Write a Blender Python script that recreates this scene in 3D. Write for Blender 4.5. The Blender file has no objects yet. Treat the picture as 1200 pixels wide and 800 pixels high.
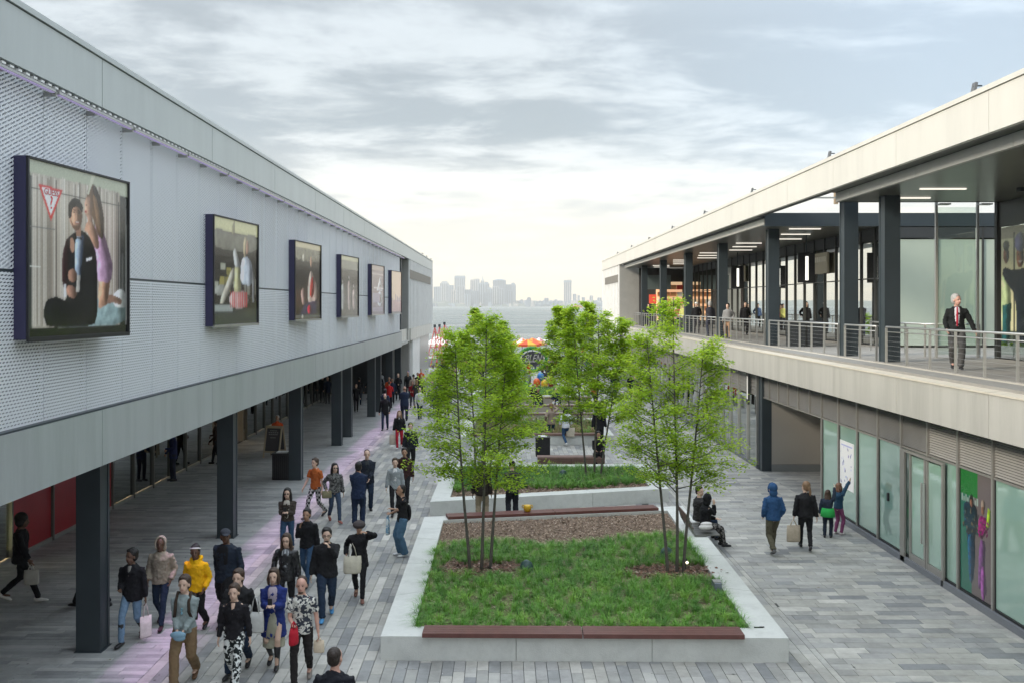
import bpy, math, random
from mathutils import Vector, Matrix
R = math.radians
rnd = random.Random(7)
S = bpy.context.scene
COL = S.collection

# ------------------------------------------------------------------ camera
H = 6.15                      # eye height above the plaza
F = 1167.0                    # focal length in photo pixels (1200 wide)
CX, CY = 590.4, 358.3
cam = bpy.data.cameras.new('camera'); cam_o = bpy.data.objects.new('camera', cam); COL.objects.link(cam_o)
cam.sensor_width = 36; cam.lens = F/1200*36
cam.shift_x = (600-CX)/1200; cam.shift_y = -(400-CY)/1200
cam.clip_start = 0.1; cam.clip_end = 30000
cam_o.location = (0, 0, H); cam_o.rotation_euler = (R(90), 0, 0)
S.camera = cam_o
S.render.resolution_x, S.render.resolution_y = 1024, 682

# ------------------------------------------------------------------ light
SUN_EL, SUN_AZ = 24, 118      # azimuth: degrees from +Y towards -X
w = bpy.data.worlds.new('World'); S.world = w; w.use_nodes = True
N = w.node_tree.nodes; L = w.node_tree.links; N.clear()
def nd(t, **k):
    n = N.new(t)
    for a, b in k.items(): setattr(n, a, b)
    return n
def mth(op, a, b=None, c=None):
    n = nd('ShaderNodeMath', operation=op)
    for i, v in enumerate((a, b, c)):
        if v is None: continue
        if isinstance(v, (int, float)): n.inputs[i].default_value = v
        else: L.new(v, n.inputs[i])
    return n.outputs[0]
tc = nd('ShaderNodeTexCoord'); sp = nd('ShaderNodeSeparateXYZ'); L.new(tc.outputs['Generated'], sp.inputs[0])
z = mth('MAXIMUM', sp.outputs[2], 0.0)
den = mth('ADD', z, 0.10)
cb = nd('ShaderNodeCombineXYZ'); L.new(mth('DIVIDE', sp.outputs[0], den), cb.inputs[0]); L.new(mth('DIVIDE', sp.outputs[1], den), cb.inputs[1])
def noise(scale, det, rough, off, dist=0.0, sx=1.0):
    mp = nd('ShaderNodeMapping'); mp.inputs['Location'].default_value = off; mp.inputs['Scale'].default_value = (sx, 1, 1)
    L.new(cb.outputs[0], mp.inputs[0])
    n = nd('ShaderNodeTexNoise'); n.inputs['Scale'].default_value = scale; n.inputs['Detail'].default_value = det
    n.inputs['Roughness'].default_value = rough; n.inputs['Distortion'].default_value = dist
    L.new(mp.outputs[0], n.inputs[0]); return n.outputs['Fac']
def ramp(f, pts, interp='LINEAR'):
    r = nd('ShaderNodeValToRGB'); r.color_ramp.interpolation = interp
    e = r.color_ramp.elements
    while len(e) < len(pts): e.new(0.5)
    for i, (p, c) in enumerate(pts):
        e[i].position = p; e[i].color = (*c, 1)
    L.new(f, r.inputs[0]); return r.outputs[0]
def mixc(f, a, b):
    m = nd('ShaderNodeMix', data_type='RGBA')
    for s, v in ((0, f), (6, a), (7, b)):
        if isinstance(v, (int, float)): m.inputs[s].default_value = v
        elif isinstance(v, tuple): m.inputs[s].default_value = (*v, 1)
        else: L.new(v, m.inputs[s])
    return m.outputs[2]
big = noise(0.75, 6, 0.58, (3.1, 0.4, 0.0), 0.4, 0.65)
fine = noise(2.0, 9, 0.64, (1.2, 7.7, 2.0), 0.25, 0.85)
lit = ramp(z, [(0.0, (0.4914, 0.364, 0.2093)), (0.035, (0.4823, 0.4095, 0.2821)), (0.085, (0.4368, 0.4141, 0.3595)), (0.15, (0.364, 0.3776, 0.3822)), (0.22, (0.3185, 0.3412, 0.3549)), (0.35, (0.3094, 0.3367, 0.3595)), (1.0, (1.25, 1.35, 1.45))])
dark = ramp(z, [(0.0, (0.356, 0.2941, 0.2245)), (0.05, (0.3328, 0.3019, 0.2632)), (0.10, (0.2477, 0.2554, 0.2632)), (0.17, (0.1509, 0.1741, 0.1935)), (0.27, (0.1625, 0.1819, 0.1974)), (1.0, (0.95, 1.03, 1.1))])
lowcl = ramp(z, [(0.07, (0, 0, 0)), (0.14, (1, 1, 1))])
band = mth('MULTIPLY_ADD', fine, 0.62, mth('MULTIPLY', big, 0.52))
cl = ramp(band, [(0.46, (0, 0, 0)), (0.62, (1, 1, 1))], 'EASE')
# white opening low in the sky, grey layer above it
open_ = mth('MULTIPLY_ADD', fine, 0.13, mth('MULTIPLY', big, 0.09))
layer = ramp(mth('ADD', z, mth('SUBTRACT', open_, 0.10)), [(0.085, (0, 0, 0)), (0.16, (1, 1, 1))], 'EASE')
amount = mth('MULTIPLY', layer, mth('MULTIPLY_ADD', cl, 0.85, 0.15))
low = mth('MULTIPLY', mth('MULTIPLY', cl, 0.55), mth('SUBTRACT', 1.0, layer))
blue = ramp(mth('ADD', sp.outputs[0], mth('MULTIPLY', z, 0.3)), [(0.10, (0, 0, 0)), (0.45, (1, 1, 1))])
base = mixc(mth('ADD', amount, low), lit, dark)
base = mixc(mth('MULTIPLY', mth('MULTIPLY', blue, layer), 0.35), base, (0.255, 0.335, 0.435))
bgc = nd('ShaderNodeBackground'); L.new(base, bgc.inputs[0]); bgc.inputs[1].default_value = 1.0
sky = nd('ShaderNodeTexSky', sky_type='NISHITA', sun_disc=False); sky.sun_elevation = R(SUN_EL); sky.sun_rotation = R(-SUN_AZ)
sky.air_density = 1.2; sky.dust_density = 2.0
bgs = nd('ShaderNodeBackground'); L.new(sky.outputs[0], bgs.inputs[0]); bgs.inputs[1].default_value = 0.10
ms = nd('ShaderNodeMixShader'); ms.inputs[0].default_value = 0.90; L.new(bgs.outputs[0], ms.inputs[1]); L.new(bgc.outputs[0], ms.inputs[2])
ow = nd('ShaderNodeOutputWorld'); L.new(ms.outputs[0], ow.inputs[0])

sl = bpy.data.lights.new('sun', 'SUN'); sl.energy = 1.4; sl.angle = R(14); sl.color = (1.0, 0.90, 0.76)
so = bpy.data.objects.new('sun', sl); COL.objects.link(so)
sd = Vector((-math.sin(R(SUN_AZ))*math.cos(R(SUN_EL)), math.cos(R(SUN_AZ))*math.cos(R(SUN_EL)), math.sin(R(SUN_EL))))
so.rotation_euler = sd.to_track_quat('Z', 'Y').to_euler(); so.location = (-40, 0, 60)
S.view_settings.view_transform = 'Standard'; S.view_settings.look = 'None'
S.view_settings.exposure = 1.46; S.view_settings.gamma = 1.0; S.view_settings.use_curve_mapping = False
S.cycles.volume_bounces = 2
S.cycles.max_bounces = 7; S.cycles.transparent_max_bounces = 16

# ------------------------------------------------------------------ materials
MATS = {}
def mat(name, col=None, rough=0.6, metal=0.0, var=0.10, vs=2.0, bump=0.0, bs=40.0, spec=0.5, coat=0.0, emit=None, es=1.0, streak=0.0, dirt=0.0, ds=0.9, dstr=1.0):
    """procedural Principled: base colour modulated by noise, fine bump"""
    if name in MATS: return MATS[name]
    m = bpy.data.materials.new(name); m.use_nodes = True; MATS[name] = m
    nt = m.node_tree; b = nt.nodes['Principled BSDF']
    b.inputs['Roughness'].default_value = rough; b.inputs['Metallic'].default_value = metal
    b.inputs['Specular IOR Level'].default_value = spec; b.inputs['Coat Weight'].default_value = coat
    b.inputs['Coat Roughness'].default_value = 0.05
    if emit:
        b.inputs['Emission Color'].default_value = (*emit, 1); b.inputs['Emission Strength'].default_value = es
    tcn = nt.nodes.new('ShaderNodeTexCoord'); geo = nt.nodes.new('ShaderNodeNewGeometry')
    n = nt.nodes.new('ShaderNodeTexNoise'); n.inputs['Scale'].default_value = vs; n.inputs['Detail'].default_value = 5; n.inputs['Roughness'].default_value = 0.6
    if streak:
        mp = nt.nodes.new('ShaderNodeMapping'); mp.inputs['Scale'].default_value = (1, 1, streak)
        nt.links.new(geo.outputs['Position'], mp.inputs[0]); nt.links.new(mp.outputs[0], n.inputs['Vector'])
    else:
        nt.links.new(geo.outputs['Position'], n.inputs['Vector'])
    mx = nt.nodes.new('ShaderNodeMix'); mx.data_type = 'RGBA'
    mx.inputs[6].default_value = (*[c*(1-var*1.6) for c in col], 1); mx.inputs[7].default_value = (*[min(1, c*(1+var*1.6)) for c in col], 1)
    nt.links.new(n.outputs['Fac'], mx.inputs[0]); nt.links.new(mx.outputs[2], b.inputs['Base Color'])
    if dirt:
        dmp = nt.nodes.new('ShaderNodeMapping'); dmp.inputs['Scale'].default_value = (1, 1, dstr); nt.links.new(geo.outputs['Position'], dmp.inputs[0])
        dn = nt.nodes.new('ShaderNodeTexNoise'); dn.inputs['Scale'].default_value = ds; dn.inputs['Detail'].default_value = 9; dn.inputs['Roughness'].default_value = 0.72; nt.links.new(dmp.outputs[0], dn.inputs['Vector'])
        dr = nt.nodes.new('ShaderNodeMapRange'); dr.inputs['From Min'].default_value = 0.44; dr.inputs['From Max'].default_value = 0.68; dr.inputs['To Min'].default_value = 1.0; dr.inputs['To Max'].default_value = 1.0-dirt
        nt.links.new(dn.outputs['Fac'], dr.inputs[0]); dm = nt.nodes.new('ShaderNodeMix'); dm.data_type = 'RGBA'; dm.blend_type = 'MULTIPLY'; dm.inputs[0].default_value = 1.0
        nt.links.new(mx.outputs[2], dm.inputs[6]); nt.links.new(dr.outputs[0], dm.inputs[7]); nt.links.new(dm.outputs[2], b.inputs['Base Color'])
    if bump:
        n2 = nt.nodes.new('ShaderNodeTexNoise'); n2.inputs['Scale'].default_value = bs; n2.inputs['Detail'].default_value = 4
        nt.links.new(tcn.outputs['Object'], n2.inputs['Vector'])
        bp = nt.nodes.new('ShaderNodeBump'); bp.inputs['Strength'].default_value = bump; bp.inputs['Distance'].default_value = 0.02
        nt.links.new(n2.outputs['Fac'], bp.inputs['Height']); nt.links.new(bp.outputs[0], b.inputs['Normal'])
    return m
def cloth(col, tag=None, pat=None, col2=None, sc=12.0):
    key = f'cloth_{tag or ""}_{col}_{pat}'
    if key in MATS: return MATS[key]
    m = mat(key, col, 0.85, 0, 0.18, 9.0, 0.9, 9.0, 0.25); m.name = 'cloth'
    if pat:
        nt = m.node_tree; b = nt.nodes['Principled BSDF']; tcn = nt.nodes.new('ShaderNodeTexCoord')
        if pat == 'check':
            t = nt.nodes.new('ShaderNodeTexChecker'); t.inputs['Scale'].default_value = sc; fac = t.outputs['Fac']
        elif pat == 'stripe':
            t = nt.nodes.new('ShaderNodeTexWave'); t.inputs['Scale'].default_value = sc; fac = t.outputs['Fac']
        else:
            t = nt.nodes.new('ShaderNodeTexNoise'); t.inputs['Scale'].default_value = sc; t.inputs['Detail'].default_value = 1.0; t.inputs['Distortion'].default_value = 1.2
            rr = nt.nodes.new('ShaderNodeValToRGB'); rr.color_ramp.elements[0].position = 0.46; rr.color_ramp.elements[1].position = 0.50
            nt.links.new(t.outputs['Fac'], rr.inputs[0]); fac = rr.outputs[0]
        nt.links.new(tcn.outputs['Object'], t.inputs['Vector'])
        mm = nt.nodes.new('ShaderNodeMix'); mm.data_type = 'RGBA'; nt.links.new(fac, mm.inputs[0])
        old = b.inputs['Base Color'].links[0].from_socket; nt.links.new(old, mm.inputs[6]); mm.inputs[7].default_value = (*col2, 1)
        nt.links.new(mm.outputs[2], b.inputs['Base Color'])
    return m
def glass(name, tint, refl=0.35, rough=0.02, ior=1.6, thru=0.6):
    if name in MATS: return MATS[name]
    m = bpy.data.materials.new(name); m.use_nodes = True; MATS[name] = m; nt = m.node_tree; nt.nodes.clear()
    o = nt.nodes.new('ShaderNodeOutputMaterial'); t = nt.nodes.new('ShaderNodeBsdfTransparent'); t.inputs[0].default_value = (*[c*thru for c in tint], 1)
    g = nt.nodes.new('ShaderNodeBsdfGlossy'); g.inputs[0].default_value = (0.92, 0.95, 0.93, 1); g.inputs['Roughness'].default_value = rough
    f = nt.nodes.new('ShaderNodeFresnel'); f.inputs[0].default_value = ior
    a = nt.nodes.new('ShaderNodeMath'); a.operation = 'MULTIPLY_ADD'; a.inputs[1].default_value = 1.0; a.inputs[2].default_value = refl; a.use_clamp = True
    x = nt.nodes.new('ShaderNodeMixShader')
    nt.links.new(f.outputs[0], a.inputs[0]); nt.links.new(a.outputs[0], x.inputs[0]); nt.links.new(t.outputs[0], x.inputs[1]); nt.links.new(g.outputs[0], x.inputs[2]); nt.links.new(x.outputs[0], o.inputs[0])
    return m

M_PANEL = mat('pale_metal_panel', (0.50, 0.535, 0.52), 0.38, 0.0, 0.06, 0.35, spec=0.5, streak=0.3, dirt=0.08, ds=1.6, dstr=0.12)
M_PANELW = mat('cream_metal_panel', (0.63, 0.615, 0.56), 0.42, 0.0, 0.05, 0.4, spec=0.5, streak=0.3, dirt=0.08, ds=1.6, dstr=0.12)
M_TRIM = mat('aluminium_trim', (0.42, 0.42, 0.40), 0.35, 0.6, 0.05)
M_DARK = mat('dark_steel', (0.030, 0.042, 0.050), 0.45, 0.0, 0.15, 1.5)
M_DARKW = mat('charcoal_wall', (0.035, 0.040, 0.043), 0.6, 0.0, 0.15)
M_SOFFIT = mat('dark_glossy_soffit', (0.085, 0.088, 0.078), 0.28, 0.0, 0.2, 0.8, spec=0.22)
M_FASC = mat('shaded_fascia_metal', (0.37, 0.405, 0.395), 0.38, 0.0, 0.06, 0.35, streak=0.3, dirt=0.18, ds=1.6, dstr=0.12)  # panel metal darkened: shade of the low fascia put into the colour
M_FASCW_SHADE = mat('warm_shaded_fascia_metal', (0.43, 0.42, 0.385), 0.42, 0.0, 0.05, 0.4, streak=0.3, dirt=0.20, ds=1.6, dstr=0.12)  # cream panel darkened: shade under the coping overhang put into the colour
M_SOFFITL = mat('arcade_soffit', (0.42, 0.42, 0.40), 0.6)
M_CONC = mat('cast_concrete', (0.60, 0.61, 0.58), 0.75, 0, 0.10, 1.3, 0.35, 60, dirt=0.20, ds=2.6)
M_COPING = mat('beige_coping', (0.52, 0.48, 0.40), 0.7, 0, 0.10, 1.5, 0.15, 30)
M_DECK = mat('deck_boards', (0.26, 0.25, 0.23), 0.7, 0, 0.15, 3)
M_RAIL = mat('stainless_rail', (0.55, 0.55, 0.53), 0.3, 0.7, 0.04)
M_WOOD = mat('red_brown_timber', (0.125, 0.048, 0.040), 0.5, 0, 0.25, 6, 0.3, 30)
M_WOOD2 = mat('weathered_timber', (0.17, 0.10, 0.08), 0.6, 0, 0.25, 6, 0.3, 30)
M_BLACK = mat('black_plastic', (0.015, 0.015, 0.017), 0.45)
M_BARK = mat('bark', (0.11, 0.10, 0.085), 0.9, 0, 0.3, 14, 0.6, 30)
M_SOIL = mat('mulch_soil', (0.17, 0.12, 0.085), 0.95, 0, 0.45, 9, 1.0, 22)
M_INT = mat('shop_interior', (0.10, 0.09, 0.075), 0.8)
M_WHITE = mat('white_paint', (0.78, 0.78, 0.76), 0.5)
M_JOINT = mat('dark_joint', (0.06, 0.062, 0.065), 0.9)

# ------------------------------------------------------------------ object helpers
def tag(o, label=None, cat=None, group=None, kind=None):
    if label: o['label'] = label
    if cat: o['category'] = cat
    if group: o['group'] = group
    if kind: o['kind'] = kind
    return o
def link(o, parent=None):
    COL.objects.link(o)
    if parent: o.parent = parent
    return o
def empty(name, loc=(0, 0, 0), rz=0.0, **k):
    o = bpy.data.objects.new(name, None); o.location = loc; o.rotation_euler = (0, 0, rz); o.empty_display_size = 0.2
    link(o); return tag(o, **k)
class MB:
    def __init__(s): s.v = []; s.f = []; s.m = []
    def quad(s, a, b, c, d, m=0):
        n = len(s.v); s.v += [tuple(a), tuple(b), tuple(c), tuple(d)]; s.f.append((n, n+1, n+2, n+3)); s.m.append(m)
    def poly(s, pts, m=0):
        n = len(s.v); s.v += [tuple(p) for p in pts]; s.f.append(tuple(range(n, n+len(pts)))); s.m.append(m)
    def box(s, x0, x1, y0, y1, z0, z1, m=0):
        n = len(s.v)
        s.v += [(x0, y0, z0), (x1, y0, z0), (x1, y1, z0), (x0, y1, z0), (x0, y0, z1), (x1, y0, z1), (x1, y1, z1), (x0, y1, z1)]
        s.f += [(n, n+3, n+2, n+1), (n+4, n+5, n+6, n+7), (n, n+1, n+5, n+4), (n+1, n+2, n+6, n+5), (n+2, n+3, n+7, n+6), (n+3, n, n+4, n+7)]
        s.m += [m]*6
    def loft(s, pts, rad, m=0, seg=10, xref=(1, 0, 0), cap=0.6):
        """closed tube through pts; rad = radius or (rx, ry) per point; rounded ends"""
        P = [Vector(p) for p in pts]; Rr = [r if isinstance(r, tuple) else (r, r) for r in rad]
        T = []
        for i in range(len(P)):
            t = (P[min(i+1, len(P)-1)]-P[max(i-1, 0)])
            T.append(t.normalized() if t.length > 1e-9 else Vector((0, 0, 1)))
        if cap:
            e0 = min(Rr[0])*cap; e1 = min(Rr[-1])*cap
            P = [P[0]-T[0]*e0, P[0]-T[0]*e0*0.6]+P+[P[-1]+T[-1]*e1*0.6, P[-1]+T[-1]*e1]
            Rr = [tuple(q*0.35 for q in Rr[0]), tuple(q*0.8 for q in Rr[0])]+Rr+[tuple(q*0.8 for q in Rr[-1]), tuple(q*0.35 for q in Rr[-1])]
            T = [T[0], T[0]]+T+[T[-1], T[-1]]
        base = len(s.v); X = Vector(xref); prev = None
        for p, t, (rx, ry) in zip(P, T, Rr):
            u = X-t*X.dot(t)
            if u.length < 0.25: u = prev-t*prev.dot(t) if prev else Vector((0, 1, 0))-t*t.y
            u.normalize(); prev = u; v = t.cross(u)
            for k in range(seg):
                a = 2*math.pi*k/seg; q = p+u*(rx*math.cos(a))+v*(ry*math.sin(a)); s.v.append(tuple(q))
        for i in range(len(P)-1):
            for k in range(seg):
                a = base+i*seg+k; b = base+i*seg+(k+1) % seg
                s.f.append((a, b, b+seg, a+seg)); s.m.append(m)
        s.f.append(tuple(base+k for k in range(seg))[::-1]); s.m.append(m)
        e = base+(len(P)-1)*seg; s.f.append(tuple(e+k for k in range(seg))); s.m.append(m)
    def ell(s, c, r, m=0, seg=12, rings=8):
        c = Vector(c); base = len(s.v)
        s.v.append((c.x, c.y, c.z-r[2]))
        for i in range(1, rings):
            ph = -math.pi/2+math.pi*i/rings
            for k in range(seg):
                a = 2*math.pi*k/seg
                s.v.append((c.x+r[0]*math.cos(ph)*math.cos(a), c.y+r[1]*math.cos(ph)*math.sin(a), c.z+r[2]*math.sin(ph)))
        s.v.append((c.x, c.y, c.z+r[2])); top = len(s.v)-1
        for k in range(seg):
            s.f.append((base, base+1+(k+1) % seg, base+1+k)); s.m.append(m)
            q = base+1+(rings-2)*seg; s.f.append((q+k, q+(k+1) % seg, top)); s.m.append(m)
        for i in range(rings-2):
            for k in range(seg):
                a = base+1+i*seg+k; b = base+1+i*seg+(k+1) % seg
                s.f.append((a, b, b+seg, a+seg)); s.m.append(m)
    def rot(s, cz, cent, n0=0, axis='Z'):
        Mx = Matrix.Rotation(cz, 4, axis); c = Vector(cent)
        for i in range(n0, len(s.v)): s.v[i] = tuple(Mx @ (Vector(s.v[i])-c)+c)
    def mesh(s, name, mats):
        me = bpy.data.meshes.new(name); me.from_pydata(s.v, [], s.f)
        for mm in (mats if isinstance(mats, (list, tuple)) else [mats]): me.materials.append(mm)
        if any(s.m): me.polygons.foreach_set('material_index', s.m)
        return me
    def build(s, name, mats, parent=None, smooth=False, **k):
        me = s.mesh(name, mats)
        if smooth: me.polygons.foreach_set('use_smooth', [True]*len(me.polygons))
        o = bpy.data.objects.new(name, me); link(o, parent); return tag(o, **k)
CUBES = {}
def bx(name, m, x0, x1, y0, y1, z0, z1, parent=None, **k):
    """one box part, mesh shared between equal sizes"""
    d = (round(x1-x0, 4), round(y1-y0, 4), round(z1-z0, 4)); key = (d, m.name)
    if key not in CUBES:
        b = MB(); hx, hy, hz = d[0]/2, d[1]/2, d[2]/2
        c = min(0.006, hx*0.3, hy*0.3, hz*0.3)
        # chamfered block: 3 nested rectangles
        b.box(-hx, hx, -hy, hy, -hz, hz)
        me = b.mesh(name, m); CUBES[key] = me
    o = bpy.data.objects.new(name, CUBES[key]); o.location = ((x0+x1)/2, (y0+y1)/2, (z0+z1)/2)
    link(o, parent); return tag(o, **k)
PENDING = []
def remesh(b, name, m, parent, vox, it=3, **k):
    o = b.build(name, m, parent, **k)
    md = o.modifiers.new('r', 'REMESH'); md.mode = 'VOXEL'; md.voxel_size = vox; md.use_smooth_shade = True
    if it:
        sm = o.modifiers.new('s', 'SMOOTH'); sm.iterations = it; sm.factor = 0.5
    PENDING.append(o); return o
def apply_pending():
    dg = bpy.context.evaluated_depsgraph_get(); done = []
    for o in PENDING:
        ev = o.evaluated_get(dg); done.append((o, bpy.data.meshes.new_from_object(ev)))
    for o, me in done:
        o.modifiers.clear(); o.data = me
def bevel(o, wd=0.02, seg=2):
    md = o.modifiers.new('b', 'BEVEL'); md.width = wd; md.segments = seg; md.limit_method = 'ANGLE'; return o
def gnd(px, py, z=0.0):
    """point of the horizontal plane z that the photograph shows at pixel (px, py)"""
    Y = (H-z)*F/(py-CY); return ((px-CX)*Y/F, Y, z)
def ypx(px, X): return X*F/(px-CX)

# ------------------------------------------------------------------ setting
XL, ZF1, ZF2, ZP1, ZTOP = -6.50, 3.57, 4.47, 9.36, 10.23       # left building
LEND, LMESH, LB0 = 91.0, 63.5, 68.7
XG, XFR, RZ1, RZ2, DECK, XRAIL, XSHOP = 9.70, 8.98, 3.70, 4.554, 4.64, 10.08, 14.05
QUAY = 118.0
b = MB(); b.box(-400, 400, -300, QUAY, -2.6, -0.06)
land = b.build('ground', mat('asphalt_ground', (0.09, 0.09, 0.09), 0.9), kind='structure')
# water: gently waved sheet
mw = bpy.data.materials.new('harbour_water'); mw.use_nodes = True; nt = mw.node_tree; bs = nt.nodes['Principled BSDF']
bs.inputs['Base Color'].default_value = (0.16, 0.18, 0.17, 1); bs.inputs['Roughness'].default_value = 0.22; bs.inputs['IOR'].default_value = 1.33
g_ = nt.nodes.new('ShaderNodeNewGeometry'); mp = nt.nodes.new('ShaderNodeMapping'); mp.inputs['Scale'].default_value = (0.10, 0.35, 1)
n1 = nt.nodes.new('ShaderNodeTexNoise'); n1.inputs['Scale'].default_value = 1.0; n1.inputs['Detail'].default_value = 6; n1.inputs['Roughness'].default_value = 0.7
bp = nt.nodes.new('ShaderNodeBump'); bp.inputs['Strength'].default_value = 1.0; bp.inputs['Distance'].default_value = 1.4
nt.links.new(g_.outputs['Position'], mp.inputs[0]); nt.links.new(mp.outputs[0], n1.inputs['Vector']); nt.links.new(n1.outputs['Fac'], bp.inputs['Height']); nt.links.new(bp.outputs[0], bs.inputs['Normal'])
n3 = nt.nodes.new('ShaderNodeTexNoise'); n3.inputs['Scale'].default_value = 0.02; n3.inputs['Detail'].default_value = 5
mp3 = nt.nodes.new('ShaderNodeMapping'); mp3.inputs['Scale'].default_value = (0.15, 1, 1); nt.links.new(g_.outputs['Position'], mp3.inputs[0]); nt.links.new(mp3.outputs[0], n3.inputs['Vector'])
rr = nt.nodes.new('ShaderNodeMapRange'); rr.inputs['From Min'].default_value = 0.35; rr.inputs['From Max'].default_value = 0.65; rr.inputs['To Min'].default_value = 0.18; rr.inputs['To Max'].default_value = 0.42
nt.links.new(n3.outputs['Fac'], rr.inputs[0]); nt.links.new(rr.outputs[0], bs.inputs['Roughness'])
b = MB(); b.quad((-12500, -2500, -2.2), (12500, -2500, -2.2), (12500, 10400, -2.2), (-12500, 10400, -2.2))
b.build('water', mw, kind='structure')

# pavement with its pavers
TONES = [mat(f'paver_stone_{i}', tuple(min(.6, (q*0.85+0.045)*1.13*f_) for q, f_ in zip(c, (1.05, 1.01, 0.95))), 0.62, 0, 0.14, 6, 0.3, 50, spec=0.35, dirt=0.32, ds=1.1) for i, c in enumerate([
    (0.35, 0.36, 0.36), (0.29, 0.30, 0.31), (0.22, 0.235, 0.25), (0.40, 0.405, 0.395), (0.33, 0.335, 0.325), (0.185, 0.20, 0.22), (0.27, 0.28, 0.28), (0.46, 0.465, 0.455)])]
ATONES = [mat(f'arcade_stone_{i}', tuple(q*1.32 for q in c), 0.55, 0, 0.12, 5, 0.25, 50, spec=0.4, dirt=0.3, ds=1.1) for i, c in enumerate([
    (0.30, 0.305, 0.30), (0.26, 0.265, 0.26), (0.34, 0.34, 0.33), (0.215, 0.22, 0.22)])]
b = MB(); b.quad((-34, -12, -0.022), (30, -12, -0.022), (30, QUAY, -0.022), (-34, QUAY, -0.022))
pave = b.build('pavement', M_JOINT, kind='structure')
def in_planter(x, y):
    return -2.1 < x < 5.1 and (18.4 < y < 27.6 or 31.2 < y < 36.8)
def seen(x, y):
    if y < 16.0: return False
    px = CX+x/y*F; py = CY+H/y*F
    return -10 < px < 1210 and py < 810
bricks = []
def rows(x0, x1, y0, y1, along, lw, ll, tones, wts):
    """rows of planks; along='y' planks run away from the camera"""
    if along == 'y':
        u0, u1, v0, v1 = x0, x1, y0, y1
    else:
        u0, u1, v0, v1 = y0, y1, x0, x1
    u = u0
    while u < u1-0.01:
        v = v0-rnd.random()*ll
        while v < v1:
            ln = ll*rnd.choice((0.66, 1.0, 1.0, 1.34)); a, c = max(v, v0), min(v+ln, v1)
            if c-a > 0.05:
                e = min(u+lw, u1)
                q = (u, e, a, c) if along == 'y' else (a, c, u, e)
                cx, cy = (q[0]+q[1])/2, (q[2]+q[3])/2
                if not in_planter(cx, cy): bricks.append((*q, rnd.choices(range(len(tones)), wts)[0], tones is ATONES))
            v += ln
        u += lw
W8 = (5, 4, 3, 3, 4, 1.6, 4, 1.2); W4 = (4, 4, 2, 2)
rows(-6.0, 5.6, 12.0, 52.0, 'y', 0.198, 0.72, TONES, W8)
rows(5.6, 9.62, 12.0, 52.0, 'x', 0.27, 0.60, TONES, (5, 4, 2, 3, 5, 0.8, 4, 0.8))
rows(9.62, 16.0, 30.3, 37.1, 'x', 0.2, 0.9, [TONES[4], TONES[6], TONES[1]], (1, 1, 1))
rows(-11.9, -6.0, 12.0, 60.0, 'x', 0.16, 1.1, ATONES, W4)
rows(-6.0, 9.62, 52.0, 100.0, 'y', 0.4, 1.3, TONES, W8)
rows(-11.9, -6.0, 60.0, 100.0, 'x', 0.32, 1.6, ATONES, W4)
vis = sorted([q for q in bricks if seen((q[0]+q[1])/2, (q[2]+q[3])/2)], key=lambda q: (q[2]+q[3])/2)
first = set(map(id, vis[:300]))
PM = {}
rest = MB(); g = 0.004
for q in bricks:
    x0, x1, y0, y1, ti, ar = q; x0 += g; x1 -= g; y0 += g; y1 -= g
    zt = rnd.uniform(-0.002, 0.0015)
    if id(q) in first:
        key = (round(x1-x0, 3), round(y1-y0, 3), ti, ar)
        if key not in PM:
            k = MB(); hx, hy = (x1-x0)/2, (y1-y0)/2; c = 0.004
            k.box(-hx, hx, -hy, hy, -0.03, -c)
            k.f.pop(1); k.m.pop()
            t = [(-hx, -hy, -c), (hx, -hy, -c), (hx, hy, -c), (-hx, hy, -c)]; u = [(-hx+c, -hy+c, 0), (hx-c, -hy+c, 0), (hx-c, hy-c, 0), (-hx+c, hy-c, 0)]
            for i in range(4): k.quad(t[i], t[(i+1) % 4], u[(i+1) % 4], u[i])
            k.quad(*u)
            PM[key] = k.mesh('paver', (ATONES if ar else TONES)[ti])
        o = bpy.data.objects.new('paver', PM[key]); o.location = ((x0+x1)/2, (y0+y1)/2, zt); link(o, pave)
    else:
        n = len(rest.v); mi = ti+(8 if ar else 0)
        rest.v += [(x0, y0, zt), (x1, y0, zt), (x1, y1, zt), (x0, y1, zt), (x0, y0, -.02), (x1, y0, -.02), (x1, y1, -.02), (x0, y1, -.02)]
        rest.f += [(n, n+1, n+2, n+3), (n+4, n+5, n+1, n), (n+5, n+6, n+2, n+1), (n+7, n+4, n, n+3)]; rest.m += [mi]*4
rest.build('paver', TONES+ATONES, pave, kind='stuff')
k = MB()
for _ in range(420):
    x, y = rnd.uniform(-11, 9.4), 15.5+rnd.random()**1.6*40
    if in_planter(x, y) or (-2.2 < x < 5.2 and 17 < y < 37): continue
    r = rnd.uniform(0.012, 0.028); a0 = rnd.random(); m_ = rnd.choices((0, 1, 2), (5, 2, 1.5))[0]
    k.poly([(x+r*math.cos(a0+j*1.05)*rnd.uniform(.7, 1.2), y+r*math.sin(a0+j*1.05)*rnd.uniform(.7, 1.2), 0.0045) for j in range(6)], m_)
k.build('gum_spot', [mat('gum_dark', (0.09, 0.09, 0.09), 0.8), mat('gum_pale', (0.55, 0.55, 0.53), 0.8), mat('leaf_bit', (0.16, 0.11, 0.06), 0.8)], pave, kind='stuff')
# white seam of the arcade edge and quay edge
b = MB(); b.box(-34, 30, QUAY-0.5, QUAY, -0.02, 0.12); b.build('quay_edge', M_CONC, pave)

# ------------------------------------------------------------------ left building
LB = empty('shopping_building', (-19, 45, 0), label='two storey building on the left clad in white perforated metal over a dark arcade', cat='building')
def lbx(n, m, *a, **k):
    o = bx(n, m, *a, **k); o.parent = LB; o.matrix_parent_inverse = Matrix.Translation(-LB.location); return o
def fit(o, P):
    o.parent = P; o.matrix_parent_inverse = Matrix.Translation(-P.location); return o
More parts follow.
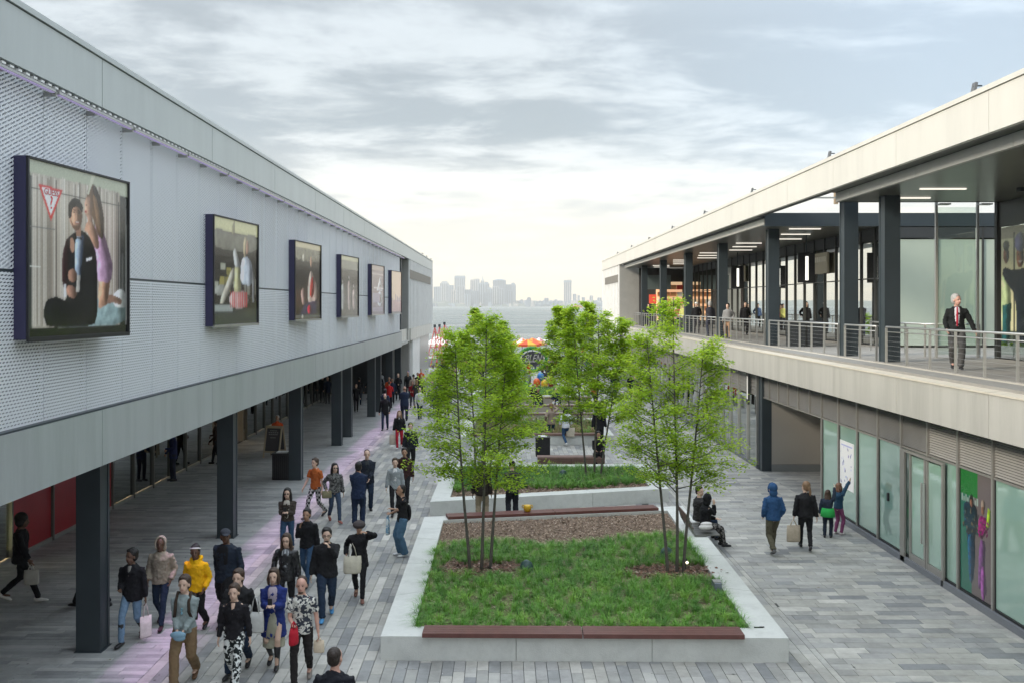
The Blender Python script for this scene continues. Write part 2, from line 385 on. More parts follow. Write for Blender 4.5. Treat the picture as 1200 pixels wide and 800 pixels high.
# parapet + fascia panels (joints between them)
x0w = -32.0
y = -8.2
PW = 6.08
while y < LEND-0.1:
    y2 = min(y+PW, LEND)
    lbx('parapet_panel', M_PANEL, XL-0.12, XL, y+0.012, y2-0.012, ZP1, ZTOP-0.10)
    lbx('coping', M_PANEL, XL-0.30, XL+0.03, y+0.004, y2-0.004, ZTOP-0.082, ZTOP)
    y += PW
y = -8.2
while y < LMESH-0.1:
    y2 = min(y+PW, LMESH)
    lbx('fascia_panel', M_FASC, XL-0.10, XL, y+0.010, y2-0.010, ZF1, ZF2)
    y += PW
lbx('structure_core', M_DARKW, XL-0.9, XL-0.125, -8, LEND-0.2, ZP1+0.02, ZTOP-0.09)
lbx('roof', M_DARKW, x0w, XL-0.31, -8, LEND-0.1, ZTOP-0.35, ZTOP-0.16)
lbx('backing_wall', mat('dark_backing', (0.20, 0.215, 0.24), 0.8), XL-0.75, XL-0.45, -8, LMESH, ZF2-0.3, ZP1)
lbx('soffit', M_SOFFITL, x0w, XL-0.11, -8, LB0, ZF1+0.02, ZF1+0.22)
# joint lines (dark recess behind the panels)
lbx('fascia_backing', M_DARKW, XL-0.14, XL-0.105, -8, LMESH, ZF1+0.03, ZF2-0.02)
# perforated mesh panels: holes really open onto the dark wall behind
def mesh_mat(name, period, slant, hole):
    m = bpy.data.materials.new(name); m.use_nodes = True; nt = m.node_tree; b = nt.nodes['Principled BSDF']
    b.inputs['Base Color'].default_value = (0.66, 0.69, 0.71, 1); b.inputs['Roughness'].default_value = 0.45
    g = nt.nodes.new('ShaderNodeNewGeometry'); s = nt.nodes.new('ShaderNodeSeparateXYZ'); nt.links.new(g.outputs['Position'], s.inputs[0])
    def M(op, a, b_=None, c=None):
        n = nt.nodes.new('ShaderNodeMath'); n.operation = op
        for i, v in enumerate((a, b_, c)):
            if v is None: continue
            if isinstance(v, (int, float)): n.inputs[i].default_value = v
            else: nt.links.new(v, n.inputs[i])
        return n.outputs[0]
    # stretched-metal lattice: rows of slots, every second row shifted
    zz = M('DIVIDE', s.outputs[2], period); row = M('FLOOR', zz); fz = M('SUBTRACT', M('FRACT', zz), 0.5)
    yy = M('ADD', M('DIVIDE', s.outputs[1], period*2.0), M('MULTIPLY', row, slant)); fy = M('SUBTRACT', M('FRACT', yy), 0.5)
    e = M('ADD', M('POWER', M('DIVIDE', M('ADD', fz, M('MULTIPLY', fy, -0.35)), hole), 2.0), M('POWER', M('DIVIDE', fy, 0.42), 2.0))
    op = M('LESS_THAN', e, 1.0)
    if slant > 0.4:
        c_ = M('FRACT', M('DIVIDE', M('SUBTRACT', s.outputs[2], M('MULTIPLY', s.outputs[1], 0.42)), period)); br = M('FRACT', M('ADD', M('DIVIDE', s.outputs[1], period*2.6), M('MULTIPLY', M('FLOOR', M('DIVIDE', M('SUBTRACT', s.outputs[2], M('MULTIPLY', s.outputs[1], 0.42)), period)), 0.5)))
        op = M('MULTIPLY', M('LESS_THAN', c_, hole*1.55), M('GREATER_THAN', br, 0.16))
    t = nt.nodes.new('ShaderNodeBsdfTransparent'); x = nt.nodes.new('ShaderNodeMixShader')
    nt.links.new(op, x.inputs[0]); nt.links.new(b.outputs[0], x.inputs[1]); nt.links.new(t.outputs[0], x.inputs[2])
    nt.links.new(x.outputs[0], nt.nodes['Material Output'].inputs['Surface'])
    nn = nt.nodes.new('ShaderNodeTexNoise'); nn.inputs['Scale'].default_value = 0.8; mx = nt.nodes.new('ShaderNodeMix'); mx.data_type = 'RGBA'
    nt.links.new(g.outputs['Position'], nn.inputs['Vector']); nt.links.new(nn.outputs['Fac'], mx.inputs[0])
    mx.inputs[6].default_value = (0.72, 0.75, 0.785, 1); mx.inputs[7].default_value = (0.80, 0.825, 0.85, 1); nt.links.new(mx.outputs[2], b.inputs['Base Color'])
    return m
M_MESHU = mesh_mat('perforated_metal_upper', 0.058, 0.5, 0.27); M_MESHL = mesh_mat('perforated_metal_lower', 0.048, 0.35, 0.23)
ZM = 6.15+(358.3-321)/(590.4-212)*6.5   # seam between upper and lower panels, about 6.75
ZM = 6.62
k = -10
while True:
    y = 12.86+1.478*k; k += 1
    if y > LMESH-0.3: break
    y2 = min(y+1.478, LMESH)
    for (za, zb, mm) in ((ZF2+0.03, ZM-0.02, M_MESHL), (ZM+0.02, ZP1-0.07, M_MESHU)):
        o = lbx('mesh_panel', mm, XL-0.165, XL-0.125, y+0.008, y2-0.008, za, zb)
    lbx('panel_rib', M_TRIM, XL-0.24, XL-0.17, y-0.02, y+0.02, ZF2+0.03, ZP1-0.07)
lbx('seam_angle', M_DARK, XL-0.20, XL-0.13, -8, LMESH, ZM-0.017, ZM+0.017)
lbx('fascia_flashing', M_DARK, XL-0.20, XL-0.02, -8, LMESH, ZF2+0.003, ZF2+0.028)
# slotted trough with the long violet light bar and its brackets
lbx('light_trough', M_TRIM, XL-0.60, XL-0.13, -8, LMESH, ZP1-0.05, ZP1-0.02)
b = MB(); yy = -6.0
while yy < LMESH: b.box(XL-0.10, XL-0.01, yy, yy+0.10, ZP1-0.06, ZP1-0.03); yy += 0.22
fit(b.build('vent_slot', M_WHITE, kind='stuff'), LB)
vio = mat('violet_lamp', (0.5, 0.4, 0.8), emit=(0.75, 0.62, 0.92), es=0.08)
y = -6.4
while y < LMESH-1:
    lbx('light_bar', M_TRIM, XL+0.02, XL+0.09, y+0.05, y+2.9, ZP1-0.16, ZP1-0.125)
    lbx('light_diffuser', vio, XL+0.03, XL+0.08, y+0.08, y+2.87, ZP1-0.172, ZP1-0.161)
    lbx('light_bracket', M_TRIM, XL-0.12, XL+0.06, y+0.0, y+0.045, ZP1-0.20, ZP1-0.13)
    lbx('light_bracket', M_TRIM, XL-0.12, XL+0.018, y+1.46, y+1.50, ZP1-0.20, ZP1-0.13)
    y += 2.96
al = bpy.data.lights.new('violet_light_strip', 'AREA'); al.shape = 'RECTANGLE'; al.size = 0.05; al.size_y = 68; al.energy = 64; al.color = (0.80, 0.46, 0.86); al.spread = R(11)
ao = bpy.data.objects.new('violet_light_strip', al); ao.location = (XL+0.36, 29, ZP1-0.17); link(ao)
# end of the mesh wall, recessed dark slot and the ribbed end block
lbx('slot_wall', M_DARK, XL-1.2, XL-0.7, LMESH, LB0, ZF2-0.2, ZP1)
lbx('slot_return', mat('dark_green_return', (0.02, 0.045, 0.042), 0.4), XL-1.0, XL-0.13, LMESH-0.08, LMESH-0.01, ZF2, ZP1-0.02)
lbx('slot_column', M_DARK, XL-0.65, XL-0.35, LB0-2.3, LB0-1.9, ZF2, ZP1)
lbx('end_block_core', mat('end_block_metal', (0.40, 0.40, 0.38), 0.35, 0.2, 0.10), XL-2.5, XL-0.10, LB0, LEND-0.02, ZF1+0.12, ZP1-0.01)
n = 0; y = LB0
while y < LEND-0.05:
    lbx('rib', M_WHITE, XL-0.10, XL+0.0, y, y+0.42, ZF2+0.1, ZP1-0.02)
    y += 1.1; n += 1
lbx('grille_band', mat('bronze_grille', (0.16, 0.145, 0.12), 0.5), XL+0.002, XL+0.012, LB0+0.2, LEND-2.5, ZP1-1.35, ZP1-0.72)
y = LMESH+0.1
while y < LEND-2: lbx('end_fascia_panel', M_PANELW, XL-0.30, XL-0.20 if y < LB0 else XL-0.015, y+0.02, min(y+1.5, LEND), ZF1+0.15, ZF2+0.09); y += 1.55
for i in range(4): lbx('white_cladding_panel', M_WHITE, XL-0.35, XL-0.13, 72.5+i*1.5, 73.95+i*1.5, 0.0, ZF1+0.1)
lbx('end_wall_lower', mat('end_block_metal'), XL-2.5, XL-0.36, 72, LEND-0.02, 0, ZF1+0.1)
# arcade shopfronts: dark glass between mullions, red hoarding near the camera
XA = -11.9
GDK = glass('dark_shop_glass', (0.6, 0.65, 0.62), 0.26, thru=0.8)
RED = mat('red_hoarding', (0.36, 0.018, 0.028), 0.35, 0, 0.25, 1.2)
ARC = [(8.0, 11.0, 'g'), (11.0, 14.0, 'g'), (14.0, 17.0, 'g'), (17, 19.6, 'g'), (19.6, 21.8, 'g'), (21.8, 24.0, 'g'), (24.0, 26.2, 'r'), (26.2, 28.4, 'r'), (28.4, 30.2, 'r')]
y = 30.2
while y < 70: ARC.append((y, y+1.75, 'g')); y += 1.75
M_PROD = [mat('stock_warm', (0.45, 0.30, 0.12), 0.7), mat('stock_olive', (0.12, 0.13, 0.05), 0.7), mat('stock_grey', (0.25, 0.26, 0.26), 0.7), mat('stock_brown', (0.10, 0.06, 0.04), 0.7)]
for i, (a, c, t) in enumerate(ARC):
    if 40.5 < a < 45.5: continue
    lbx('mullion', mat('grey_mullion', (0.14, 0.14, 0.13), 0.4), XA-0.06, XA+0.07, a-0.035, a+0.035, 0.0, ZF1)
    if t == 'r':
        lbx('red_window_panel', RED, XA-0.03, XA+0.0, a+0.035, c-0.035, 0.1, 2.62)
        lbx('transom_panel', M_BLACK, XA-0.03, XA+0.01, a+0.035, c-0.035, 2.64, ZF1)
    else:
        lbx('window_pane', GDK, XA-0.02, XA, a+0.035, c-0.035, 0.12, 2.9)
        lbx('transom_panel', M_DARKW, XA-0.03, XA+0.01, a+0.035, c-0.035, 2.92, ZF1)
        if rnd.random() < 0.7:
            hh = rnd.uniform(1.0, 2.4); lbx('display_stock', rnd.choice(M_PROD), XA-1.2-rnd.random(), XA-0.9, a+0.2, c-0.2, 0.1, hh)
    lbx('plinth', M_TRIM, XA-0.05, XA+0.04, a+0.035, c-0.035, 0.0, 0.10)
lbx('passage_wall', mat('passage_beige', (0.20, 0.185, 0.16), 0.8), XA-6, XA+0.0, 45.45, 45.6, 0, ZF1)
lbx('shop_back_wall', mat('shop_wall_light', (0.34, 0.30, 0.22), 0.8), XA-4.2, XA-4.0, -5, 40.4, 0, ZF1)
lbx('shop_back_wall', mat('shop_wall_light', (0.34, 0.30, 0.22), 0.8), XA-4.2, XA-4.0, 45.7, 70, 0, ZF1)
lbx('end_wall_arcade', M_DARKW, XA-5, XL-1.6, 70.1, 70.4, 0, ZF1)
lbx('shop_floor', mat('shop_floor', (0.12, 0.11, 0.10), 0.5), XA-4, XA-0.06, -5, 70, 0.0, 0.02)
lw = mat('shop_lamp', (0.9, 0.7, 0.4), emit=(1.0, 0.78, 0.48), es=20.0)
for yy in (21.3, 32, 36.5, 39, 48, 53, 58, 63): lbx('shop_lamp', lw, XA-2.4, XA-1.0, yy, yy+0.16, 3.2, 3.26)
lbx('lit_door_jamb', lw, XA-0.10, XA-0.07, 23.78, 23.92, 0.3, 2.55)
# arcade columns (steel H section: two flanges and a web)
def hcol(B, xc, yc, zb, zt, wd=0.43, dp=0.43, m=M_DARK):
    k = MB(); t = 0.07
    k.box(xc-wd/2, xc+wd/2, yc-dp/2, yc-dp/2+t, zb+0.012, zt)
    k.box(xc-wd/2, xc+wd/2, yc+dp/2-t, yc+dp/2, zb+0.012, zt)
    k.box(xc-wd/2+0.015, xc+wd/2-0.015, yc-dp/2+t, yc+dp/2-t, zb+0.012, zt)
    k.box(xc-wd/2-0.03, xc+wd/2+0.03, yc-dp/2-0.03, yc+dp/2+0.03, zb, zb+0.010)
    return fit(k.build('column', m), B)
for yc in (9.15, 17.9, 26.6, 35.4, 44.1, 47.0, 55.6, 58.2, 64.3, 69.5): hcol(LB, -7.385, yc, 0.0, ZF1+0.02)
# small floodlights on the roof edges
def floodlight(x, y, side, lab):
    t = empty('roof_floodlight', (x, y, ZTOP-0.02), label=lab, cat='floodlight', group='floodlights along the roof edge')
    k = MB(); k.box(-0.03, 0.03, -0.03, 0.03, 0, 0.14); k.box(-0.02, 0.14, -0.015, 0.015, 0.14, 0.165); k.build('bracket', M_DARK, t)
    k = MB(); k.box(-0.025, 0.025, -0.07, 0.07, 0.03, 0.21); k.rot(0.2*side, (0, 0, 0.15), 0, 'Y'); k.build('lamp_head', mat('lamp_housing', (0.12, 0.125, 0.13), 0.4), t)
for i, yc in enumerate((80.5, 85, 90)): floodlight(XL-0.1, yc, -1, ['first', 'middle', 'last'][i]+' small floodlight on the far end of the left roof')

# ------------------------------------------------------------------ right building
RB = empty('gallery_building', (18, 45, 0), label='two storey building on the right with open upper walkway and green tinted shopfronts', cat='building')
def rbx(n, m, *a, **k): return fit(bx(n, m, *a, **k), RB)
y = 1.0; PW = 4.36
while y < LEND-0.1:
    y2 = min(y+PW, LEND); rbx('parapet_panel', M_PANELW, XFR, XFR+0.12, y+0.008, y2-0.008, 9.35, ZTOP-0.10)
    rbx('coping', M_PANELW, XFR-0.03, XFR+0.30, y+0.003, y2-0.003, ZTOP-0.085, ZTOP+0.01)
    if y2 < 77.9:
        rbx('fascia_panel', M_FASCW_SHADE, XFR, XFR+0.10, y+0.008, y2-0.008, RZ1, RZ2-0.02)
    y += PW
rbx('parapet_back', M_DARKW, XFR+0.125, XFR+0.35, 1, LEND-0.05, 9.36, ZTOP-0.09)
rbx('fascia_backing', M_DARKW, XFR+0.105, XFR+0.2, 1, 77.9, RZ1+0.02, RZ2-0.05)
# sloping beige coping of the walkway edge
b = MB(); y = 1.0
while y < 77.8:
    y2 = min(y+PW*2, 77.8)
    b.poly([(XFR-0.02, y+.006, RZ2), (XFR-0.02, y2-.006, RZ2), (XRAIL-0.08, y2-.006, DECK+0.012), (XRAIL-0.08, y+.006, DECK+0.012)][::-1])
    b.poly([(XFR-0.02, y+.006, RZ2-0.035), (XFR-0.02, y2-.006, RZ2-0.035), (XFR-0.02, y2-.006, RZ2), (XFR-0.02, y+.006, RZ2)])
    y = y2
fit(b.build('walkway_coping', M_COPING), RB)
rbx('walkway_floor', M_DECK, XFR+0.25, 26, 1, 77.9, RZ1+0.25, DECK)
# deck board joints near the camera: boards laid on the floor
bd = MB(); yy = 14.0
while yy < 36: bd.box(XRAIL, XSHOP-0.02, yy, yy+0.19, DECK, DECK+0.018, rnd.randrange(2)); yy += 0.2
fit(bd.build('deck_board', [M_DECK, mat('deck_boards_light', (0.31, 0.295, 0.27), 0.7)], kind='stuff'), RB)
# roof slabs with soffit and edge beam; open between Y 28.3 and 36.1
for (a, c) in ((1, 28.3), (36.1, 77.9)):
    rbx('roof', M_DARKW, XFR+0.36, 27, a, c, 9.60 if a < 30 else 9.30, ZTOP-0.2 if a < 30 else 9.47)
    rbx('soffit', M_SOFFIT, 9.56, 27, a+0.3, c-0.05 if c < 30 else c, 9.09, 9.20)
    rbx('eaves_strip', M_SOFFIT, XFR+0.14, 9.42, a, c, 9.352, 9.372)
    yy = a
    while yy < c-0.1:
        y2 = min(yy+4.36, c); rbx('edge_beam_panel', M_PANELW if a > 30 else mat('grey_beam', (0.36, 0.36, 0.34), 0.5), 9.43, 9.55, yy+0.006, y2-0.006, 9.09, 9.345); yy += 4.36
rbx('roof_edge_beam', M_DARK, 9.45, 27, 36.02, 36.2, 9.02, 9.50)
rbx('roof_edge_beam', M_DARK, 9.45, 27, 28.25, 28.32, 9.08, 9.7)
# canopy of the passage seen beyond the gap
rbx('passage_frame_rod', M_TRIM, XFR+0.3, XSHOP, 33.0, 33.05, 9.7, 9.75)
rbx('passage_frame_post', mat('rusty_post', (0.35, 0.27, 0.18), 0.6), 11.3, 11.42, 34.0, 34.12, 9.62, 10.1)
# columns of the walkway
for yc in (26.75, 29.9): hcol(RB, 10.36, yc, DECK, 9.35, 0.42, 0.42)
for yc in (38.4, 47.2, 55.9, 64.7, 73.4): hcol(RB, 10.36, yc, DECK, 9.09, 0.42, 0.42)
hcol(RB, 10.36, 18.0, DECK, 9.09, 0.42, 0.42)
# railing
def rail_run(B, pts, posts, zt=0.95):
    (xa, ya), (xb, yb) = pts
    k = MB(); k.loft([(xa, ya, DECK+zt), (xb, yb, DECK+zt)], [0.027, 0.027], 0, 8, (0, 0, 1), 0); fit(k.build('handrail', M_RAIL, smooth=True), B)
    k = MB(); k.loft([(xa, ya, DECK+zt-0.13), (xb, yb, DECK+zt-0.13)], [0.014, 0.014], 0, 6, (0, 0, 1), 0); fit(k.build('lower_rail', M_RAIL, smooth=True), B)
    k = MB()
    for i in range(6): k.loft([(xa, ya, DECK+0.10+i*0.12), (xb, yb, DECK+0.10+i*0.12)], [0.0017, 0.0017], 0, 3, (0, 0, 1), 0)
    fit(k.build('cable', M_RAIL, kind='stuff'), B)
    for i in range(posts+1):
        t = i/posts; x = xa+(xb-xa)*t; yq = ya+(yb-ya)*t; dx, dy = (0.012, 0.03) if abs(xa-xb) > abs(ya-yb) else (0.03, 0.012)
        fit(bx('post', M_RAIL, x-dx, x+dx, yq-dy, yq+dy, DECK+0.001, DECK+zt-0.02), B)
RL = empty('walkway_railing', (XRAIL, 26, DECK), label='long stainless steel railing with cables along the upper walkway edge', cat='railing')
segs = [(3.0, 17.7, 10), (18.3, 26.4, 6), (27.1, 29.6, 2), (30.2, 38.05, 6), (38.75, 46.85, 7), (47.55, 55.55, 7), (56.25, 64.3, 7), (65.0, 73.0, 7), (73.7, 77.6, 4)]
for a, c, nn in segs: rail_run(RL, ((XRAIL+0.06, a), (XRAIL+0.06, c)), nn)
R2 = empty('stair_railing', (13.2, 29.0, DECK), label='short steel railing across the walkway behind the man in the suit', cat='railing')
rail_run(R2, ((12.35, 29.2), (13.95, 29.2)), 2, 0.97); rail_run(R2, ((12.35, 29.2), (12.35, 33.5)), 3, 0.97)
# upper shopfronts
GUP = glass('reflecting_shop_glass', (0.6, 0.65, 0.6), 0.62, thru=0.5)
MUL = mat('dark_mullion', (0.05, 0.052, 0.05), 0.4, 0.3)
y = 36.15
while y < 77.8:
    y2 = min(y+1.48, 77.9)
    rbx('window_pane', GUP, XSHOP, XSHOP+0.02, y+0.03, y2-0.03, DECK+0.08, 7.15); rbx('window_pane', GUP, XSHOP, XSHOP+0.02, y+0.03, y2-0.03, 7.2, 8.55)
    rbx('mullion', MUL, XSHOP-0.06, XSHOP+0.08, y-0.028, y+0.028, DECK, 9.09)
    rbx('lintel_panel', M_DARKW, XSHOP-0.01, XSHOP+0.05, y+0.03, y2-0.03, 8.6, 9.08)
    rbx('transom', MUL, XSHOP-0.03, XSHOP+0.05, y+0.03, y2-0.03, 7.155, 7.195)
    y += 1.48
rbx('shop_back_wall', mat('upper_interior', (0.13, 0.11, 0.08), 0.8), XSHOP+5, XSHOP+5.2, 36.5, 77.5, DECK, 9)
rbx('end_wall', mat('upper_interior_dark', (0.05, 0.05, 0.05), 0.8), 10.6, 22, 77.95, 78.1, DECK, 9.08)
warm = mat('warm_shelf_light', (0.9, 0.5, 0.3), emit=(1.0, 0.72, 0.42), es=0.22)
rs = rnd
for i in range(4):
    for j in range(5):
        cc = rs.choice([(0.6, 0.05, 0.03), (0.75, 0.35, 0.15), (0.8, 0.6, 0.4), (0.5, 0.04, 0.05), (0.85, 0.8, 0.7)])
        rbx('display_shelf_box', mat('shelf_%d' % rs.randrange(8), cc, 0.6), 12.0+i*0.5, 12.42+i*0.5, 77.4, 77.8, 5.2+j*0.55, 5.55+j*0.55)
rbx('lit_shelf_back', warm, 11.9, 13.95, 77.85, 77.9, 5.0, 8.0)
rbx('shop_sign_band', mat('sign_grey', (0.10, 0.13, 0.13), 0.4), 10.7, 12.9, 76.9, 77.0, 7.4, 8.5)
rbx('red_shop_light', mat('red_shop_glow', (0.8, 0.1, 0.06), emit=(1.0, 0.12, 0.06), es=0.08), 11.2, 11.75, 76.7, 76.8, 6.3, 7.0)
# camera-facing shopfront behind the gap (mint screen wall inside)
MINT = mat('pale_green_screen', (0.50, 0.58, 0.49), 0.5, 0, 0.05, 0.8)
FILM = mat('pale_green_film_glass', (0.42, 0.49, 0.42), 0.12, 0, 0.06, 0.5, spec=0.6, coat=0.4)
x = XSHOP
xi = 0
while x < 22:
    rbx('window_pane', FILM, x+0.03, x+1.62, 36.10, 36.12, DECK+0.08, 8.55); rbx('mullion', MUL, x-0.03, x+0.03, 36.04, 36.16, DECK, 9.02)
    rbx('lintel_panel', M_DARKW, x+0.03, x+1.62, 36.05, 36.09, 8.6, 9.0); x += 1.65
rbx('screen_wall', MINT, 14.95, 20, 36.5, 36.6, DECK, 8.55)
rbx('screen_edge', mat('cream_edge', (0.70, 0.68, 0.52), 0.5), 14.6, 14.9, 36.45, 36.62, DECK, 8.4)
# glass windscreen at the near side of the gap
GS = empty('glass_windscreen', (13.3, 28.9, DECK), label='clear glass windscreen with slim steel posts at the near edge of the passage', cat='glass screen')
for xx in (12.55, 13.75): fit(bx('post', M_RAIL, xx-0.03, xx+0.03, 28.86, 28.94, DECK, 9.6), GS)
for a, c in ((12.6, 13.7),): fit(bx('pane', glass('clear_glass', (0.95, 1, 0.97), 0.02, thru=0.95), a, c, 28.89, 28.91, DECK+0.1, 9.0), GS)
for xx in (12.55, 13.75): fit(bx('bracket', M_TRIM, xx-0.02, xx+0.3, 28.6, 28.86, 9.05, 9.09), GS)
# near shop (right edge of the picture) with its big window print
rbx('shop_corner_post', MUL, XSHOP-0.06, XSHOP+0.12, 28.25, 28.40, DECK, 9.09)
rbx('lintel_panel', mat('grey_lintel', (0.09, 0.09, 0.085), 0.35), XSHOP, XSHOP+0.06, 1, 28.24, 8.38, 9.08)
rbx('side_wall', M_DARKW, XSHOP+0.13, 27, 28.26, 28.38, DECK, 9.09)
for i in range(4): rbx('window_pane', GUP, XSHOP, XSHOP+0.02, 28.2-(i+1)*3.0+0.03, 28.2-i*3.0-0.03, DECK+0.05, 8.36)
for i in range(1, 5): rbx('mullion', MUL, XSHOP-0.05, XSHOP+0.06, 28.2-i*3.0-0.03, 28.2-i*3.0+0.03, DECK, 8.38)
# ceiling lights under the roof
lmp = mat('ceiling_lamp', (1, 0.95, 0.85), emit=(1.0, 0.93, 0.80), es=0.42)
for (xx, yy) in ((11.0, 25.0), (11.0, 27.1), (13.6, 23.4), (14.2, 19.5)): rbx('ceiling_light', lmp, xx-0.55, xx+0.6, yy-0.04, yy+0.04, 9.06, 9.088)
yy = 38.0; i = 0
while yy < 77:
    rbx('ceiling_light', lmp, 10.9+(i % 3)*0.5, 12.1+(i % 3)*0.5, yy, yy+0.08, 9.06, 9.088); yy += 2.9; i += 1
def cyl(name, x, y, z0, z1, r, m, P):
    k = MB(); k.loft([(x, y, z0), (x, y, z1)], [r, r], 0, 14, (1, 0, 0), 0); return fit(k.build(name, m, smooth=False), P)
cyl('smoke_detector', 12.95, 24.9, 9.0, 9.089, 0.12, M_DARKW, RB)
# hanging blade signs under the far soffit
def text_mesh(s, size, name, m, parent, loc, rot, depth=0.004, shear=0.0, align='CENTER', sx=1.0):
    c = bpy.data.curves.new(name, 'FONT'); c.body = s; c.size = size; c.extrude = depth; c.align_x = align; c.align_y = 'CENTER'; c.shear = shear; c.resolution_u = 3
    t = bpy.data.objects.new('tmp', c); COL.objects.link(t); bpy.context.view_layer.update()
    me = bpy.data.meshes.new_from_object(t.evaluated_get(bpy.context.evaluated_depsgraph_get())); COL.objects.unlink(t)
    me.materials.clear(); me.materials.append(m); o = bpy.data.objects.new(name, me); o.location = loc; o.rotation_euler = rot; o.scale = (sx, 1, 1); link(o, parent); return o
for i, (xx, yy, lab) in enumerate(((12.6, 41.5, 'dark hanging shop sign nearest the passage under the far roof'), (12.9, 55.0, 'dark hanging shop sign further along under the far roof'))):
    t = empty('hanging_sign', (xx, yy, 7.5), label=lab, cat='sign', group='hanging shop signs')
    fit(bx('sign_panel', M_BLACK, xx-0.35, xx+0.35, yy-0.05, yy+0.05, 7.1, 8.35), t)
    fit(bx('sign_letter_strip', mat('sign_glow', (0.85, 0.85, 0.8), emit=(0.9, 0.88, 0.8), es=0.5), xx-0.05, xx+0.08, yy-0.062, yy-0.052, 7.2, 8.2), t)
    fit(bx('rod', M_DARK, xx-0.02, xx+0.02, yy-0.02, yy+0.02, 8.35, 9.09), t)
# wide cream fascia signs over shop doors, unreadable lettering
for (yy, ww, lab) in ((43.8, 2.2, 'cream lettered shop sign above a door behind the upper walkway'), (58.5, 2.2, 'second cream lettered shop sign further along the upper walkway')):
    t = empty('shop_sign', (XSHOP-0.2, yy, 8.0), label=lab, cat='sign')
    fit(bx('sign_panel', mat('sign_cream', (0.50, 0.44, 0.32), 0.5), XSHOP-0.18, XSHOP-0.10, yy-ww/2, yy+ww/2, 7.55, 8.45), t)
    for j in range(7): fit(bx('letter', mat('sign_letter', (0.85, 0.80, 0.68), 0.5), XSHOP-0.20, XSHOP-0.182, yy-ww/2+0.2+j*0.26, yy-ww/2+0.36+j*0.26, 8.05, 8.28), t)
# ribbed end block of the right building
rbx('end_block_core', mat('end_block_metal'), XFR+0.12, XFR+4, 78.2, LEND-0.02, 0, 9.34)
y = 78.2
while y < LEND-0.1: rbx('rib', M_WHITE, XFR+0.03, XFR+0.12, y, y+0.42, 3.0, 9.33); y += 1.12
rbx('grille_band', mat('bronze_grille'), XFR+0.018, XFR+0.028, 78.5, LEND-2.4, 8.0, 8.6)

# ground floor shopfront
TEAL = mat('green_tinted_glass', (0.28, 0.43, 0.365), 0.05, 0, 0.10, 0.5, spec=0.9, coat=1.0)
GLO = glass('ground_shop_glass', (0.5, 0.55, 0.55), 0.30, thru=0.4)
M_LOUV = mat('brown_louvre', (0.235, 0.232, 0.225), 0.5, 0.2, 0.1)
M_FRM = mat('grey_frame', (0.30, 0.29, 0.27), 0.4, 0.3)
ZL = 2.76
rbx('kerb', mat('stone_kerb', (0.17, 0.18, 0.20), 0.6), XG-0.10, XG+0.3, 2, 30.2, -0.01, 0.14)
rbx('kerb', mat('stone_kerb'), XG-0.06, XG+0.3, 38.0, 77.9, -0.01, 0.10)
M_GAP = M_BLACK
def louver(y0, y1, slats):
    rbx('louvre_frame', M_LOUV if slats != 15 else M_BLACK, XG+0.02, XG+0.05, y0+0.03, y1-0.03, ZL+0.02, RZ1-0.03)
    k = MB()
    n = slats
    for i in range(n):
        za = ZL+0.04+(RZ1-ZL-0.12)*i/n
        k.poly([(XG+0.015, y0+.04, za+0.03), (XG-0.012, y0+.04, za), (XG-0.012, y1-.04, za), (XG+0.015, y1-.04, za+0.03)]); k.box(XG-0.014, XG-0.006, y0+.04, y1-.04, za-0.006, za)
    fit(k.build('louvre_slat', M_LOUV if n != 15 else mat('pale_louvre', (0.36, 0.35, 0.33), 0.5), kind='stuff'), RB)
bay = [30.3-1.515*i for i in range(0, 19)]
teal_door = None
for i in range(len(bay)-1):
    y1, y0 = bay[i], bay[i+1]
    if y0 < 4: break
    louver(y0, y1, 22 if i < 5 else 15)
    rbx('mullion', M_FRM, XG-0.05, XG+0.06, y1-0.035, y1+0.035, 0.14, RZ1-0.02)
    rbx('transom', M_FRM, XG-0.03, XG+0.05, y0+0.035, y1-0.035, ZL-0.03, ZL+0.015)
    rbx('black_gasket', M_GAP, XG-0.012, XG+0.012, y1-0.075, y1-0.036, 0.15, ZL-0.035)
    rbx('sill', M_BLACK, XG-0.03, XG+0.04, y0+0.036, y1-0.076, 0.142, 0.19)
    mid = (y0+y1)/2
    if i == 4 or i == 5: continue           # doorway
    if i == 3: pass
    rbx('window_pane', TEAL, XG, XG+0.02, y0+0.036, y1-0.076, 0.195, ZL-0.032)
# double door in a projecting metal frame, about Y 21.3 to 24
D0, D1 = bay[6]+0.05, bay[4]-0.05
rbx('door_frame', M_FRM, XG-0.10, XG-0.055, D1-0.30, D1-0.06, 0.02, ZL-0.10)
rbx('door_frame', M_FRM, XG-0.10, XG-0.055, D0+0.52, D0+0.60, 0.02, ZL-0.10)
rbx('door_head', M_FRM, XG-0.11, XG-0.052, D0+0.50, D1-0.06, ZL-0.098, ZL-0.035)
for (a, c) in ((D0+0.62, D0+1.52), (D0+1.55, D0+2.46)):
    fd = rbx('door', TEAL, XG-0.02, XG+0.0, a+0.09, c-0.09, 0.30, ZL-0.16)
    rbx('door_stile', M_FRM, XG-0.05, XG+0.01, a, a+0.085, 0.03, ZL-0.10); rbx('door_stile', M_FRM, XG-0.05, XG+0.01, c-0.085, c, 0.03, ZL-0.10)
    rbx('door_rail', M_FRM, XG-0.045, XG+0.01, a+0.086, c-0.086, 0.03, 0.29)
rbx('door_handle', M_RAIL, XG-0.13, XG-0.10, D0+1.46, D0+1.50, 0.7, 2.1); rbx('door_handle', M_RAIL, XG-0.13, XG-0.10, D0+1.58, D0+1.62, 0.7, 2.1)
rbx('window_pane', TEAL, XG, XG+0.02, D0+0.0, D0+0.5, 0.195, ZL-0.032)
rbx('window_pane', TEAL, XG, XG+0.02, D1-0.055, D1+0.0, 0.195, ZL-0.032)
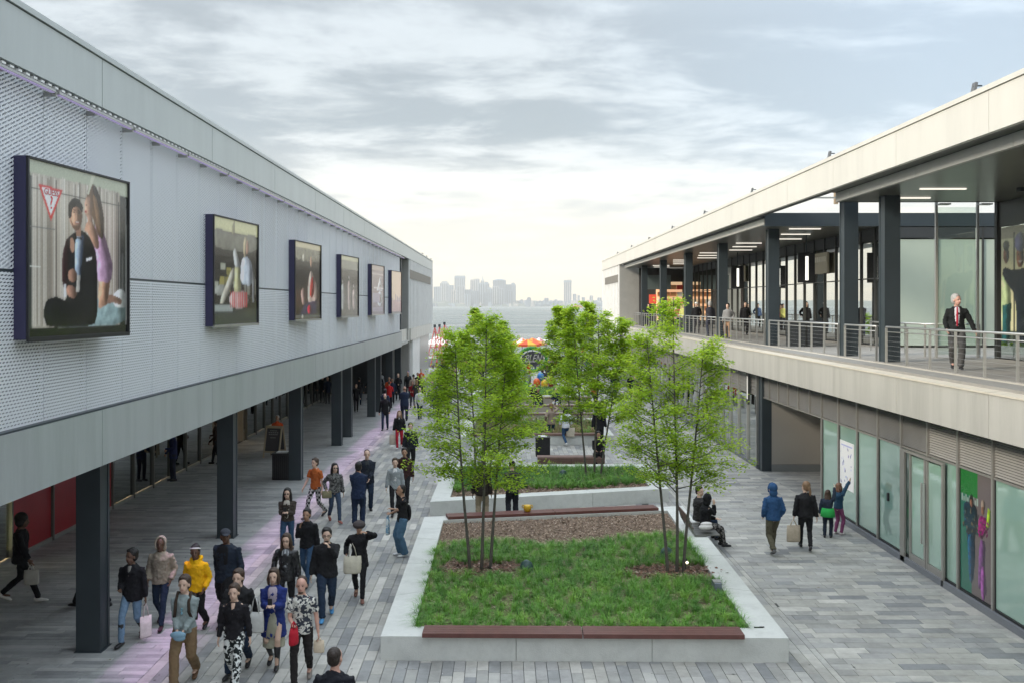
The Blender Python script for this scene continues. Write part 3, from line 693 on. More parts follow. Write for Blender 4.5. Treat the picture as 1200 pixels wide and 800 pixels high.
rbx('window_pane', TEAL, XG+0.025, XG+0.045, D0-0.02, D1+0.03, 0.02, ZL-0.032)
rbx('card_reader', M_BLACK, XG-0.045, XG-0.002, 25.05, 25.12, 1.25, 1.45)
# passage (recess) between Y 30.3 and 37.1
WPASS = mat('passage_wall_beige', (0.36, 0.335, 0.30), 0.6, 0, 0.06, 0.7)
rbx('passage_back_wall', WPASS, XG+0.28, 17, 37.1, 37.3, 0.26, RZ1); rbx('passage_skirting', mat('skirting_grey', (0.20, 0.21, 0.21), 0.5), XG+0.28, 17, 37.06, 37.28, 0, 0.255)
rbx('passage_near_wall', WPASS, XG+0.10, 17, 30.15, 30.26, 0, RZ1)
rbx('passage_end_wall', WPASS, 17, 17.2, 30, 37.3, 0, RZ1)
rbx('passage_ceiling', mat('passage_ceiling', (0.35, 0.34, 0.32), 0.7), XG+0.06, 17, 30.3, 37.1, ZL+0.02, ZL+0.05)
hcol(RB, XG+0.10, 37.35, 0, ZL+0.9, 0.36, 0.5)
y = 30.3
while y < 37.3:
    louver(y, y+1.2, 16); rbx('mullion', M_FRM, XG-0.05, XG+0.02, y-0.03, y+0.03, ZL-0.03, RZ1-0.02); y += 1.2
rbx('transom', M_FRM, XG-0.03, XG+0.05, 30.33, 37.3, ZL-0.03, ZL+0.015)
y = 38.0
while y < 77.5:
    y2 = y+1.5
    louver(y, y2, 6); rbx('mullion', M_RAIL, XG-0.07, XG+0.06, y-0.03, y+0.03, 0.10, RZ1-0.02)
    rbx('window_pane', GLO, XG, XG+0.02, y+0.03, y2-0.03, 0.12, ZL-0.03); rbx('transom', M_FRM, XG-0.02, XG+0.04, y+0.03, y2-0.03, ZL-0.03, ZL+0.015)
    y = y2
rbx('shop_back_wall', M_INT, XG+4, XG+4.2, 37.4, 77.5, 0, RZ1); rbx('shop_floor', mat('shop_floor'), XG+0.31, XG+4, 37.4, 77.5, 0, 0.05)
rbx('ground_floor_ceiling', M_DARKW, XG+0.07, 26, 2, 30.1, RZ1-0.1, RZ1+0.2); rbx('ground_floor_ceiling', M_DARKW, XG+0.07, 26, 37.4, 77.9, RZ1-0.1, RZ1+0.2)
rbx('fascia_soffit', M_DARKW, XFR+0.105, XG+0.06, 2, 77.9, RZ1-0.012, RZ1+0.01)
rbx('service_sign', M_BLACK, XG-0.12, XG-0.08, 39.0, 39.35, 2.3, 3.55); rbx('service_sign_face', M_WHITE, XG-0.125, XG-0.121, 39.08, 39.27, 2.5, 3.4)
for i, yc in enumerate((19.1, 27.6, 36.2, 44.8, 53.4, 62.0, 70.5, 79.2)): floodlight(XFR+0.05, yc, 1, ['large', 'second', 'third', 'fourth', 'fifth', 'sixth', 'seventh', 'farthest'][i]+' floodlight along the right roof edge counting from the near end')
# ------------------------------------------------------------------ billboards on the left wall
BOXM = mat('navy_box', (0.035, 0.032, 0.085), 0.4)
PR = {}
def pm(c, r=0.22):
    k = 'print_%s' % (c,)
    if k not in PR: PR[k] = mat(k, c, r, 0, 0.10, 6, spec=0.6)
    return PR[k]
import numpy as np
def print_mat():
    if 'printed_picture' in MATS: return MATS['printed_picture']
    m = mat('printed_picture', (0.5, 0.5, 0.5), 0.2, 0, 0, spec=0.6, coat=0.15); nt = m.node_tree; at_ = nt.nodes.new('ShaderNodeAttribute'); at_.attribute_name = 'ink'
    nt.links.new(at_.outputs['Color'], nt.nodes['Principled BSDF'].inputs['Base Color']); return m
NR = np.random.RandomState(5)
def blur(a, r):
    for _ in range(2):
        for ax in (0, 1):
            q = np.pad(a, [(r, r) if i == ax else (0, 0) for i in range(a.ndim)], mode='edge'); c = np.cumsum(q, axis=ax); c = np.concatenate([np.zeros_like(np.take(c, [0], ax)), c], ax)
            n = a.shape[ax]; w_ = 2*r+1; a = (np.take(c, range(w_, w_+n), ax)-np.take(c, range(0, n), ax))/w_
    return a
class Poster:
    """a printed picture: soft shaded shapes inked on the vertices of one flat fine sheet"""
    def __init__(s, P00, P10, P01, nrm, res=110):
        s.o, s.u, s.v, s.n = Vector(P00), Vector(P10)-Vector(P00), Vector(P01)-Vector(P00), Vector(nrm).normalized(); s.k = 1
        s.W = res; s.H = int(res*s.v.length/s.u.length); s.c = np.zeros((s.H, s.W, 3)); s.U, s.V = np.meshgrid((np.arange(s.W)+.5)/s.W, (np.arange(s.H)+.5)/s.H)
    def shape(s, pts, c, flat=False, rnd_=True):
        if len(pts) >= 5 and rnd_:
            q = []
            for i in range(len(pts)):
                a, b_ = pts[i], pts[(i+1) % len(pts)]; q += [(a[0]*.8+b_[0]*.2, a[1]*.8+b_[1]*.2), (a[0]*.2+b_[0]*.8, a[1]*.2+b_[1]*.8)]
            pts = q
        m = np.zeros((s.H, s.W), bool); n = len(pts)
        for i in range(n):
            (x1, y1), (x2, y2) = pts[i], pts[(i+1) % n]
            if y1 == y2: continue
            m ^= ((s.V < y1) != (s.V < y2)) & (s.U < (x2-x1)*(s.V-y1)/(y2-y1)+x1)
        mf = m.astype(float); e = blur(mf, 1) if s.W > 60 else mf; mf = np.clip(mf*.6+e*.4, 0, 1)
        col = np.array(c)[None, None, :]*np.ones((s.H, s.W, 1))
        if not flat:
            h_ = blur(m.astype(float), max(2, s.W//22)); gx = np.gradient(h_, axis=1)*s.W/9; gy = np.gradient(h_, axis=0)*s.W/9
            sh = np.clip(0.80+0.9*gx-0.35*gy*0+0.28*(h_-.5), 0.35, 1.55); sh = sh*(1+0.22*blur(NR.randn(s.H, s.W), 2)*3)
            col = col*np.clip(sh, .25, 1.7)[..., None]
        s.c = s.c*(1-mf[..., None])+col*mf[..., None]
    def rect(s, a, b_, c, d, col): s.shape([(a, c), (b_, c), (b_, d), (a, d)], col, True)
    def ell(s, cu, cv, ru, rv, c, rot=0, n=22):
        asp = s.v.length/s.u.length; pts = []
        for i in range(n):
            t = 2*math.pi*i/n; x, y = ru*math.cos(t), rv*asp*math.sin(t)
            pts.append((cu+x*math.cos(rot)-y*math.sin(rot), cv+(x*math.sin(rot)+y*math.cos(rot))/asp))
        s.shape(pts, c, ru < 0.03, False)
    def done(s, name, parent):
        W_, H__ = s.W+1, s.H+1; cc = np.clip(np.maximum(s.c, 0)**1.35*1.22*(1+0.05*NR.randn(s.H, s.W, 1)), 0, .85); vc = np.zeros((H__, W_, 3)); vc[:-1, :-1] = cc; vc[-1, :-1] = cc[-1]; vc[:, -1] = vc[:, -2]
        o_, u_, v_ = np.array(s.o), np.array(s.u), np.array(s.v); iu, iv = np.meshgrid(np.arange(W_)/s.W, np.arange(H__)/s.H)
        co = o_+iu[..., None]*u_+iv[..., None]*v_+np.array(s.n)*0.0012
        idx = np.arange(W_*H__).reshape(H__, W_); fc = np.stack([idx[:-1, :-1], idx[:-1, 1:], idx[1:, 1:], idx[1:, :-1]], -1).reshape(-1, 4)
        me = bpy.data.meshes.new(name); me.from_pydata(co.reshape(-1, 3).tolist(), [], fc.tolist()); at_ = me.color_attributes.new('ink', 'FLOAT_COLOR', 'POINT')
        at_.data.foreach_set('color', np.concatenate([vc.reshape(-1, 3), np.ones((W_*H__, 1))], 1).ravel()); me.materials.append(print_mat())
        o = bpy.data.objects.new(name, me); link(o); return fit(o, parent)
def billboard(i, ys, lab):
    ya, yb = ys, ys+2.93; wall = XL-0.17
    Xa, Xb = XL+0.04, XL+0.315
    T = empty('billboard', (XL, ya, 5.7), label=lab, cat='billboard', group='illuminated billboards on the perforated wall')
    z0, z1 = 5.69, 8.18
    k = MB(); q = [(wall, ya), (Xa, ya), (Xb, yb), (wall, yb)]
    k.poly([(x, y, z0) for x, y in q]); k.poly([(x, y, z1) for x, y in q][::-1])
    for j in range(4): (x1, y1), (x2, y2) = q[j], q[(j+1) % 4]; k.quad((x1, y1, z0), (x2, y2, z0), (x2, y2, z1), (x1, y1, z1))
    fit(k.build('box', BOXM), T)
    n = Vector((yb-ya, -(Xb-Xa), 0)).normalized(); e = n*0.004
    P00 = Vector((Xa, ya, z0))+e; P10 = Vector((Xb, yb, z0))+e; P01 = Vector((Xa, ya, z1))+e
    # thin dark frame lips
    for (u0, u1, v0, v1) in ((0, 1, -0.012, 0.012), (0, 1, 0.988, 1.0), (0.0, 0.012, 0, 1), (0.988, 1.0, 0, 1)):
        k = MB(); U, V = P10-P00, P01-P00; c = [P00+U*a+V*b_ for a, b_ in ((u0, v0), (u1, v0), (u1, v1), (u0, v1))]
        k.poly(c); k.poly([p+n*0.03 for p in c])
        for j in range(4): k.quad(c[j], c[(j+1) % 4], c[(j+1) % 4]+n*0.03, c[j]+n*0.03)
        fit(k.build('frame_edge', M_TRIM if v1 < 0.5 and i != 0 else M_BLACK), T)
    return T, Poster(P00, P10, P01, n, 190 if i == 0 else 96), n
SK = (0.55, 0.36, 0.27)
# 1: couple with tuxedo
T, p, n = billboard(0, 13.46, 'nearest and largest billboard with a couple, man in black tuxedo and woman in lilac dress')
p.rect(0, 1, 0, 1, (0.05, 0.055, 0.05)); p.rect(0.0, 1, 0.90, 1, (0.50, 0.52, 0.42)); p.rect(0.05, 0.90, 0.05, 0.92, (0.50, 0.46, 0.40))
for j in range(60):
    u = 0.03+j*0.0148; c = rnd.choice([(0.30, 0.26, 0.22), (0.66, 0.62, 0.56), (0.20, 0.17, 0.15), (0.76, 0.73, 0.68), (0.45, 0.40, 0.34), (0.58, 0.53, 0.46)])
    a = rnd.uniform(0.004, 0.012); p.rect(u, u+a, 0.05+rnd.random()*0.03, 0.90+rnd.random()*0.03, c)
for j in range(14): u = 0.86+rnd.random()*0.13; p.rect(u, u+0.01, 0.25*rnd.random(), 0.5+0.4*rnd.random(), rnd.choice([(0.07, 0.07, 0.07), (0.3, 0.3, 0.28), (0.14, 0.14, 0.13)]))
p.rect(0, 0.045, 0, 0.9, (0.12, 0.13, 0.12)); p.rect(0, 1, 0.83, 0.836, (0.10, 0.10, 0.09)); p.rect(0.0, 1.0, 0, 0.06, (0.02, 0.024, 0.024))
p.shape([(0.28, 0.06), (0.32, 0.14), (0.60, 0.22), (0.80, 0.25), (0.97, 0.22), (0.97, 0.06)], (0.42, 0.54, 0.54)); p.shape([(0.80, 0.24), (0.90, 0.30), (0.97, 0.28), (0.99, 0.18), (0.86, 0.17)], (0.78, 0.80, 0.76)); p.shape([(0.27, 0.06), (0.36, 0.07), (0.38, 0.13), (0.30, 0.11)], (0.62, 0.66, 0.62))
p.shape([(0.66, 0.16), (0.80, 0.21), (0.92, 0.19), (0.93, 0.23), (0.80, 0.26), (0.68, 0.24)], SK); p.shape([(0.66, 0.20), (0.68, 0.38), (0.80, 0.38), (0.78, 0.26), (0.75, 0.18)], (0.62, 0.40, 0.28))
p.shape([(0.64, 0.34), (0.80, 0.33), (0.83, 0.44), (0.78, 0.54), (0.73, 0.64), (0.66, 0.70), (0.60, 0.64), (0.62, 0.48)], (0.60, 0.42, 0.55))
p.shape([(0.54, 0.84), (0.57, 0.93), (0.64, 0.93), (0.70, 0.84), (0.73, 0.72), (0.72, 0.60), (0.66, 0.62), (0.62, 0.72), (0.56, 0.76)], (0.16, 0.10, 0.06)); p.shape([(0.60, 0.88), (0.66, 0.84), (0.70, 0.70), (0.69, 0.62), (0.65, 0.70)], (0.34, 0.22, 0.13))
p.ell(0.565, 0.785, 0.040, 0.066, (0.60, 0.40, 0.30)); p.rect(0.535, 0.552, 0.795, 0.802, (0.08, 0.05, 0.04)); p.rect(0.528, 0.545, 0.752, 0.760, (0.45, 0.10, 0.10)); p.shape([(0.55, 0.74), (0.60, 0.74), (0.62, 0.64), (0.57, 0.64)], (0.60, 0.40, 0.30))
p.shape([(0.35, 0.40), (0.36, 0.58), (0.42, 0.62), (0.52, 0.64), (0.60, 0.59), (0.65, 0.50), (0.66, 0.30), (0.66, 0.14), (0.62, 0.06), (0.18, 0.06), (0.14, 0.14), (0.17, 0.22), (0.26, 0.24), (0.36, 0.21)], (0.016, 0.016, 0.020))
p.shape([(0.31, 0.30), (0.31, 0.48), (0.36, 0.60), (0.39, 0.50), (0.37, 0.28)], (0.07, 0.025, 0.03)); p.shape([(0.43, 0.36), (0.43, 0.56), (0.46, 0.62), (0.51, 0.60), (0.49, 0.48), (0.47, 0.34)], (0.55, 0.64, 0.74)); p.shape([(0.50, 0.62), (0.53, 0.60), (0.49, 0.36), (0.47, 0.34)], (0.10, 0.13, 0.18))
p.shape([(0.425, 0.575), (0.46, 0.590), (0.50, 0.580), (0.50, 0.600), (0.46, 0.593), (0.425, 0.605)], (0.01, 0.01, 0.01)); p.rect(0.44, 0.49, 0.60, 0.66, (0.42, 0.27, 0.20))
p.ell(0.440, 0.725, 0.064, 0.088, (0.56, 0.36, 0.26)); p.shape([(0.37, 0.70), (0.365, 0.78), (0.41, 0.825), (0.47, 0.825), (0.51, 0.785), (0.505, 0.745), (0.47, 0.775), (0.41, 0.77), (0.395, 0.70)], (0.02, 0.016, 0.014))
p.shape([(0.385, 0.70), (0.41, 0.645), (0.44, 0.632), (0.47, 0.640), (0.50, 0.70), (0.47, 0.660), (0.42, 0.660)], (0.34, 0.21, 0.15)); p.rect(0.412, 0.432, 0.737, 0.744, (0.03, 0.02, 0.02)); p.rect(0.462, 0.482, 0.737, 0.744, (0.03, 0.02, 0.02)); p.rect(0.408, 0.436, 0.752, 0.757, (0.05, 0.03, 0.02)); p.rect(0.458, 0.486, 0.752, 0.757, (0.05, 0.03, 0.02)); p.rect(0.432, 0.472, 0.674, 0.690, (0.40, 0.17, 0.14)); p.rect(0.438, 0.466, 0.679, 0.687, (0.74, 0.68, 0.64)); p.rect(0.444, 0.450, 0.70, 0.735, (0.66, 0.45, 0.34))
p.ell(0.41, 0.365, 0.045, 0.040, (0.50, 0.32, 0.24)); p.shape([(0.34, 0.28), (0.37, 0.31), (0.43, 0.30), (0.46, 0.26), (0.43, 0.225), (0.37, 0.24)], (0.52, 0.33, 0.25)); p.rect(0.325, 0.345, 0.24, 0.31, (0.75, 0.75, 0.75)); p.shape([(0.44, 0.27), (0.475, 0.27), (0.485, 0.37), (0.455, 0.37)], (0.74, 0.72, 0.66)); p.shape([(0.54, 0.455), (0.60, 0.470), (0.60, 0.485), (0.54, 0.472)], (0.85, 0.85, 0.85), True)
p.shape([(0.52, 0.64), (0.56, 0.63), (0.64, 0.53), (0.68, 0.55), (0.66, 0.64), (0.60, 0.70), (0.55, 0.70)], (0.56, 0.36, 0.26)); p.ell(0.405, 0.545, 0.022, 0.045, (0.55, 0.36, 0.27), 0.2)
p.shape([(0.100, 0.865), (0.315, 0.855), (0.21, 0.665)], (0.60, 0.05, 0.05), True); p.shape([(0.128, 0.850), (0.290, 0.843), (0.21, 0.698)], (0.78, 0.77, 0.77), True)
p.rect(0.02, 0.12, 0.40, 0.404, (0.8, 0.8, 0.75)); p.rect(0.0, 0.25, 0.62, 0.623, (0.25, 0.25, 0.24)); p.shape([(0.60, 1.0), (0.55, 0.86), (0.565, 0.86), (0.64, 1.0)], (0.62, 0.62, 0.52), True)
kk = p.k; p.done('poster', T)
ang = math.atan2(p.u.y, p.u.x); rot = (R(90), 0, ang)
def ptext(p, T, s, u, v, size, col, sx=1.0):
    loc = p.o+p.u*u+p.v*v+p.n*(0.0012*(p.k+4)); o = text_mesh(s, size, 'lettering', pm(col), None, (0, 0, 0), (0, 0, 0), 0.001, sx=sx)
    o.matrix_world = Matrix.Translation(loc) @ Matrix.Rotation(ang, 4, 'Z') @ Matrix.Rotation(R(90), 4, 'X') @ Matrix.Diagonal((sx, 1, 1, 1)); return fit(o, T)
ptext(p, T, 'GUESS', 0.21, 0.825, 0.13, (0.55, 0.06, 0.08)); ptext(p, T, '?', 0.21, 0.765, 0.26, (0.70, 0.04, 0.05))
# 2
T, p, n = billboard(1, 22.1, 'second billboard with a woman in a white shirt seated in a shop window scene')
p.rect(0, 1, 0, 1, (0.035, 0.035, 0.03)); p.rect(0, 1, 0.88, 1, (0.62, 0.60, 0.38)); p.shape([(0, 0.72), (0.35, 0.70), (1, 0.72), (1, 0.90), (0.45, 0.86), (0, 0.90)], (0.24, 0.24, 0.20)); p.shape([(0.40, 0.86), (0.46, 0.86), (0.46, 1), (0.40, 0.94)], (0.35, 0.33, 0.20))
for j in range(16): u, v = rnd.uniform(0, 0.5), rnd.uniform(0.28, 0.52); p.rect(u, u+0.10, v, v+0.06, rnd.choice([(0.45, 0.40, 0.16), (0.30, 0.27, 0.10), (0.5, 0.5, 0.42)]))
for j in range(10): u = rnd.uniform(0.5, 0.95); p.rect(u, u+0.03, 0.3, rnd.uniform(0.4, 0.65), rnd.choice([(0.12, 0.12, 0.10), (0.3, 0.3, 0.25)]))
p.rect(0, 1, 0.0, 0.16, (0.10, 0.11, 0.10)); p.rect(0.0, 0.42, 0.14, 0.20, (0.45, 0.48, 0.46)); p.ell(0.18, 0.33, 0.17, 0.05, (0.5, 0.5, 0.46))
p.ell(0.56, 0.25, 0.22, 0.09, (0.62, 0.5, 0.48)); 
for j in range(9): u = 0.36+j*0.045; p.rect(u, u+0.02, 0.17, 0.32, (0.62, 0.10, 0.10))
p.shape([(0.13, 0.22), (0.22, 0.20), (0.48, 0.46), (0.44, 0.56), (0.36, 0.50)], (0.62, 0.58, 0.50)); p.shape([(0.45, 0.32), (0.60, 0.32), (0.58, 0.55), (0.46, 0.55)], (0.62, 0.60, 0.38))
p.shape([(0.46, 0.55), (0.42, 0.70), (0.47, 0.74), (0.56, 0.62), (0.60, 0.55)], (0.62, 0.62, 0.60)); p.shape([(0.58, 0.40), (0.60, 0.62), (0.70, 0.68), (0.82, 0.64), (0.88, 0.56), (0.86, 0.38)], (0.62, 0.68, 0.72))
p.ell(0.735, 0.76, 0.045, 0.07, SK); p.shape([(0.66, 0.66), (0.66, 0.84), (0.75, 0.87), (0.72, 0.78), (0.71, 0.66)], (0.55, 0.48, 0.33)); p.shape([(0.86, 0.55), (0.92, 0.45), (0.92, 0.22), (0.86, 0.22)], (0.35, 0.36, 0.36))
p.done('poster', T)
# 3
T, p, n = billboard(2, 30.7, 'third billboard with a figure in a red and white outfit against a dark shop')
p.rect(0, 1, 0, 1, (0.03, 0.03, 0.03)); p.shape([(0, 0.78), (0.5, 0.74), (1, 0.78), (1, 1), (0, 1)], (0.26, 0.25, 0.19)); p.rect(0, 1, 0.93, 1, (0.62, 0.55, 0.38))
p.ell(0.34, 0.80, 0.05, 0.05, (0.6, 0.56, 0.48)); p.shape([(0.28, 0.20), (0.22, 0.36), (0.32, 0.44), (0.40, 0.36), (0.38, 0.20)], (0.50, 0.36, 0.32))
p.ell(0.62, 0.76, 0.045, 0.07, SK); p.shape([(0.48, 0.22), (0.50, 0.52), (0.60, 0.66), (0.72, 0.60), (0.86, 0.44), (0.84, 0.16), (0.76, 0.18)], (0.68, 0.56, 0.48)); p.shape([(0.56, 0.34), (0.62, 0.58), (0.74, 0.54), (0.74, 0.36), (0.64, 0.28)], (0.55, 0.03, 0.03))
p.shape([(0.2, 0.08), (0.4, 0.22), (0.85, 0.26), (0.86, 0.08)], (0.06, 0.07, 0.16)); p.ell(0.55, 0.14, 0.08, 0.06, (0.55, 0.04, 0.10)); p.rect(0, 1, 0.02, 0.07, (0.20, 0.20, 0.19)); p.ell(0.30, 0.05, 0.04, 0.02, (0.8, 0.8, 0.7))
for j in range(8): p.rect(0.08+j*0.11, 0.085+j*0.11+0.01, 0.3, 0.74, (0.13, 0.12, 0.10))
p.done('poster', T)
# 4
T, p, n = billboard(3, 39.4, 'fourth billboard with a black and white picture of standing figures')
p.rect(0, 1, 0, 1, (0.04, 0.045, 0.04)); p.rect(0, 1, 0.78, 1, (0.30, 0.30, 0.25)); p.rect(0, 1, 0.93, 1, (0.6, 0.58, 0.42))
for (u, v, sc) in ((0.12, 0.55, 1.0), (0.48, 0.62, 1.0), (0.75, 0.48, 0.9)):
    p.shape([(u-0.09, 0.12), (u-0.10, v-0.05), (u, v), (u+0.10, v-0.05), (u+0.09, 0.12)], rnd.choice([(0.5, 0.52, 0.5), (0.45, 0.38, 0.35)])); p.ell(u, v+0.05, 0.05, 0.055, (0.4, 0.38, 0.36)); p.ell(u, v+0.08, 0.055, 0.035, (0.02, 0.02, 0.02))
    for j in range(5): p.rect(u-0.08+j*0.035, u-0.07+j*0.035, 0.14, v-0.1, (0.13, 0.13, 0.13))
p.done('poster', T)
# 5
T, p, n = billboard(4, 48.5, 'fifth billboard printed in mauve and grey with a white triangle over a white ring')
p.rect(0, 1, 0, 1, (0.28, 0.22, 0.24)); p.rect(0, 1, 0.9, 1, (0.45, 0.36, 0.34)); p.rect(0.08, 0.92, 0.80, 0.84, (0.5, 0.42, 0.42))
p.shape([(0.42, 0.50), (0.68, 0.78), (0.90, 0.50)], (0.62, 0.64, 0.70)); p.shape([(0.55, 0.52), (0.68, 0.66), (0.80, 0.52)], (0.28, 0.22, 0.24)); p.ell(0.66, 0.33, 0.22, 0.15, (0.62, 0.64, 0.70)); p.ell(0.66, 0.33, 0.12, 0.10, (0.30, 0.26, 0.30)); p.rect(0.2, 0.95, 0.53, 0.56, (0.65, 0.60, 0.60)); p.rect(0.1, 0.6, 0.25, 0.45, (0.36, 0.32, 0.40)); p.rect(0.1, 0.9, 0.08, 0.16, (0.36, 0.30, 0.36))
p.done('poster', T)
# 6
T, p, n = billboard(5, 57.1, 'sixth and farthest billboard with a plain peach sunset picture')
p.rect(0, 1, 0, 1, (0.72, 0.55, 0.42)); p.rect(0, 1, 0.0, 0.32, (0.55, 0.38, 0.36)); p.rect(0, 1, 0.0, 0.05, (0.2, 0.18, 0.18))
for j in range(9): u = rnd.random()*0.9; p.rect(u, u+0.05, 0.28, rnd.uniform(0.34, 0.48), (0.42, 0.34, 0.36))
p.done('poster', T)

# window print on the near upper shop: two people in dark tops
T = empty('window_print', (XSHOP, 27, DECK), label='large window print of two people in dark tops beside the upper walkway', cat='poster')
p = Poster((XSHOP-0.012, 28.1, 5.15), (XSHOP-0.012, 25.2, 5.15), (XSHOP-0.012, 28.1, 8.34), (-1, 0, 0))
p.rect(0, 1, 0, 1, (0.62, 0.60, 0.42)); p.rect(0, 1, 0.9, 1, (0.35, 0.33, 0.26)); p.rect(0, 1, 0, 0.1, (0.1, 0.12, 0.1))
p.shape([(0.02, 0.10), (0.0, 0.35), (0.02, 0.62), (0.16, 0.62), (0.20, 0.35), (0.16, 0.10)], (0.50, 0.58, 0.36)); p.shape([(0.02, 0.0), (0.03, 0.32), (0.20, 0.34), (0.17, 0.0)], (0.03, 0.11, 0.12)); p.ell(0.10, 0.76, 0.055, 0.075, (0.22, 0.12, 0.08)); p.ell(0.10, 0.84, 0.06, 0.045, (0.02, 0.02, 0.02))
p.shape([(0.30, 0.0), (0.28, 0.40), (0.02, 0.58), (0.05, 0.66), (0.24, 0.62), (0.45, 0.64), (0.66, 0.58), (0.72, 0.30), (0.64, 0.0)], (0.025, 0.03, 0.045)); p.ell(0.36, 0.74, 0.07, 0.10, (0.26, 0.13, 0.08)); p.ell(0.36, 0.86, 0.11, 0.08, (0.16, 0.15, 0.26))
p.ell(0.33, 0.755, 0.01, 0.008, (0.02, 0.02, 0.02)); p.ell(0.385, 0.755, 0.01, 0.008, (0.02, 0.02, 0.02)); p.shape([(0.32, 0.70), (0.40, 0.70), (0.36, 0.68)], (0.75, 0.7, 0.65)); p.shape([(0.66, 0.58), (0.72, 0.30), (0.80, 0.30), (0.74, 0.56)], (0.26, 0.13, 0.08))
p.rect(0.24, 0.26, 0, 0.95, (0.05, 0.05, 0.05)); p.done('print', T)
# ground floor window print: green banner, figures in purple and teal
T = empty('shopfront_print', (XG, 20, 0), label='shopfront window print with green banner and figures in purple and teal', cat='poster')
yA, yB = bay[6]-0.04, bay[7]+0.045
p = Poster((XG-0.006, yA-0.04, 0.2), (XG-0.006, yB, 0.2), (XG-0.006, yA-0.04, ZL-0.035), (-1, 0, 0))
p.rect(0, 1, 0, 1, (0.20, 0.17, 0.17)); p.rect(0, 0.36, 0, 1, (0.05, 0.20, 0.15)); p.rect(0, 0.55, 0.80, 1, (0.02, 0.22, 0.05)); 
for j in range(9): p.rect(0.04+j*0.06, 0.08+j*0.06, 0.74, 0.80-(j % 2)*0.02, (0.35, 0.42, 0.38))
p.shape([(0.30, 0.10), (0.20, 0.50), (0.10, 0.62), (0.12, 0.74), (0.50, 0.75), (0.58, 0.60), (0.46, 0.48), (0.48, 0.30), (0.40, 0.10)], (0.025, 0.07, 0.10)); p.shape([(0.28, 0.10), (0.22, 0.48), (0.44, 0.48), (0.44, 0.28), (0.38, 0.08)], (0.03, 0.12, 0.20))
p.shape([(0.55, 0.50), (0.58, 0.66), (0.80, 0.68), (0.92, 0.62), (0.72, 0.50)], (0.26, 0.01, 0.16)); p.shape([(0.80, 0.58), (0.92, 0.62), (0.98, 0.74), (0.86, 0.76)], (0.30, 0.42, 0.03)); p.shape([(0.56, 0.08), (0.60, 0.48), (0.80, 0.48), (0.76, 0.26), (0.84, 0.06), (0.74, 0.06), (0.68, 0.25), (0.66, 0.08)], (0.20, 0.09, 0.22)); p.ell(0.72, 0.14, 0.08, 0.14, (0.30, 0.10, 0.30)); p.ell(0.36, 0.76, 0.07, 0.05, (0.03, 0.02, 0.02)); p.ell(0.72, 0.765, 0.065, 0.045, (0.30, 0.24, 0.20)); p.ell(0.71, 0.72, 0.05, 0.035, (0.30, 0.17, 0.12)); p.ell(0.36, 0.745, 0.05, 0.035, (0.26, 0.15, 0.11))
for j in range(70): u, v = rnd.uniform(0.10, 0.56), rnd.uniform(0.48, 0.70); p.ell(u, v, rnd.uniform(.012, .035), rnd.uniform(.006, .02), rnd.choice([(0.02, 0.09, 0.10), (0.05, 0.04, 0.03), (0.10, 0.14, 0.13), (0.02, 0.03, 0.05), (0.20, 0.16, 0.10)]), rnd.random()*3, 7)
for j in range(30): u, v = rnd.uniform(0.58, 0.86), rnd.uniform(0.50, 0.67); p.ell(u, v, rnd.uniform(.01, .03), rnd.uniform(.006, .018), rnd.choice([(0.30, 0.01, 0.18), (0.16, 0.01, 0.10), (0.36, 0.05, 0.20), (0.05, 0.02, 0.05)]), rnd.random()*3, 7)
for j in range(6): p.shape([(0.28+j*.03, 0.12), (0.29+j*.028, 0.46), (0.30+j*.028, 0.46), (0.29+j*.03, 0.12)], (0.02, 0.06, 0.11), True)
p.done('print', T)
# white map poster the children point at
T = empty('map_poster', (XG, 28, 1), label='white printed map poster stuck on the green glass where a child is pointing', cat='poster')
yA, yB = bay[1]-0.10, bay[1]-1.22
p = Poster((XG-0.016, yA, 0.98), (XG-0.016, yB, 0.98), (XG-0.016, yA, 2.32), (-1, 0, 0))
p.rect(0, 1, 0, 1, (0.80, 0.82, 0.90)); p.rect(0.1, 0.9, 0.90, 0.93, (0.45, 0.47, 0.7))
for j in range(26): u, v = rnd.uniform(0.05, 0.85), rnd.uniform(0.06, 0.9); p.ell(u, v, rnd.uniform(0.01, 0.06), rnd.uniform(0.01, 0.05), rnd.choice([(0.48, 0.50, 0.74), (0.62, 0.62, 0.80), (0.40, 0.45, 0.66), (0.55, 0.50, 0.75)]), rnd.random()*3, 7)
p.done('print', T)
bx('backing_sheet', M_WHITE, XG-0.015, XG-0.003, yB, yA, 0.98, 2.32, None); fit(bpy.data.objects['backing_sheet'], T)

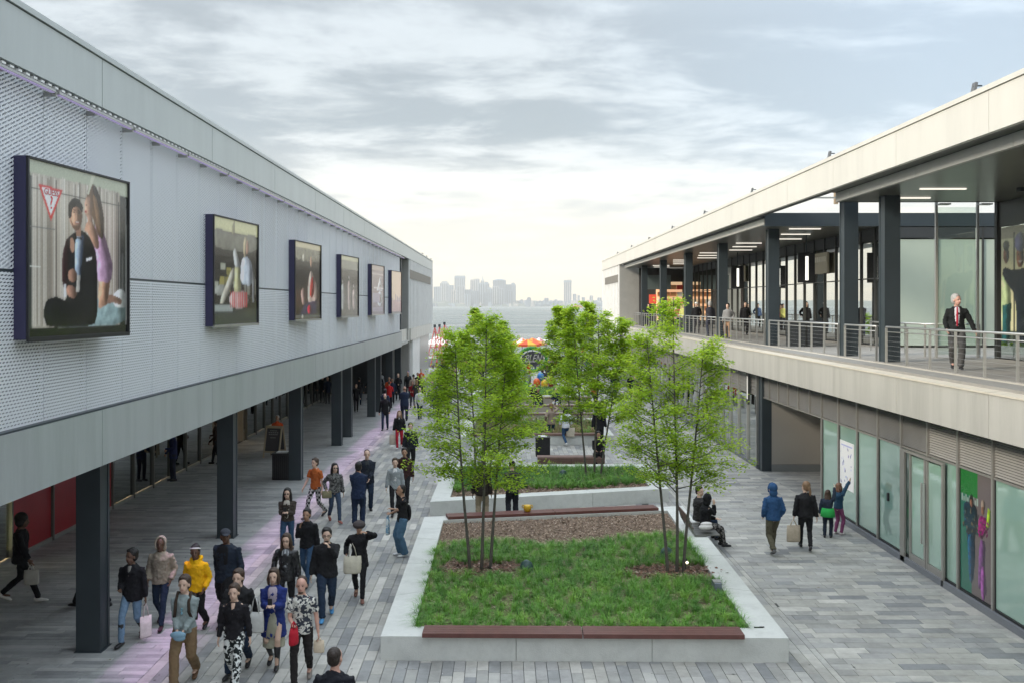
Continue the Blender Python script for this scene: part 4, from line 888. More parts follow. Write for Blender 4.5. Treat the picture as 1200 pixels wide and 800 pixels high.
# ------------------------------------------------------------------ planters
def wall_seg(b, p0, p1, th, z0, z1, side, m=0):
    """straight wall from p0 to p1 with thickness th on the given side"""
    p0, p1 = Vector((*p0, 0)), Vector((*p1, 0)); d = (p1-p0).normalized(); n = Vector((-d.y, d.x, 0))*side*th
    a = [p0, p1, p1+n, p0+n]
    if side < 0: a = a[::-1]
    b.poly([(q.x, q.y, z1) for q in a], m); b.poly([(q.x, q.y, z0) for q in a][::-1], m)
    for i in range(4): q, r = a[i], a[(i+1) % 4]; b.quad((q.x, q.y, z0), (r.x, r.y, z0), (r.x, r.y, z1), (q.x, q.y, z1), m)
def planter(corners, th, zt, soil, lab, gaps=4, skip_back=False):
    """corners: front-left, front-right, back-right, back-left; mitred concrete blocks"""
    T = empty('planter', (*corners[0], 0), label=lab, cat='planter', group='concrete planters along the middle of the plaza')
    c = [Vector((*q, 0)) for q in corners]; inn = []
    for i in range(4):
        a, p_, n_ = c[i-1], c[i], c[(i+1) % 4]; d1 = (p_-a).normalized(); d2 = (n_-p_).normalized()
        n1 = Vector((-d1.y, d1.x, 0)); n2 = Vector((-d2.y, d2.x, 0)); bis = (n1+n2); inn.append(p_+bis*(th/(1+n1.dot(n2))))
    for i in range(4):
        if skip_back and i == 2: continue
        j = (i+1) % 4; L_ = (c[j]-c[i]).length; nseg = max(1, round(L_/2.75)); g = 0.006/L_
        for s_ in range(nseg):
            t0, t1 = s_/nseg+(g if s_ else 0), (s_+1)/nseg-(g if s_ < nseg-1 else 0)
            o0, o1 = c[i].lerp(c[j], t0), c[i].lerp(c[j], t1); i0, i1 = inn[i].lerp(inn[j], t0), inn[i].lerp(inn[j], t1)
            k = MB(); a = [o0, o1, i1, i0]
            k.poly([(q.x, q.y, zt) for q in a]); k.poly([(q.x, q.y, -0.01) for q in a][::-1])
            for m_ in range(4): q, r = a[m_], a[(m_+1) % 4]; k.quad((q.x, q.y, -0.01), (r.x, r.y, -0.01), (r.x, r.y, zt), (q.x, q.y, zt))
            o = fit(k.build('wall_block', M_CONC), T); bevel(o, 0.012, 2)
    k = MB(); n = 26
    V = lambda s, t: inn[0].lerp(inn[1], s).lerp(inn[3].lerp(inn[2], s), t)
    for a in range(n+1):
        for b_ in range(n+1):
            q = V(a/n, b_/n); k.v.append((q.x, q.y, soil+rnd.uniform(-0.012, 0.018)))
    for a in range(n):
        for b_ in range(n): k.f.append((a*(n+1)+b_, (a+1)*(n+1)+b_, (a+1)*(n+1)+b_+1, a*(n+1)+b_+1)); k.m.append(0)
    fit(k.build('soil', M_SOIL, smooth=True), T)
    return T, inn, V
def bench_planks(T, p0, p1, depth, z, nb, th, m, name='bench_plank', gap=0.008):
    p0, p1 = Vector((*p0, 0)), Vector((*p1, 0)); d = (p1-p0).normalized(); n = Vector((-d.y, d.x, 0)); w_ = depth/nb
    L_ = (p1-p0).length; ns = max(1, round(L_/2.4))
    for i in range(nb):
        for s_ in range(ns):
            a = p0.lerp(p1, s_/ns+0.0015)+n*(i*w_+gap/2); e = p0.lerp(p1, (s_+1)/ns-0.0015)+n*(i*w_+gap/2); f = n*(w_-gap)
            k = MB(); c = [a, e, e+f, a+f]
            k.poly([(q.x, q.y, z+th) for q in c]); k.poly([(q.x, q.y, z) for q in c][::-1])
            for j in range(4): q, r = c[j], c[(j+1) % 4]; k.quad((q.x, q.y, z), (r.x, r.y, z), (r.x, r.y, z+th), (q.x, q.y, z+th))
            fit(k.build(name, m), T)
ZW = 0.42
T1, in1, V1 = planter([(-2.14, 17.3), (4.92, 17.2), (5.14, 28.6), (-2.16, 27.1)], 0.54, ZW, 0.33, 'nearest large concrete planter with fescue grass and two young multi stem trees')
B1 = empty('timber_bench', (1, 17.3, ZW), label='long red brown timber bench top on the front wall of the nearest planter', cat='bench')
bench_planks(B1, (-1.42, 17.20), (4.15, 17.11), 0.46, ZW+0.005, 4, 0.075, M_WOOD)
B2 = empty('timber_bench', (1, 27.6, ZW), label='long red brown timber bench top along the slanting back wall of the nearest planter', cat='bench')
bench_planks(B2, (-1.5, 26.72), (4.35, 27.92), 0.46, ZW+0.005, 4, 0.075, M_WOOD)
T2, in2, V2 = planter([(-2.16, 29.2), (5.18, 31.3), (5.2, 36.2), (-2.1, 36.0)], 0.54, ZW, 0.33, 'second concrete planter behind the first with grass, mulch and young trees')
B3 = empty('timber_bench', (2.3, 37.7, 0), label='block shaped slatted timber bench beside the litter bin behind the second planter', cat='bench')
for s_ in range(2):
    for i in range(4): fit(bx('bench_plank', M_WOOD2, 1.27+s_*1.28, 2.53+s_*1.28, 37.55, 37.60, 0.04+i*0.10, 0.13+i*0.10), B3)
for i in range(5): fit(bx('bench_plank', M_WOOD2, 1.27, 3.81, 37.61+i*0.11, 37.71+i*0.11, 0.40, 0.45), B3)
fit(bx('bench_core', M_BLACK, 1.3, 3.78, 37.605, 38.1, 0.0, 0.395), B3)
T3, in3, V3 = planter([(-1.9, 43.9), (4.9, 44.2), (4.95, 51.0), (-1.9, 50.6)], 0.5, ZW, 0.34, 'third concrete planter further back with dry grasses and timber edge')
B4 = empty('timber_bench', (1.5, 44, ZW), label='timber bench top on the front wall of the third planter behind two standing women', cat='bench')
bench_planks(B4, (-1.5, 43.86), (4.4, 44.12), 0.46, ZW+0.005, 3, 0.08, M_WOOD2)
B5 = empty('stepped_seating', (2, 54, 0), label='stepped timber seating between the third and fourth planters', cat='bench')
for i in range(3):
    fit(bx('seat_riser', mat('step_concrete', (0.36, 0.33, 0.28), 0.7), 0.0, 4.9, 53.0+i*1.5, 54.5+i*1.5, 0.0, 0.36+i*0.30), B5)
    for j in range(3): fit(bx('bench_plank', M_WOOD2, -0.02, 4.92, 52.98+i*1.5+j*0.16, 53.12+i*1.5+j*0.16, 0.365+i*0.30, 0.43+i*0.30), B5)
T4, in4, V4 = planter([(-1.9, 60.0), (4.9, 60.0), (4.95, 66.0), (-1.9, 66.0)], 0.5, 0.75, 0.68, 'fourth and farthest concrete planter with a strip of grass')

# grass tufts
GR = [mat(f'grass_blade_{i}', c, 0.55, 0, 0.15, 6) for i, c in enumerate([(0.105, 0.28, 0.032), (0.155, 0.36, 0.042), (0.065, 0.19, 0.025), (0.24, 0.44, 0.06)])]
DRY = [mat(f'dry_grass_{i}', c, 0.6, 0, 0.15, 6) for i, c in enumerate([(0.36, 0.28, 0.13), (0.28, 0.24, 0.10), (0.16, 0.20, 0.05)])]
def blade(k, x, y, z, a, L_, lean, wd, m):
    dx, dy = math.cos(a), math.sin(a); px_, py_ = -dy*wd, dx*wd
    p1 = (x+dx*lean*L_*0.35, y+dy*lean*L_*0.35, z+L_*0.62); p2 = (x+dx*lean*L_, y+dy*lean*L_, z+L_*(0.98-0.35*lean))
    n = len(k.v); k.v += [(x-px_, y-py_, z), (x+px_, y+py_, z), (p1[0]+px_*.8, p1[1]+py_*.8, p1[2]), (p1[0]-px_*.8, p1[1]-py_*.8, p1[2]), p2]
    k.f += [(n, n+1, n+2, n+3), (n+3, n+2, n+4)]; k.m += [m, m]
def tuft(k, x, y, z, nb, L0, wd, mats=4, base=0, spread=0.05):
    mi = rnd.choices(range(mats), [4, 4, 2.5, 1][:mats])[0]
    for _ in range(nb):
        a = rnd.random()*6.283; r = abs(rnd.gauss(0, spread)); L_ = L0*rnd.uniform(0.6, 1.15)
        blade(k, x+r*math.cos(a), y+r*math.sin(a), z, a+rnd.gauss(0, 0.5), L_, min(1.4, 0.15+r*14+rnd.uniform(0, .35)), wd, base+(mi if rnd.random() < 0.8 else rnd.randrange(mats)))
TR1 = [(-0.50, 21.9), (3.72, 21.6)]
k = MB(); cnt = 0
yy = 0.0
pts = []
for _ in range(9000):
    s_, t_ = rnd.random(), rnd.random(); q = V1(s_, t_)
    if t_ > 0.70+0.04*math.sin(s_*9): continue
    if any((q.x-a-0.05)**2/(1.5 if i else 1.25)+(q.y-b_)**2/0.42 < 1.0+0.35*math.sin(q.x*9) for i, (a, b_) in enumerate(TR1)): continue
    if (q.x+0.1)**2/0.4+(q.y-19.6)**2/0.25 < 1 and rnd.random() < 0.8: continue
    if any((q.x-a)**2+(q.y-b_)**2 < 0.192**2 for a, b_ in pts): continue
    pts.append((q.x, q.y))
for (x, y) in pts: tuft(k, x, y, 0.33, 95, rnd.uniform(0.17, 0.27), 0.0036, spread=0.042)
fit(k.build('fescue_grass', GR, None, kind='stuff', label='tufts of green fescue grass filling the nearest planter'), T1)
k = MB(); pts = []
for _ in range(6000):
    s_, t_ = rnd.random(), rnd.random(); q = V2(s_, t_)
    if t_ < 0.20+0.05*math.sin(s_*7) or (q.x > 2.7 and t_ > 0.35 and rnd.random() < 0.75): continue
    if any((q.x-a)**2+(q.y-b_)**2 < 0.19**2 for a, b_ in pts): continue
    pts.append((q.x, q.y))
for (x, y) in pts: tuft(k, x, y, 0.33, 40, rnd.uniform(0.22, 0.32), 0.006)
fit(k.build('fescue_grass', GR, None, kind='stuff', label='green fescue grass in the second planter'), T2)
k = MB()
for _ in range(420): q = V3(rnd.uniform(0.02, 0.98), rnd.random()); tuft(k, q.x, q.y, 0.34, 22, rnd.uniform(0.25, 0.5), 0.009, 3 if q.y > 46.5 else 3, 0)
fit(k.build('dry_grass', [GR[1], DRY[0], DRY[1]], None, kind='stuff', label='dry straw coloured grass in the third planter'), T3)
k = MB()
for _ in range(420): q = V4(rnd.uniform(0.02, 0.98), rnd.random()); tuft(k, q.x, q.y, 0.68, 20, rnd.uniform(0.25, 0.4), 0.011)
fit(k.build('grass', GR, None, kind='stuff', label='green grass in the farthest planter'), T4)
# mulch chips and dead leaves
CH = [mat(f'bark_chip_{i}', c, 0.9) for i, c in enumerate([(0.27, 0.19, 0.135), (0.17, 0.11, 0.075), (0.37, 0.275, 0.20), (0.10, 0.065, 0.045), (0.46, 0.37, 0.29)])]
def chips(V, n, cond, zc, T, lo=0.012, hi=0.035, lab='brown bark chips covering the soil'):
    k = MB()
    for _ in range(n):
        q = V(rnd.random(), rnd.random())
        if not cond(q): continue
        a = rnd.random()*6.28; l, w_ = rnd.uniform(lo, hi), rnd.uniform(lo*0.5, hi*0.5); zz = zc+rnd.uniform(0.008, 0.035); tl = rnd.uniform(-0.02, 0.02)
        c, s_ = math.cos(a), math.sin(a); m = rnd.choices(range(5), (4, 3, 3, 2, 0.8))[0]
        k.quad((q.x-c*l+s_*w_, q.y-s_*l-c*w_, zz-tl), (q.x+c*l+s_*w_, q.y+s_*l-c*w_, zz+tl), (q.x+c*l-s_*w_, q.y+s_*l+c*w_, zz+tl*0.5), (q.x-c*l-s_*w_, q.y-s_*l+c*w_, zz-tl*0.5), m)
    fit(k.build('mulch', CH, None, kind='stuff', label=lab), T)
chips(V1, 26000, lambda q: True, 0.33, T1); chips(V2, 9000, lambda q: q.y < 33.5 or q.x > 2.5, 0.33, T2, 0.02, 0.05)
LEAFD = [mat(f'dead_leaf_{i}', c, 0.8) for i, c in enumerate([(0.16, 0.075, 0.05), (0.25, 0.13, 0.09), (0.09, 0.045, 0.03), (0.42, 0.30, 0.26)])]
for i, (a, b_) in enumerate(TR1):
    k = MB()
    for _ in range(520):
        t = rnd.random()*6.28; r = math.sqrt(rnd.random()); x, y = a+r*math.cos(t)*(1.0 if i == 0 else 1.15), b_+r*math.sin(t)*0.62; zz = 0.35+rnd.random()*0.08; s_ = rnd.uniform(0.02, 0.05); q = rnd.random()*6.28
        k.poly([(x+s_*math.cos(q+j*1.57), y+s_*math.sin(q+j*1.57)*0.8, zz+rnd.uniform(-0.02, 0.02)) for j in range(4)], rnd.choices(range(4), (4, 3, 3, 1))[0])
    fit(k.build('dead_leaves', LEAFD, None, kind='stuff', label='ring of fallen brown leaves around the tree stems'), T1)

# planter lamps
def uplight(x, y, z, lab, glow=False):
    t = empty('garden_uplight', (x, y, z), label=lab, cat='garden light', group='garden uplights in the planters')
    k = MB(); k.loft([(0, 0, 0), (0, 0, 0.10), (0, 0.02, 0.17), (0, 0.05, 0.21)], [0.15, 0.145, 0.12, 0.05], 0, 16, (1, 0, 0), 0.2); k.build('housing', mat('dark_green_housing', (0.03, 0.075, 0.07), 0.4), t, smooth=True)
    k = MB(); k.loft([(0, -0.02, 0.0), (0, -0.02, -0.05)], [0.17, 0.17], 0, 16, (1, 0, 0), 0); k.build('base_ring', M_BLACK, t)
uplight(*gnd(617, 668, 0.36)[:2], 0.36, 'round dark green garden light in the middle of the nearest planter'); uplight(*gnd(781, 652, 0.36)[:2], 0.36, 'dark green garden light against the stems of the right tree')
uplight(*gnd(660, 558, 0.36)[:2], 0.36, 'dark garden light in the second planter')
t = empty('lit_spotlight', (4.0, 21.9, 0.36), label='small lit spotlight on a spike beside the right tree stems', cat='garden light')
k = MB(); k.loft([(0, 0, 0), (0, 0, 0.14)], [0.01, 0.01], 0, 6, (1, 0, 0), 0); k.build('spike', M_BLACK, t)
k = MB(); k.loft([(0, -0.02, 0.14), (0, 0.03, 0.22)], [0.035, 0.045], 0, 10, (1, 0, 0), 0.1); k.build('head', M_BLACK, t)
k = MB(); k.ell((0.02, -0.055, 0.17), (0.025, 0.01, 0.03)); k.build('lens', mat('warm_lens', (1, .9, .7), emit=(1.0, 0.85, 0.6), es=2.5), t)
t = empty('wall_socket_box', (4.36, 20.3, 0.42), label='small grey electrical box on the inner edge of the right planter wall', cat='electrical box')
bx('box', mat('grey_box', (0.16, 0.18, 0.22), 0.4), -0.09, 0.05, -0.16, 0.16, -0.08, 0.12, t); bx('lid', M_TRIM, -0.10, 0.06, -0.10, 0.10, 0.121, 0.14, t)
t = empty('sunglasses', (4.55, 17.75, ZW+0.001), label='small black object lying on the right corner of the nearest planter wall', cat='small object')
bx('piece', M_BLACK, -0.09, 0.07, -0.012, 0.012, 0, 0.018, t); bx('piece', M_BLACK, 0.02, 0.10, 0.013, 0.04, 0, 0.014, t)
t = empty('yellow_cup', (*gnd(618, 599, 0.5)[:2], 0.505), label='bright yellow round pot with handles standing on the back bench', cat='cup')
k = MB(); k.loft([(0, 0, 0.0), (0, 0, 0.07), (0, 0, 0.14), (0, 0, 0.18)], [0.075, 0.11, 0.105, 0.09], 0, 14, (1, 0, 0), 0.05); k.build('bowl', mat('yellow_plastic', (0.62, 0.38, 0.02), 0.35), t, smooth=True)
k = MB()
for s_ in (-1, 1): k.loft([(s_*0.10, 0, 0.10), (s_*0.15, 0, 0.13), (s_*0.13, 0, 0.18), (s_*0.09, 0, 0.17)], [0.015]*4, 0, 6, (0, 1, 0), 0)
k.build('handle', mat('yellow_plastic'), t, smooth=True)

# chair-like bench back where the couple sits (on the right wall of the nearest planter)
SB = empty('seat_with_backrest', (5.0, 25.9, ZW), label='grey metal seat with a curved backrest on the right planter wall under the seated couple', cat='bench')
sm_ = mat('grey_seat_metal', (0.20, 0.20, 0.19), 0.4, 0.5)
for i in range(6): bx('slat', sm_, -0.25, -0.245+0.62, -1.15+i*0.24, -1.15+i*0.24+0.215, 0.02, 0.05, SB)
k = MB()
for s_ in (-1.15, 0.29): k.loft([(-0.24, s_, 0.03), (-0.33, s_, 0.20), (-0.42, s_, 0.50)], [0.022]*3, 0, 6, (0, 1, 0))
k.build('back_frame', sm_, SB, smooth=True)
for i in range(3): bx('back_slat', mat('seat_wood', (0.10, 0.06, 0.045), 0.5), -0.31-i*0.045, -0.285-i*0.045, -1.15, 0.29, 0.14+i*0.12, 0.23+i*0.12, SB)

# ------------------------------------------------------------------ trees
def leaf_mat(name, c, t):
    m = bpy.data.materials.new(name); m.use_nodes = True; nt = m.node_tree; nt.nodes.clear(); o = nt.nodes.new('ShaderNodeOutputMaterial')
    d = nt.nodes.new('ShaderNodeBsdfPrincipled'); d.inputs['Base Color'].default_value = (*c, 1); d.inputs['Roughness'].default_value = 0.5; d.inputs['Specular IOR Level'].default_value = 0.3
    tr = nt.nodes.new('ShaderNodeBsdfTranslucent'); tr.inputs[0].default_value = (*t, 1); x = nt.nodes.new('ShaderNodeMixShader'); x.inputs[0].default_value = 0.45
    nt.links.new(d.outputs[0], x.inputs[1]); nt.links.new(tr.outputs[0], x.inputs[2]); nt.links.new(x.outputs[0], o.inputs[0]); return m
LM = [leaf_mat('spring_leaf_a', (0.29, 0.44, 0.035), (0.58, 0.78, 0.04)), leaf_mat('spring_leaf_b', (0.38, 0.53, 0.05), (0.70, 0.86, 0.06)), leaf_mat('spring_leaf_c', (0.17, 0.30, 0.025), (0.38, 0.58, 0.03)), leaf_mat('spring_leaf_d', (0.36, 0.52, 0.05), (0.6, 0.8, 0.06))]
def tree(x, y, z, stems, hgt, env, lab, nleaf=15, lsz=0.062, dens=1.0, seed=1, group='young multi stem trees in the planters', zlow=1.75):
    """stems: list of (dx, dy, lean_x, lean_y, height factor, bow)."""
    r_ = random.Random(seed); T = empty('young_tree', (x, y, z), label=lab, cat='tree', group=group)
    wood = MB(); lf = MB(); tips = []
    for si, (dx, dy, lx, ly, hf, bow) in enumerate(stems):
        P = []; n = 12; hh = hgt*hf
        wob = [r_.uniform(-0.03, 0.03) for _ in range(4)]
        for i in range(n+1):
            t = i/n; P.append(Vector((dx+lx*t**1.3+wob[0]*math.sin(5*t+si)+bow*math.sin(3.1*t)*0.2, dy+ly*t**1.3+wob[1]*math.sin(6*t+2*si), hh*t)))
        st = MB(); rad = [0.036*(1-0.86*(i/n)**0.9)+0.003 for i in range(n+1)]
        st.loft(P, rad, 0, 8, (1, 0, 0), 0.3); tr0 = st.build('trunk', M_BARK, T, smooth=True)
        zz = zlow+r_.random()*0.2
        while zz < hh*0.985:
            t = zz/hh; i = min(n-1, int(t*n)); base = P[i].lerp(P[i+1], t*n-i)
            rr = env(base.z/hgt)*r_.uniform(0.60, 1.08); a = r_.random()*6.283
            # steer branches outwards from the clump centre
            if (abs(base.x)+abs(base.y)) > 0.12 and r_.random() < 0.6: a = math.atan2(base.y, base.x)+r_.gauss(0, 0.8)
            ln = max(0.22, rr-0.5*math.hypot(base.x, base.y)); up = r_.uniform(0.25, 0.60)+0.5*max(0, t-0.6)
            B = [base]; d = Vector((math.cos(a), math.sin(a), up)).normalized(); ns = 5
            for j in range(ns):
                d = (d+Vector((r_.gauss(0, .10), r_.gauss(0, .10), r_.gauss(0.0, .07)-0.02*j))).normalized(); B.append(B[-1]+d*ln/ns)
            r0 = 0.014*(1-0.6*t)+0.003; wood.loft(B, [r0*(1-0.8*j/ns) for j in range(ns+1)], 0, 5, (0, 0, 1), 0)
            for j in range(1, ns+1):
                nt_ = 2 if j < ns else 3
                for _ in range(nt_):
                    if j < 2 and r_.random() < 0.5: continue
                    ta = a+r_.gauss(0, 1.0); tl = ln*r_.uniform(0.16, 0.38)+0.06; td = Vector((math.cos(ta), math.sin(ta), r_.uniform(-0.05, 0.55))).normalized()
                    e = B[j]+td*tl; wood.loft([B[j], B[j].lerp(e, .5)+Vector((0, 0, .015)), e], [0.004, 0.003, 0.0018], 0, 3, (0, 0, 1), 0)
                    tips.append((B[j].lerp(e, 0.5), ta)); tips.append((e, ta))
            zz += r_.uniform(0.045, 0.12)/dens
    for (e, ta) in tips:
        if r_.random() < 0.12: continue
        mi = r_.choices(range(4), (4, 3.5, 2, 1.2))[0]
        for _ in range(nleaf):
            c = e+Vector((r_.gauss(0, 0.085), r_.gauss(0, 0.085), r_.gauss(0, 0.06))); a = r_.random()*6.283; dr = r_.uniform(-0.7, 0.35); s_ = lsz*r_.uniform(0.55, 1.15)
            u = Vector((math.cos(a), math.sin(a), dr)).normalized(); v = Vector((-math.sin(a), math.cos(a), r_.uniform(-0.5, 0.5))).normalized()
            w_ = u.cross(v)*s_*0.18
            k0 = len(lf.v); lf.v += [tuple(c), tuple(c+u*s_*0.45+v*s_*0.5+w_), tuple(c+u*s_*1.15), tuple(c+u*s_*0.45-v*s_*0.5+w_)]
            lf.f += [(k0, k0+1, k0+2), (k0, k0+2, k0+3)]; m = mi if r_.random() < 0.65 else r_.randrange(4); lf.m += [m, m]
    wood.build('limbs', M_BARK, tr0, smooth=True)
    lf.build('crown', LM, T)
    return T
def env_l(t):    # wide skirt near 40 percent of the height, narrow leader
    return 0.28 if t > 0.93 else (1.42-abs(t-0.44)*1.05 if t < 0.66 else 1.18-(t-0.66)*2.6)
tree(-0.52, 21.9, 0.33, [(-0.22, 0.02, -0.35, -0.1, 0.93, -0.3), (0.02, -0.03, 0.12, 0.1, 1.0, 0.2), (0.20, 0.05, 0.36, 0.15, 0.84, 0.3)], 5.6, lambda t: env_l(t)*0.84, 'young tree with three slim stems at the left of the nearest planter', nleaf=12, dens=0.88, seed=3)
tree(3.70, 21.6, 0.33, [(-0.14, 0.0, -0.45, 0.1, 0.86, -0.2), (0.03, -0.03, -0.05, 0.0, 1.0, 0.1), (0.20, 0.04, 0.45, 0.0, 0.84, 0.2)], 6.0, lambda t: env_l(t)*0.84, 'young tree with three slim stems at the right of the nearest planter', nleaf=12, dens=0.82, seed=11)
tree(-0.75, 33.4, 0.33, [(-0.2, 0, -0.3, 0, 0.95, 0.1), (0.05, 0, 0.1, 0, 1.0, 0.1), (0.25, 0, 0.6, 0.2, 0.85, 0.2)], 5.3, lambda t: env_l(t)*0.85, 'young tree in the second planter seen behind the left front tree', nleaf=8, lsz=0.095, dens=0.8, seed=5)
tree(3.0, 33.8, 0.33, [(-0.2, 0, -0.5, 0, 0.98, -0.2), (0.1, 0, 0.1, 0, 0.93, 0.1), (0.3, 0, 0.75, 0.1, 0.9, 0.3)], 5.9, lambda t: env_l(t)*0.95, 'young tree in the second planter between the two front trees', nleaf=8, lsz=0.095, dens=0.85, seed=8)
tree(3.4, 47.8, 0.34, [(-0.2, 0, -0.5, 0, 0.95, 0), (0.15, 0, 0.5, 0, 1.0, 0)], 6.0, env_l, 'small tree in the third planter on the right side', nleaf=8, lsz=0.13, dens=0.8, seed=21)
tree(-0.9, 47.4, 0.34, [(0, 0, -0.3, 0, 1.0, 0), (0.2, 0, 0.5, 0, 0.9, 0)], 5.6, env_l, 'small tree in the third planter on the left side', nleaf=8, lsz=0.13, dens=0.8, seed=22)
tree(4.2, 63.5, 0.68, [(0, 0, -0.3, 0, 1.0, 0), (0.2, 0, 0.5, 0, 0.9, 0)], 5.4, env_l, 'small tree in the farthest planter near the right building', nleaf=4, lsz=0.15, dens=0.4, seed=23)

# ------------------------------------------------------------------ bins and board
def bin_(x, y, w_, h, lab):
    t = empty('litter_bin', (x, y, 0), label=lab, cat='litter bin', group='black litter bins'); r = w_/2
    n = 9
    for i in range(n):
        a = -r+w_*i/n; bx('slat', M_BLACK, a+0.006, a+w_/n-0.006, -r-0.012, -r+0.004, 0.05, h-0.06, t)
        bx('slat', M_BLACK, r-0.004, r+0.012, a+0.006, a+w_/n-0.006, 0.05, h-0.06, t)
    bx('body', mat('bin_inner', (0.010, 0.010, 0.012), 0.6), -r+0.005, r-0.005, -r+0.005, r-0.005, 0.0, h-0.05, t)
    bx('lid', M_BLACK, -r-0.02, r+0.02, -r-0.02, r+0.02, h-0.045, h, t)
    bx('liner', M_WHITE, -r*0.6, r*0.6, -r*0.6, r*0.6, h+0.001, h+0.03, t)
q = gnd(329, 562); bin_(q[0], q[1]+0.3, 0.62, 0.94, 'tall black slatted litter bin beside an arcade column')
q = gnd(636, 534); bin_(q[0], q[1]+0.2, 0.58, 0.78, 'black litter bin at the end of the timber block bench')
q = (11.3, 38.0); t = None
BT = bin_; 
def deck_bin(x, y, lab):
    t = empty('litter_bin', (x, y, DECK), label=lab, cat='litter bin')
    bx('body', mat('bin_deck', (0.03, 0.033, 0.035), 0.4), -0.28, 0.28, -0.28, 0.28, 0.0, 0.88, t); bx('lid', M_BLACK, -0.30, 0.30, -0.30, 0.30, 0.885, 0.95, t)
deck_bin(10.9, 37.2, 'dark square litter bin on the walkway behind the railing'); deck_bin(11.55, 37.2, 'second dark square litter bin standing right beside the first on the walkway')
q = gnd(322, 535); t = empty('sandwich_board', (q[0], q[1], 0), label='wooden framed a-board with dark chalk panel standing in the arcade', cat='sandwich board')
FR = mat('pale_wood', (0.42, 0.34, 0.24), 0.6)
for s_, nm in ((-1, 'front'), (1, 'back')):
    k = MB()
    def pt(u, v, s_=s_): return (u, s_*(0.32*(1-v)+0.03), v*1.25+0.02)
    for (u0, u1, v0, v1) in ((-0.36, -0.30, 0, 1), (0.30, 0.36, 0, 1), (-0.30, 0.30, 0.93, 1), (-0.30, 0.30, 0.16, 0.21)):
        a = [pt(u0, v0), pt(u1, v0), pt(u1, v1), pt(u0, v1)]; bb = [(x, y+s_*0.03, z_) for x, y, z_ in a]; k.poly(a); k.poly(bb)
        for j in range(4): k.quad(a[j], a[(j+1) % 4], bb[(j+1) % 4], bb[j])
    k.build('frame', FR, t); k = MB(); k.poly([pt(-0.30, 0.21), pt(0.30, 0.21), pt(0.30, 0.93), pt(-0.30, 0.93)]); k.build('chalk_panel', mat('chalk_board', (0.07, 0.065, 0.07), 0.7), t)
k = MB()
for j, (v, ww) in enumerate(((0.84, 0.16), (0.78, 0.22), (0.72, 0.2), (0.62, 0.12))):
    for i in range(5): a = -ww+i*ww*0.4; k.quad((a, -(0.32*(1-v)+0.034), v*1.25+0.02), (a+ww*0.28, -(0.32*(1-v)+0.034), v*1.25+0.02), (a+ww*0.28, -(0.32*(1-v)+0.030), v*1.25+0.05), (a, -(0.32*(1-v)+0.030), v*1.25+0.05))
k.build('chalk_lettering', mat('chalk', (0.35, 0.34, 0.34), 0.9), t)
t.rotation_euler.z = R(-12)

# ------------------------------------------------------------------ far end of the plaza
def balloon(x, y, z_, c, lab):
    t = empty('balloon', (x, y, z_), label=lab, cat='balloon', group='balloons by the farthest planter')
    k = MB(); k.ell((0, 0, 0), (0.24, 0.24, 0.31), 0, 16, 10); k.loft([(0, 0, -0.36), (0, 0, -0.30)], [0.05, 0.02], 0, 8, (1, 0, 0), 0); k.build('skin', mat('balloon_%s' % (c,), c, 0.3), t, smooth=True)
    k = MB(); k.loft([(0, 0, -0.35), (0.05, 0, -1.0), (0, 0, -1.6)], [0.008]*3, 0, 4, (1, 0, 0), 0); k.build('string', M_WHITE, t)
def at(px, py, Y): return ((px-CX)*Y/F, Y, H-(py-CY)*Y/F)
balloon(*at(629, 448, 66), (0.75, 0.13, 0.02), 'red orange balloon beside a blue and a yellow one'); balloon(*at(633.5, 441, 66.5), (0.05, 0.22, 0.60), 'blue balloon above the orange and yellow ones'); balloon(*at(638, 449.5, 66.2), (0.78, 0.50, 0.03), 'yellow balloon to the right of the orange one')
# round dark sign with slanted pale lettering and green ring
c = Vector(at(624, 420, 84)); t = empty('event_sign', c, label='dark round event sign with slanted pale lettering inside a green balloon arch', cat='sign')
k = MB(); k.loft([(0, 0, 0), (0, 0.12, 0)], [(0.9, 0.62)]*2, 0, 24, (1, 0, 0), 0); k.build('board', mat('sign_board', (0.05, 0.05, 0.055), 0.5), t)
o = text_mesh('BLEN', 0.95, 'lettering', mat('sign_pale', (0.5, 0.48, 0.44), 0.6), t, (0, -0.03, 0.0), (R(90), 0, R(0)), 0.01, 0.45, sx=0.62)
k = MB()
for i in range(30):
    a = 2*math.pi*i/30; k.ell((1.18*math.cos(a), 0.0, 0.95*math.sin(a)-0.05), (0.17, 0.17, 0.17), 0, 8, 6)
k.build('balloon_ring', mat('green_balloon', (0.04, 0.26, 0.04), 0.35), t, smooth=True)
k = MB(); k.box(-0.8, -0.72, 0.13, 0.2, -c.z, 0); k.box(0.72, 0.8, 0.13, 0.2, -c.z, 0); k.build('leg', M_DARK, t)
def parasol(x, y, h_, r, cols, lab, grp='market parasols at the waterfront end'):
    t = empty('market_parasol', (x, y, 0), label=lab, cat='parasol', group=grp)
    k = MB(); k.loft([(0, 0, 0), (0, 0, h_)], [0.03, 0.03], 0, 6, (1, 0, 0), 0); k.build('pole', M_DARK, t)
    for j, cc in enumerate(cols):
        k = MB(); n = 8
        for i in range(n):
            if i % len(cols) != j: continue
            a0, a1 = 2*math.pi*i/n, 2*math.pi*(i+1)/n
            p_, q_ = (r*math.cos(a0), r*math.sin(a0), h_-0.5), (r*math.cos(a1), r*math.sin(a1), h_-0.5)
            k.poly([(0, 0, h_), p_, q_]); k.quad(p_, (p_[0], p_[1], p_[2]-0.2), (q_[0], q_[1], q_[2]-0.2), q_)
        k.build('canopy_panel', mat('parasol_%s' % (cc,), cc, 0.7), t)
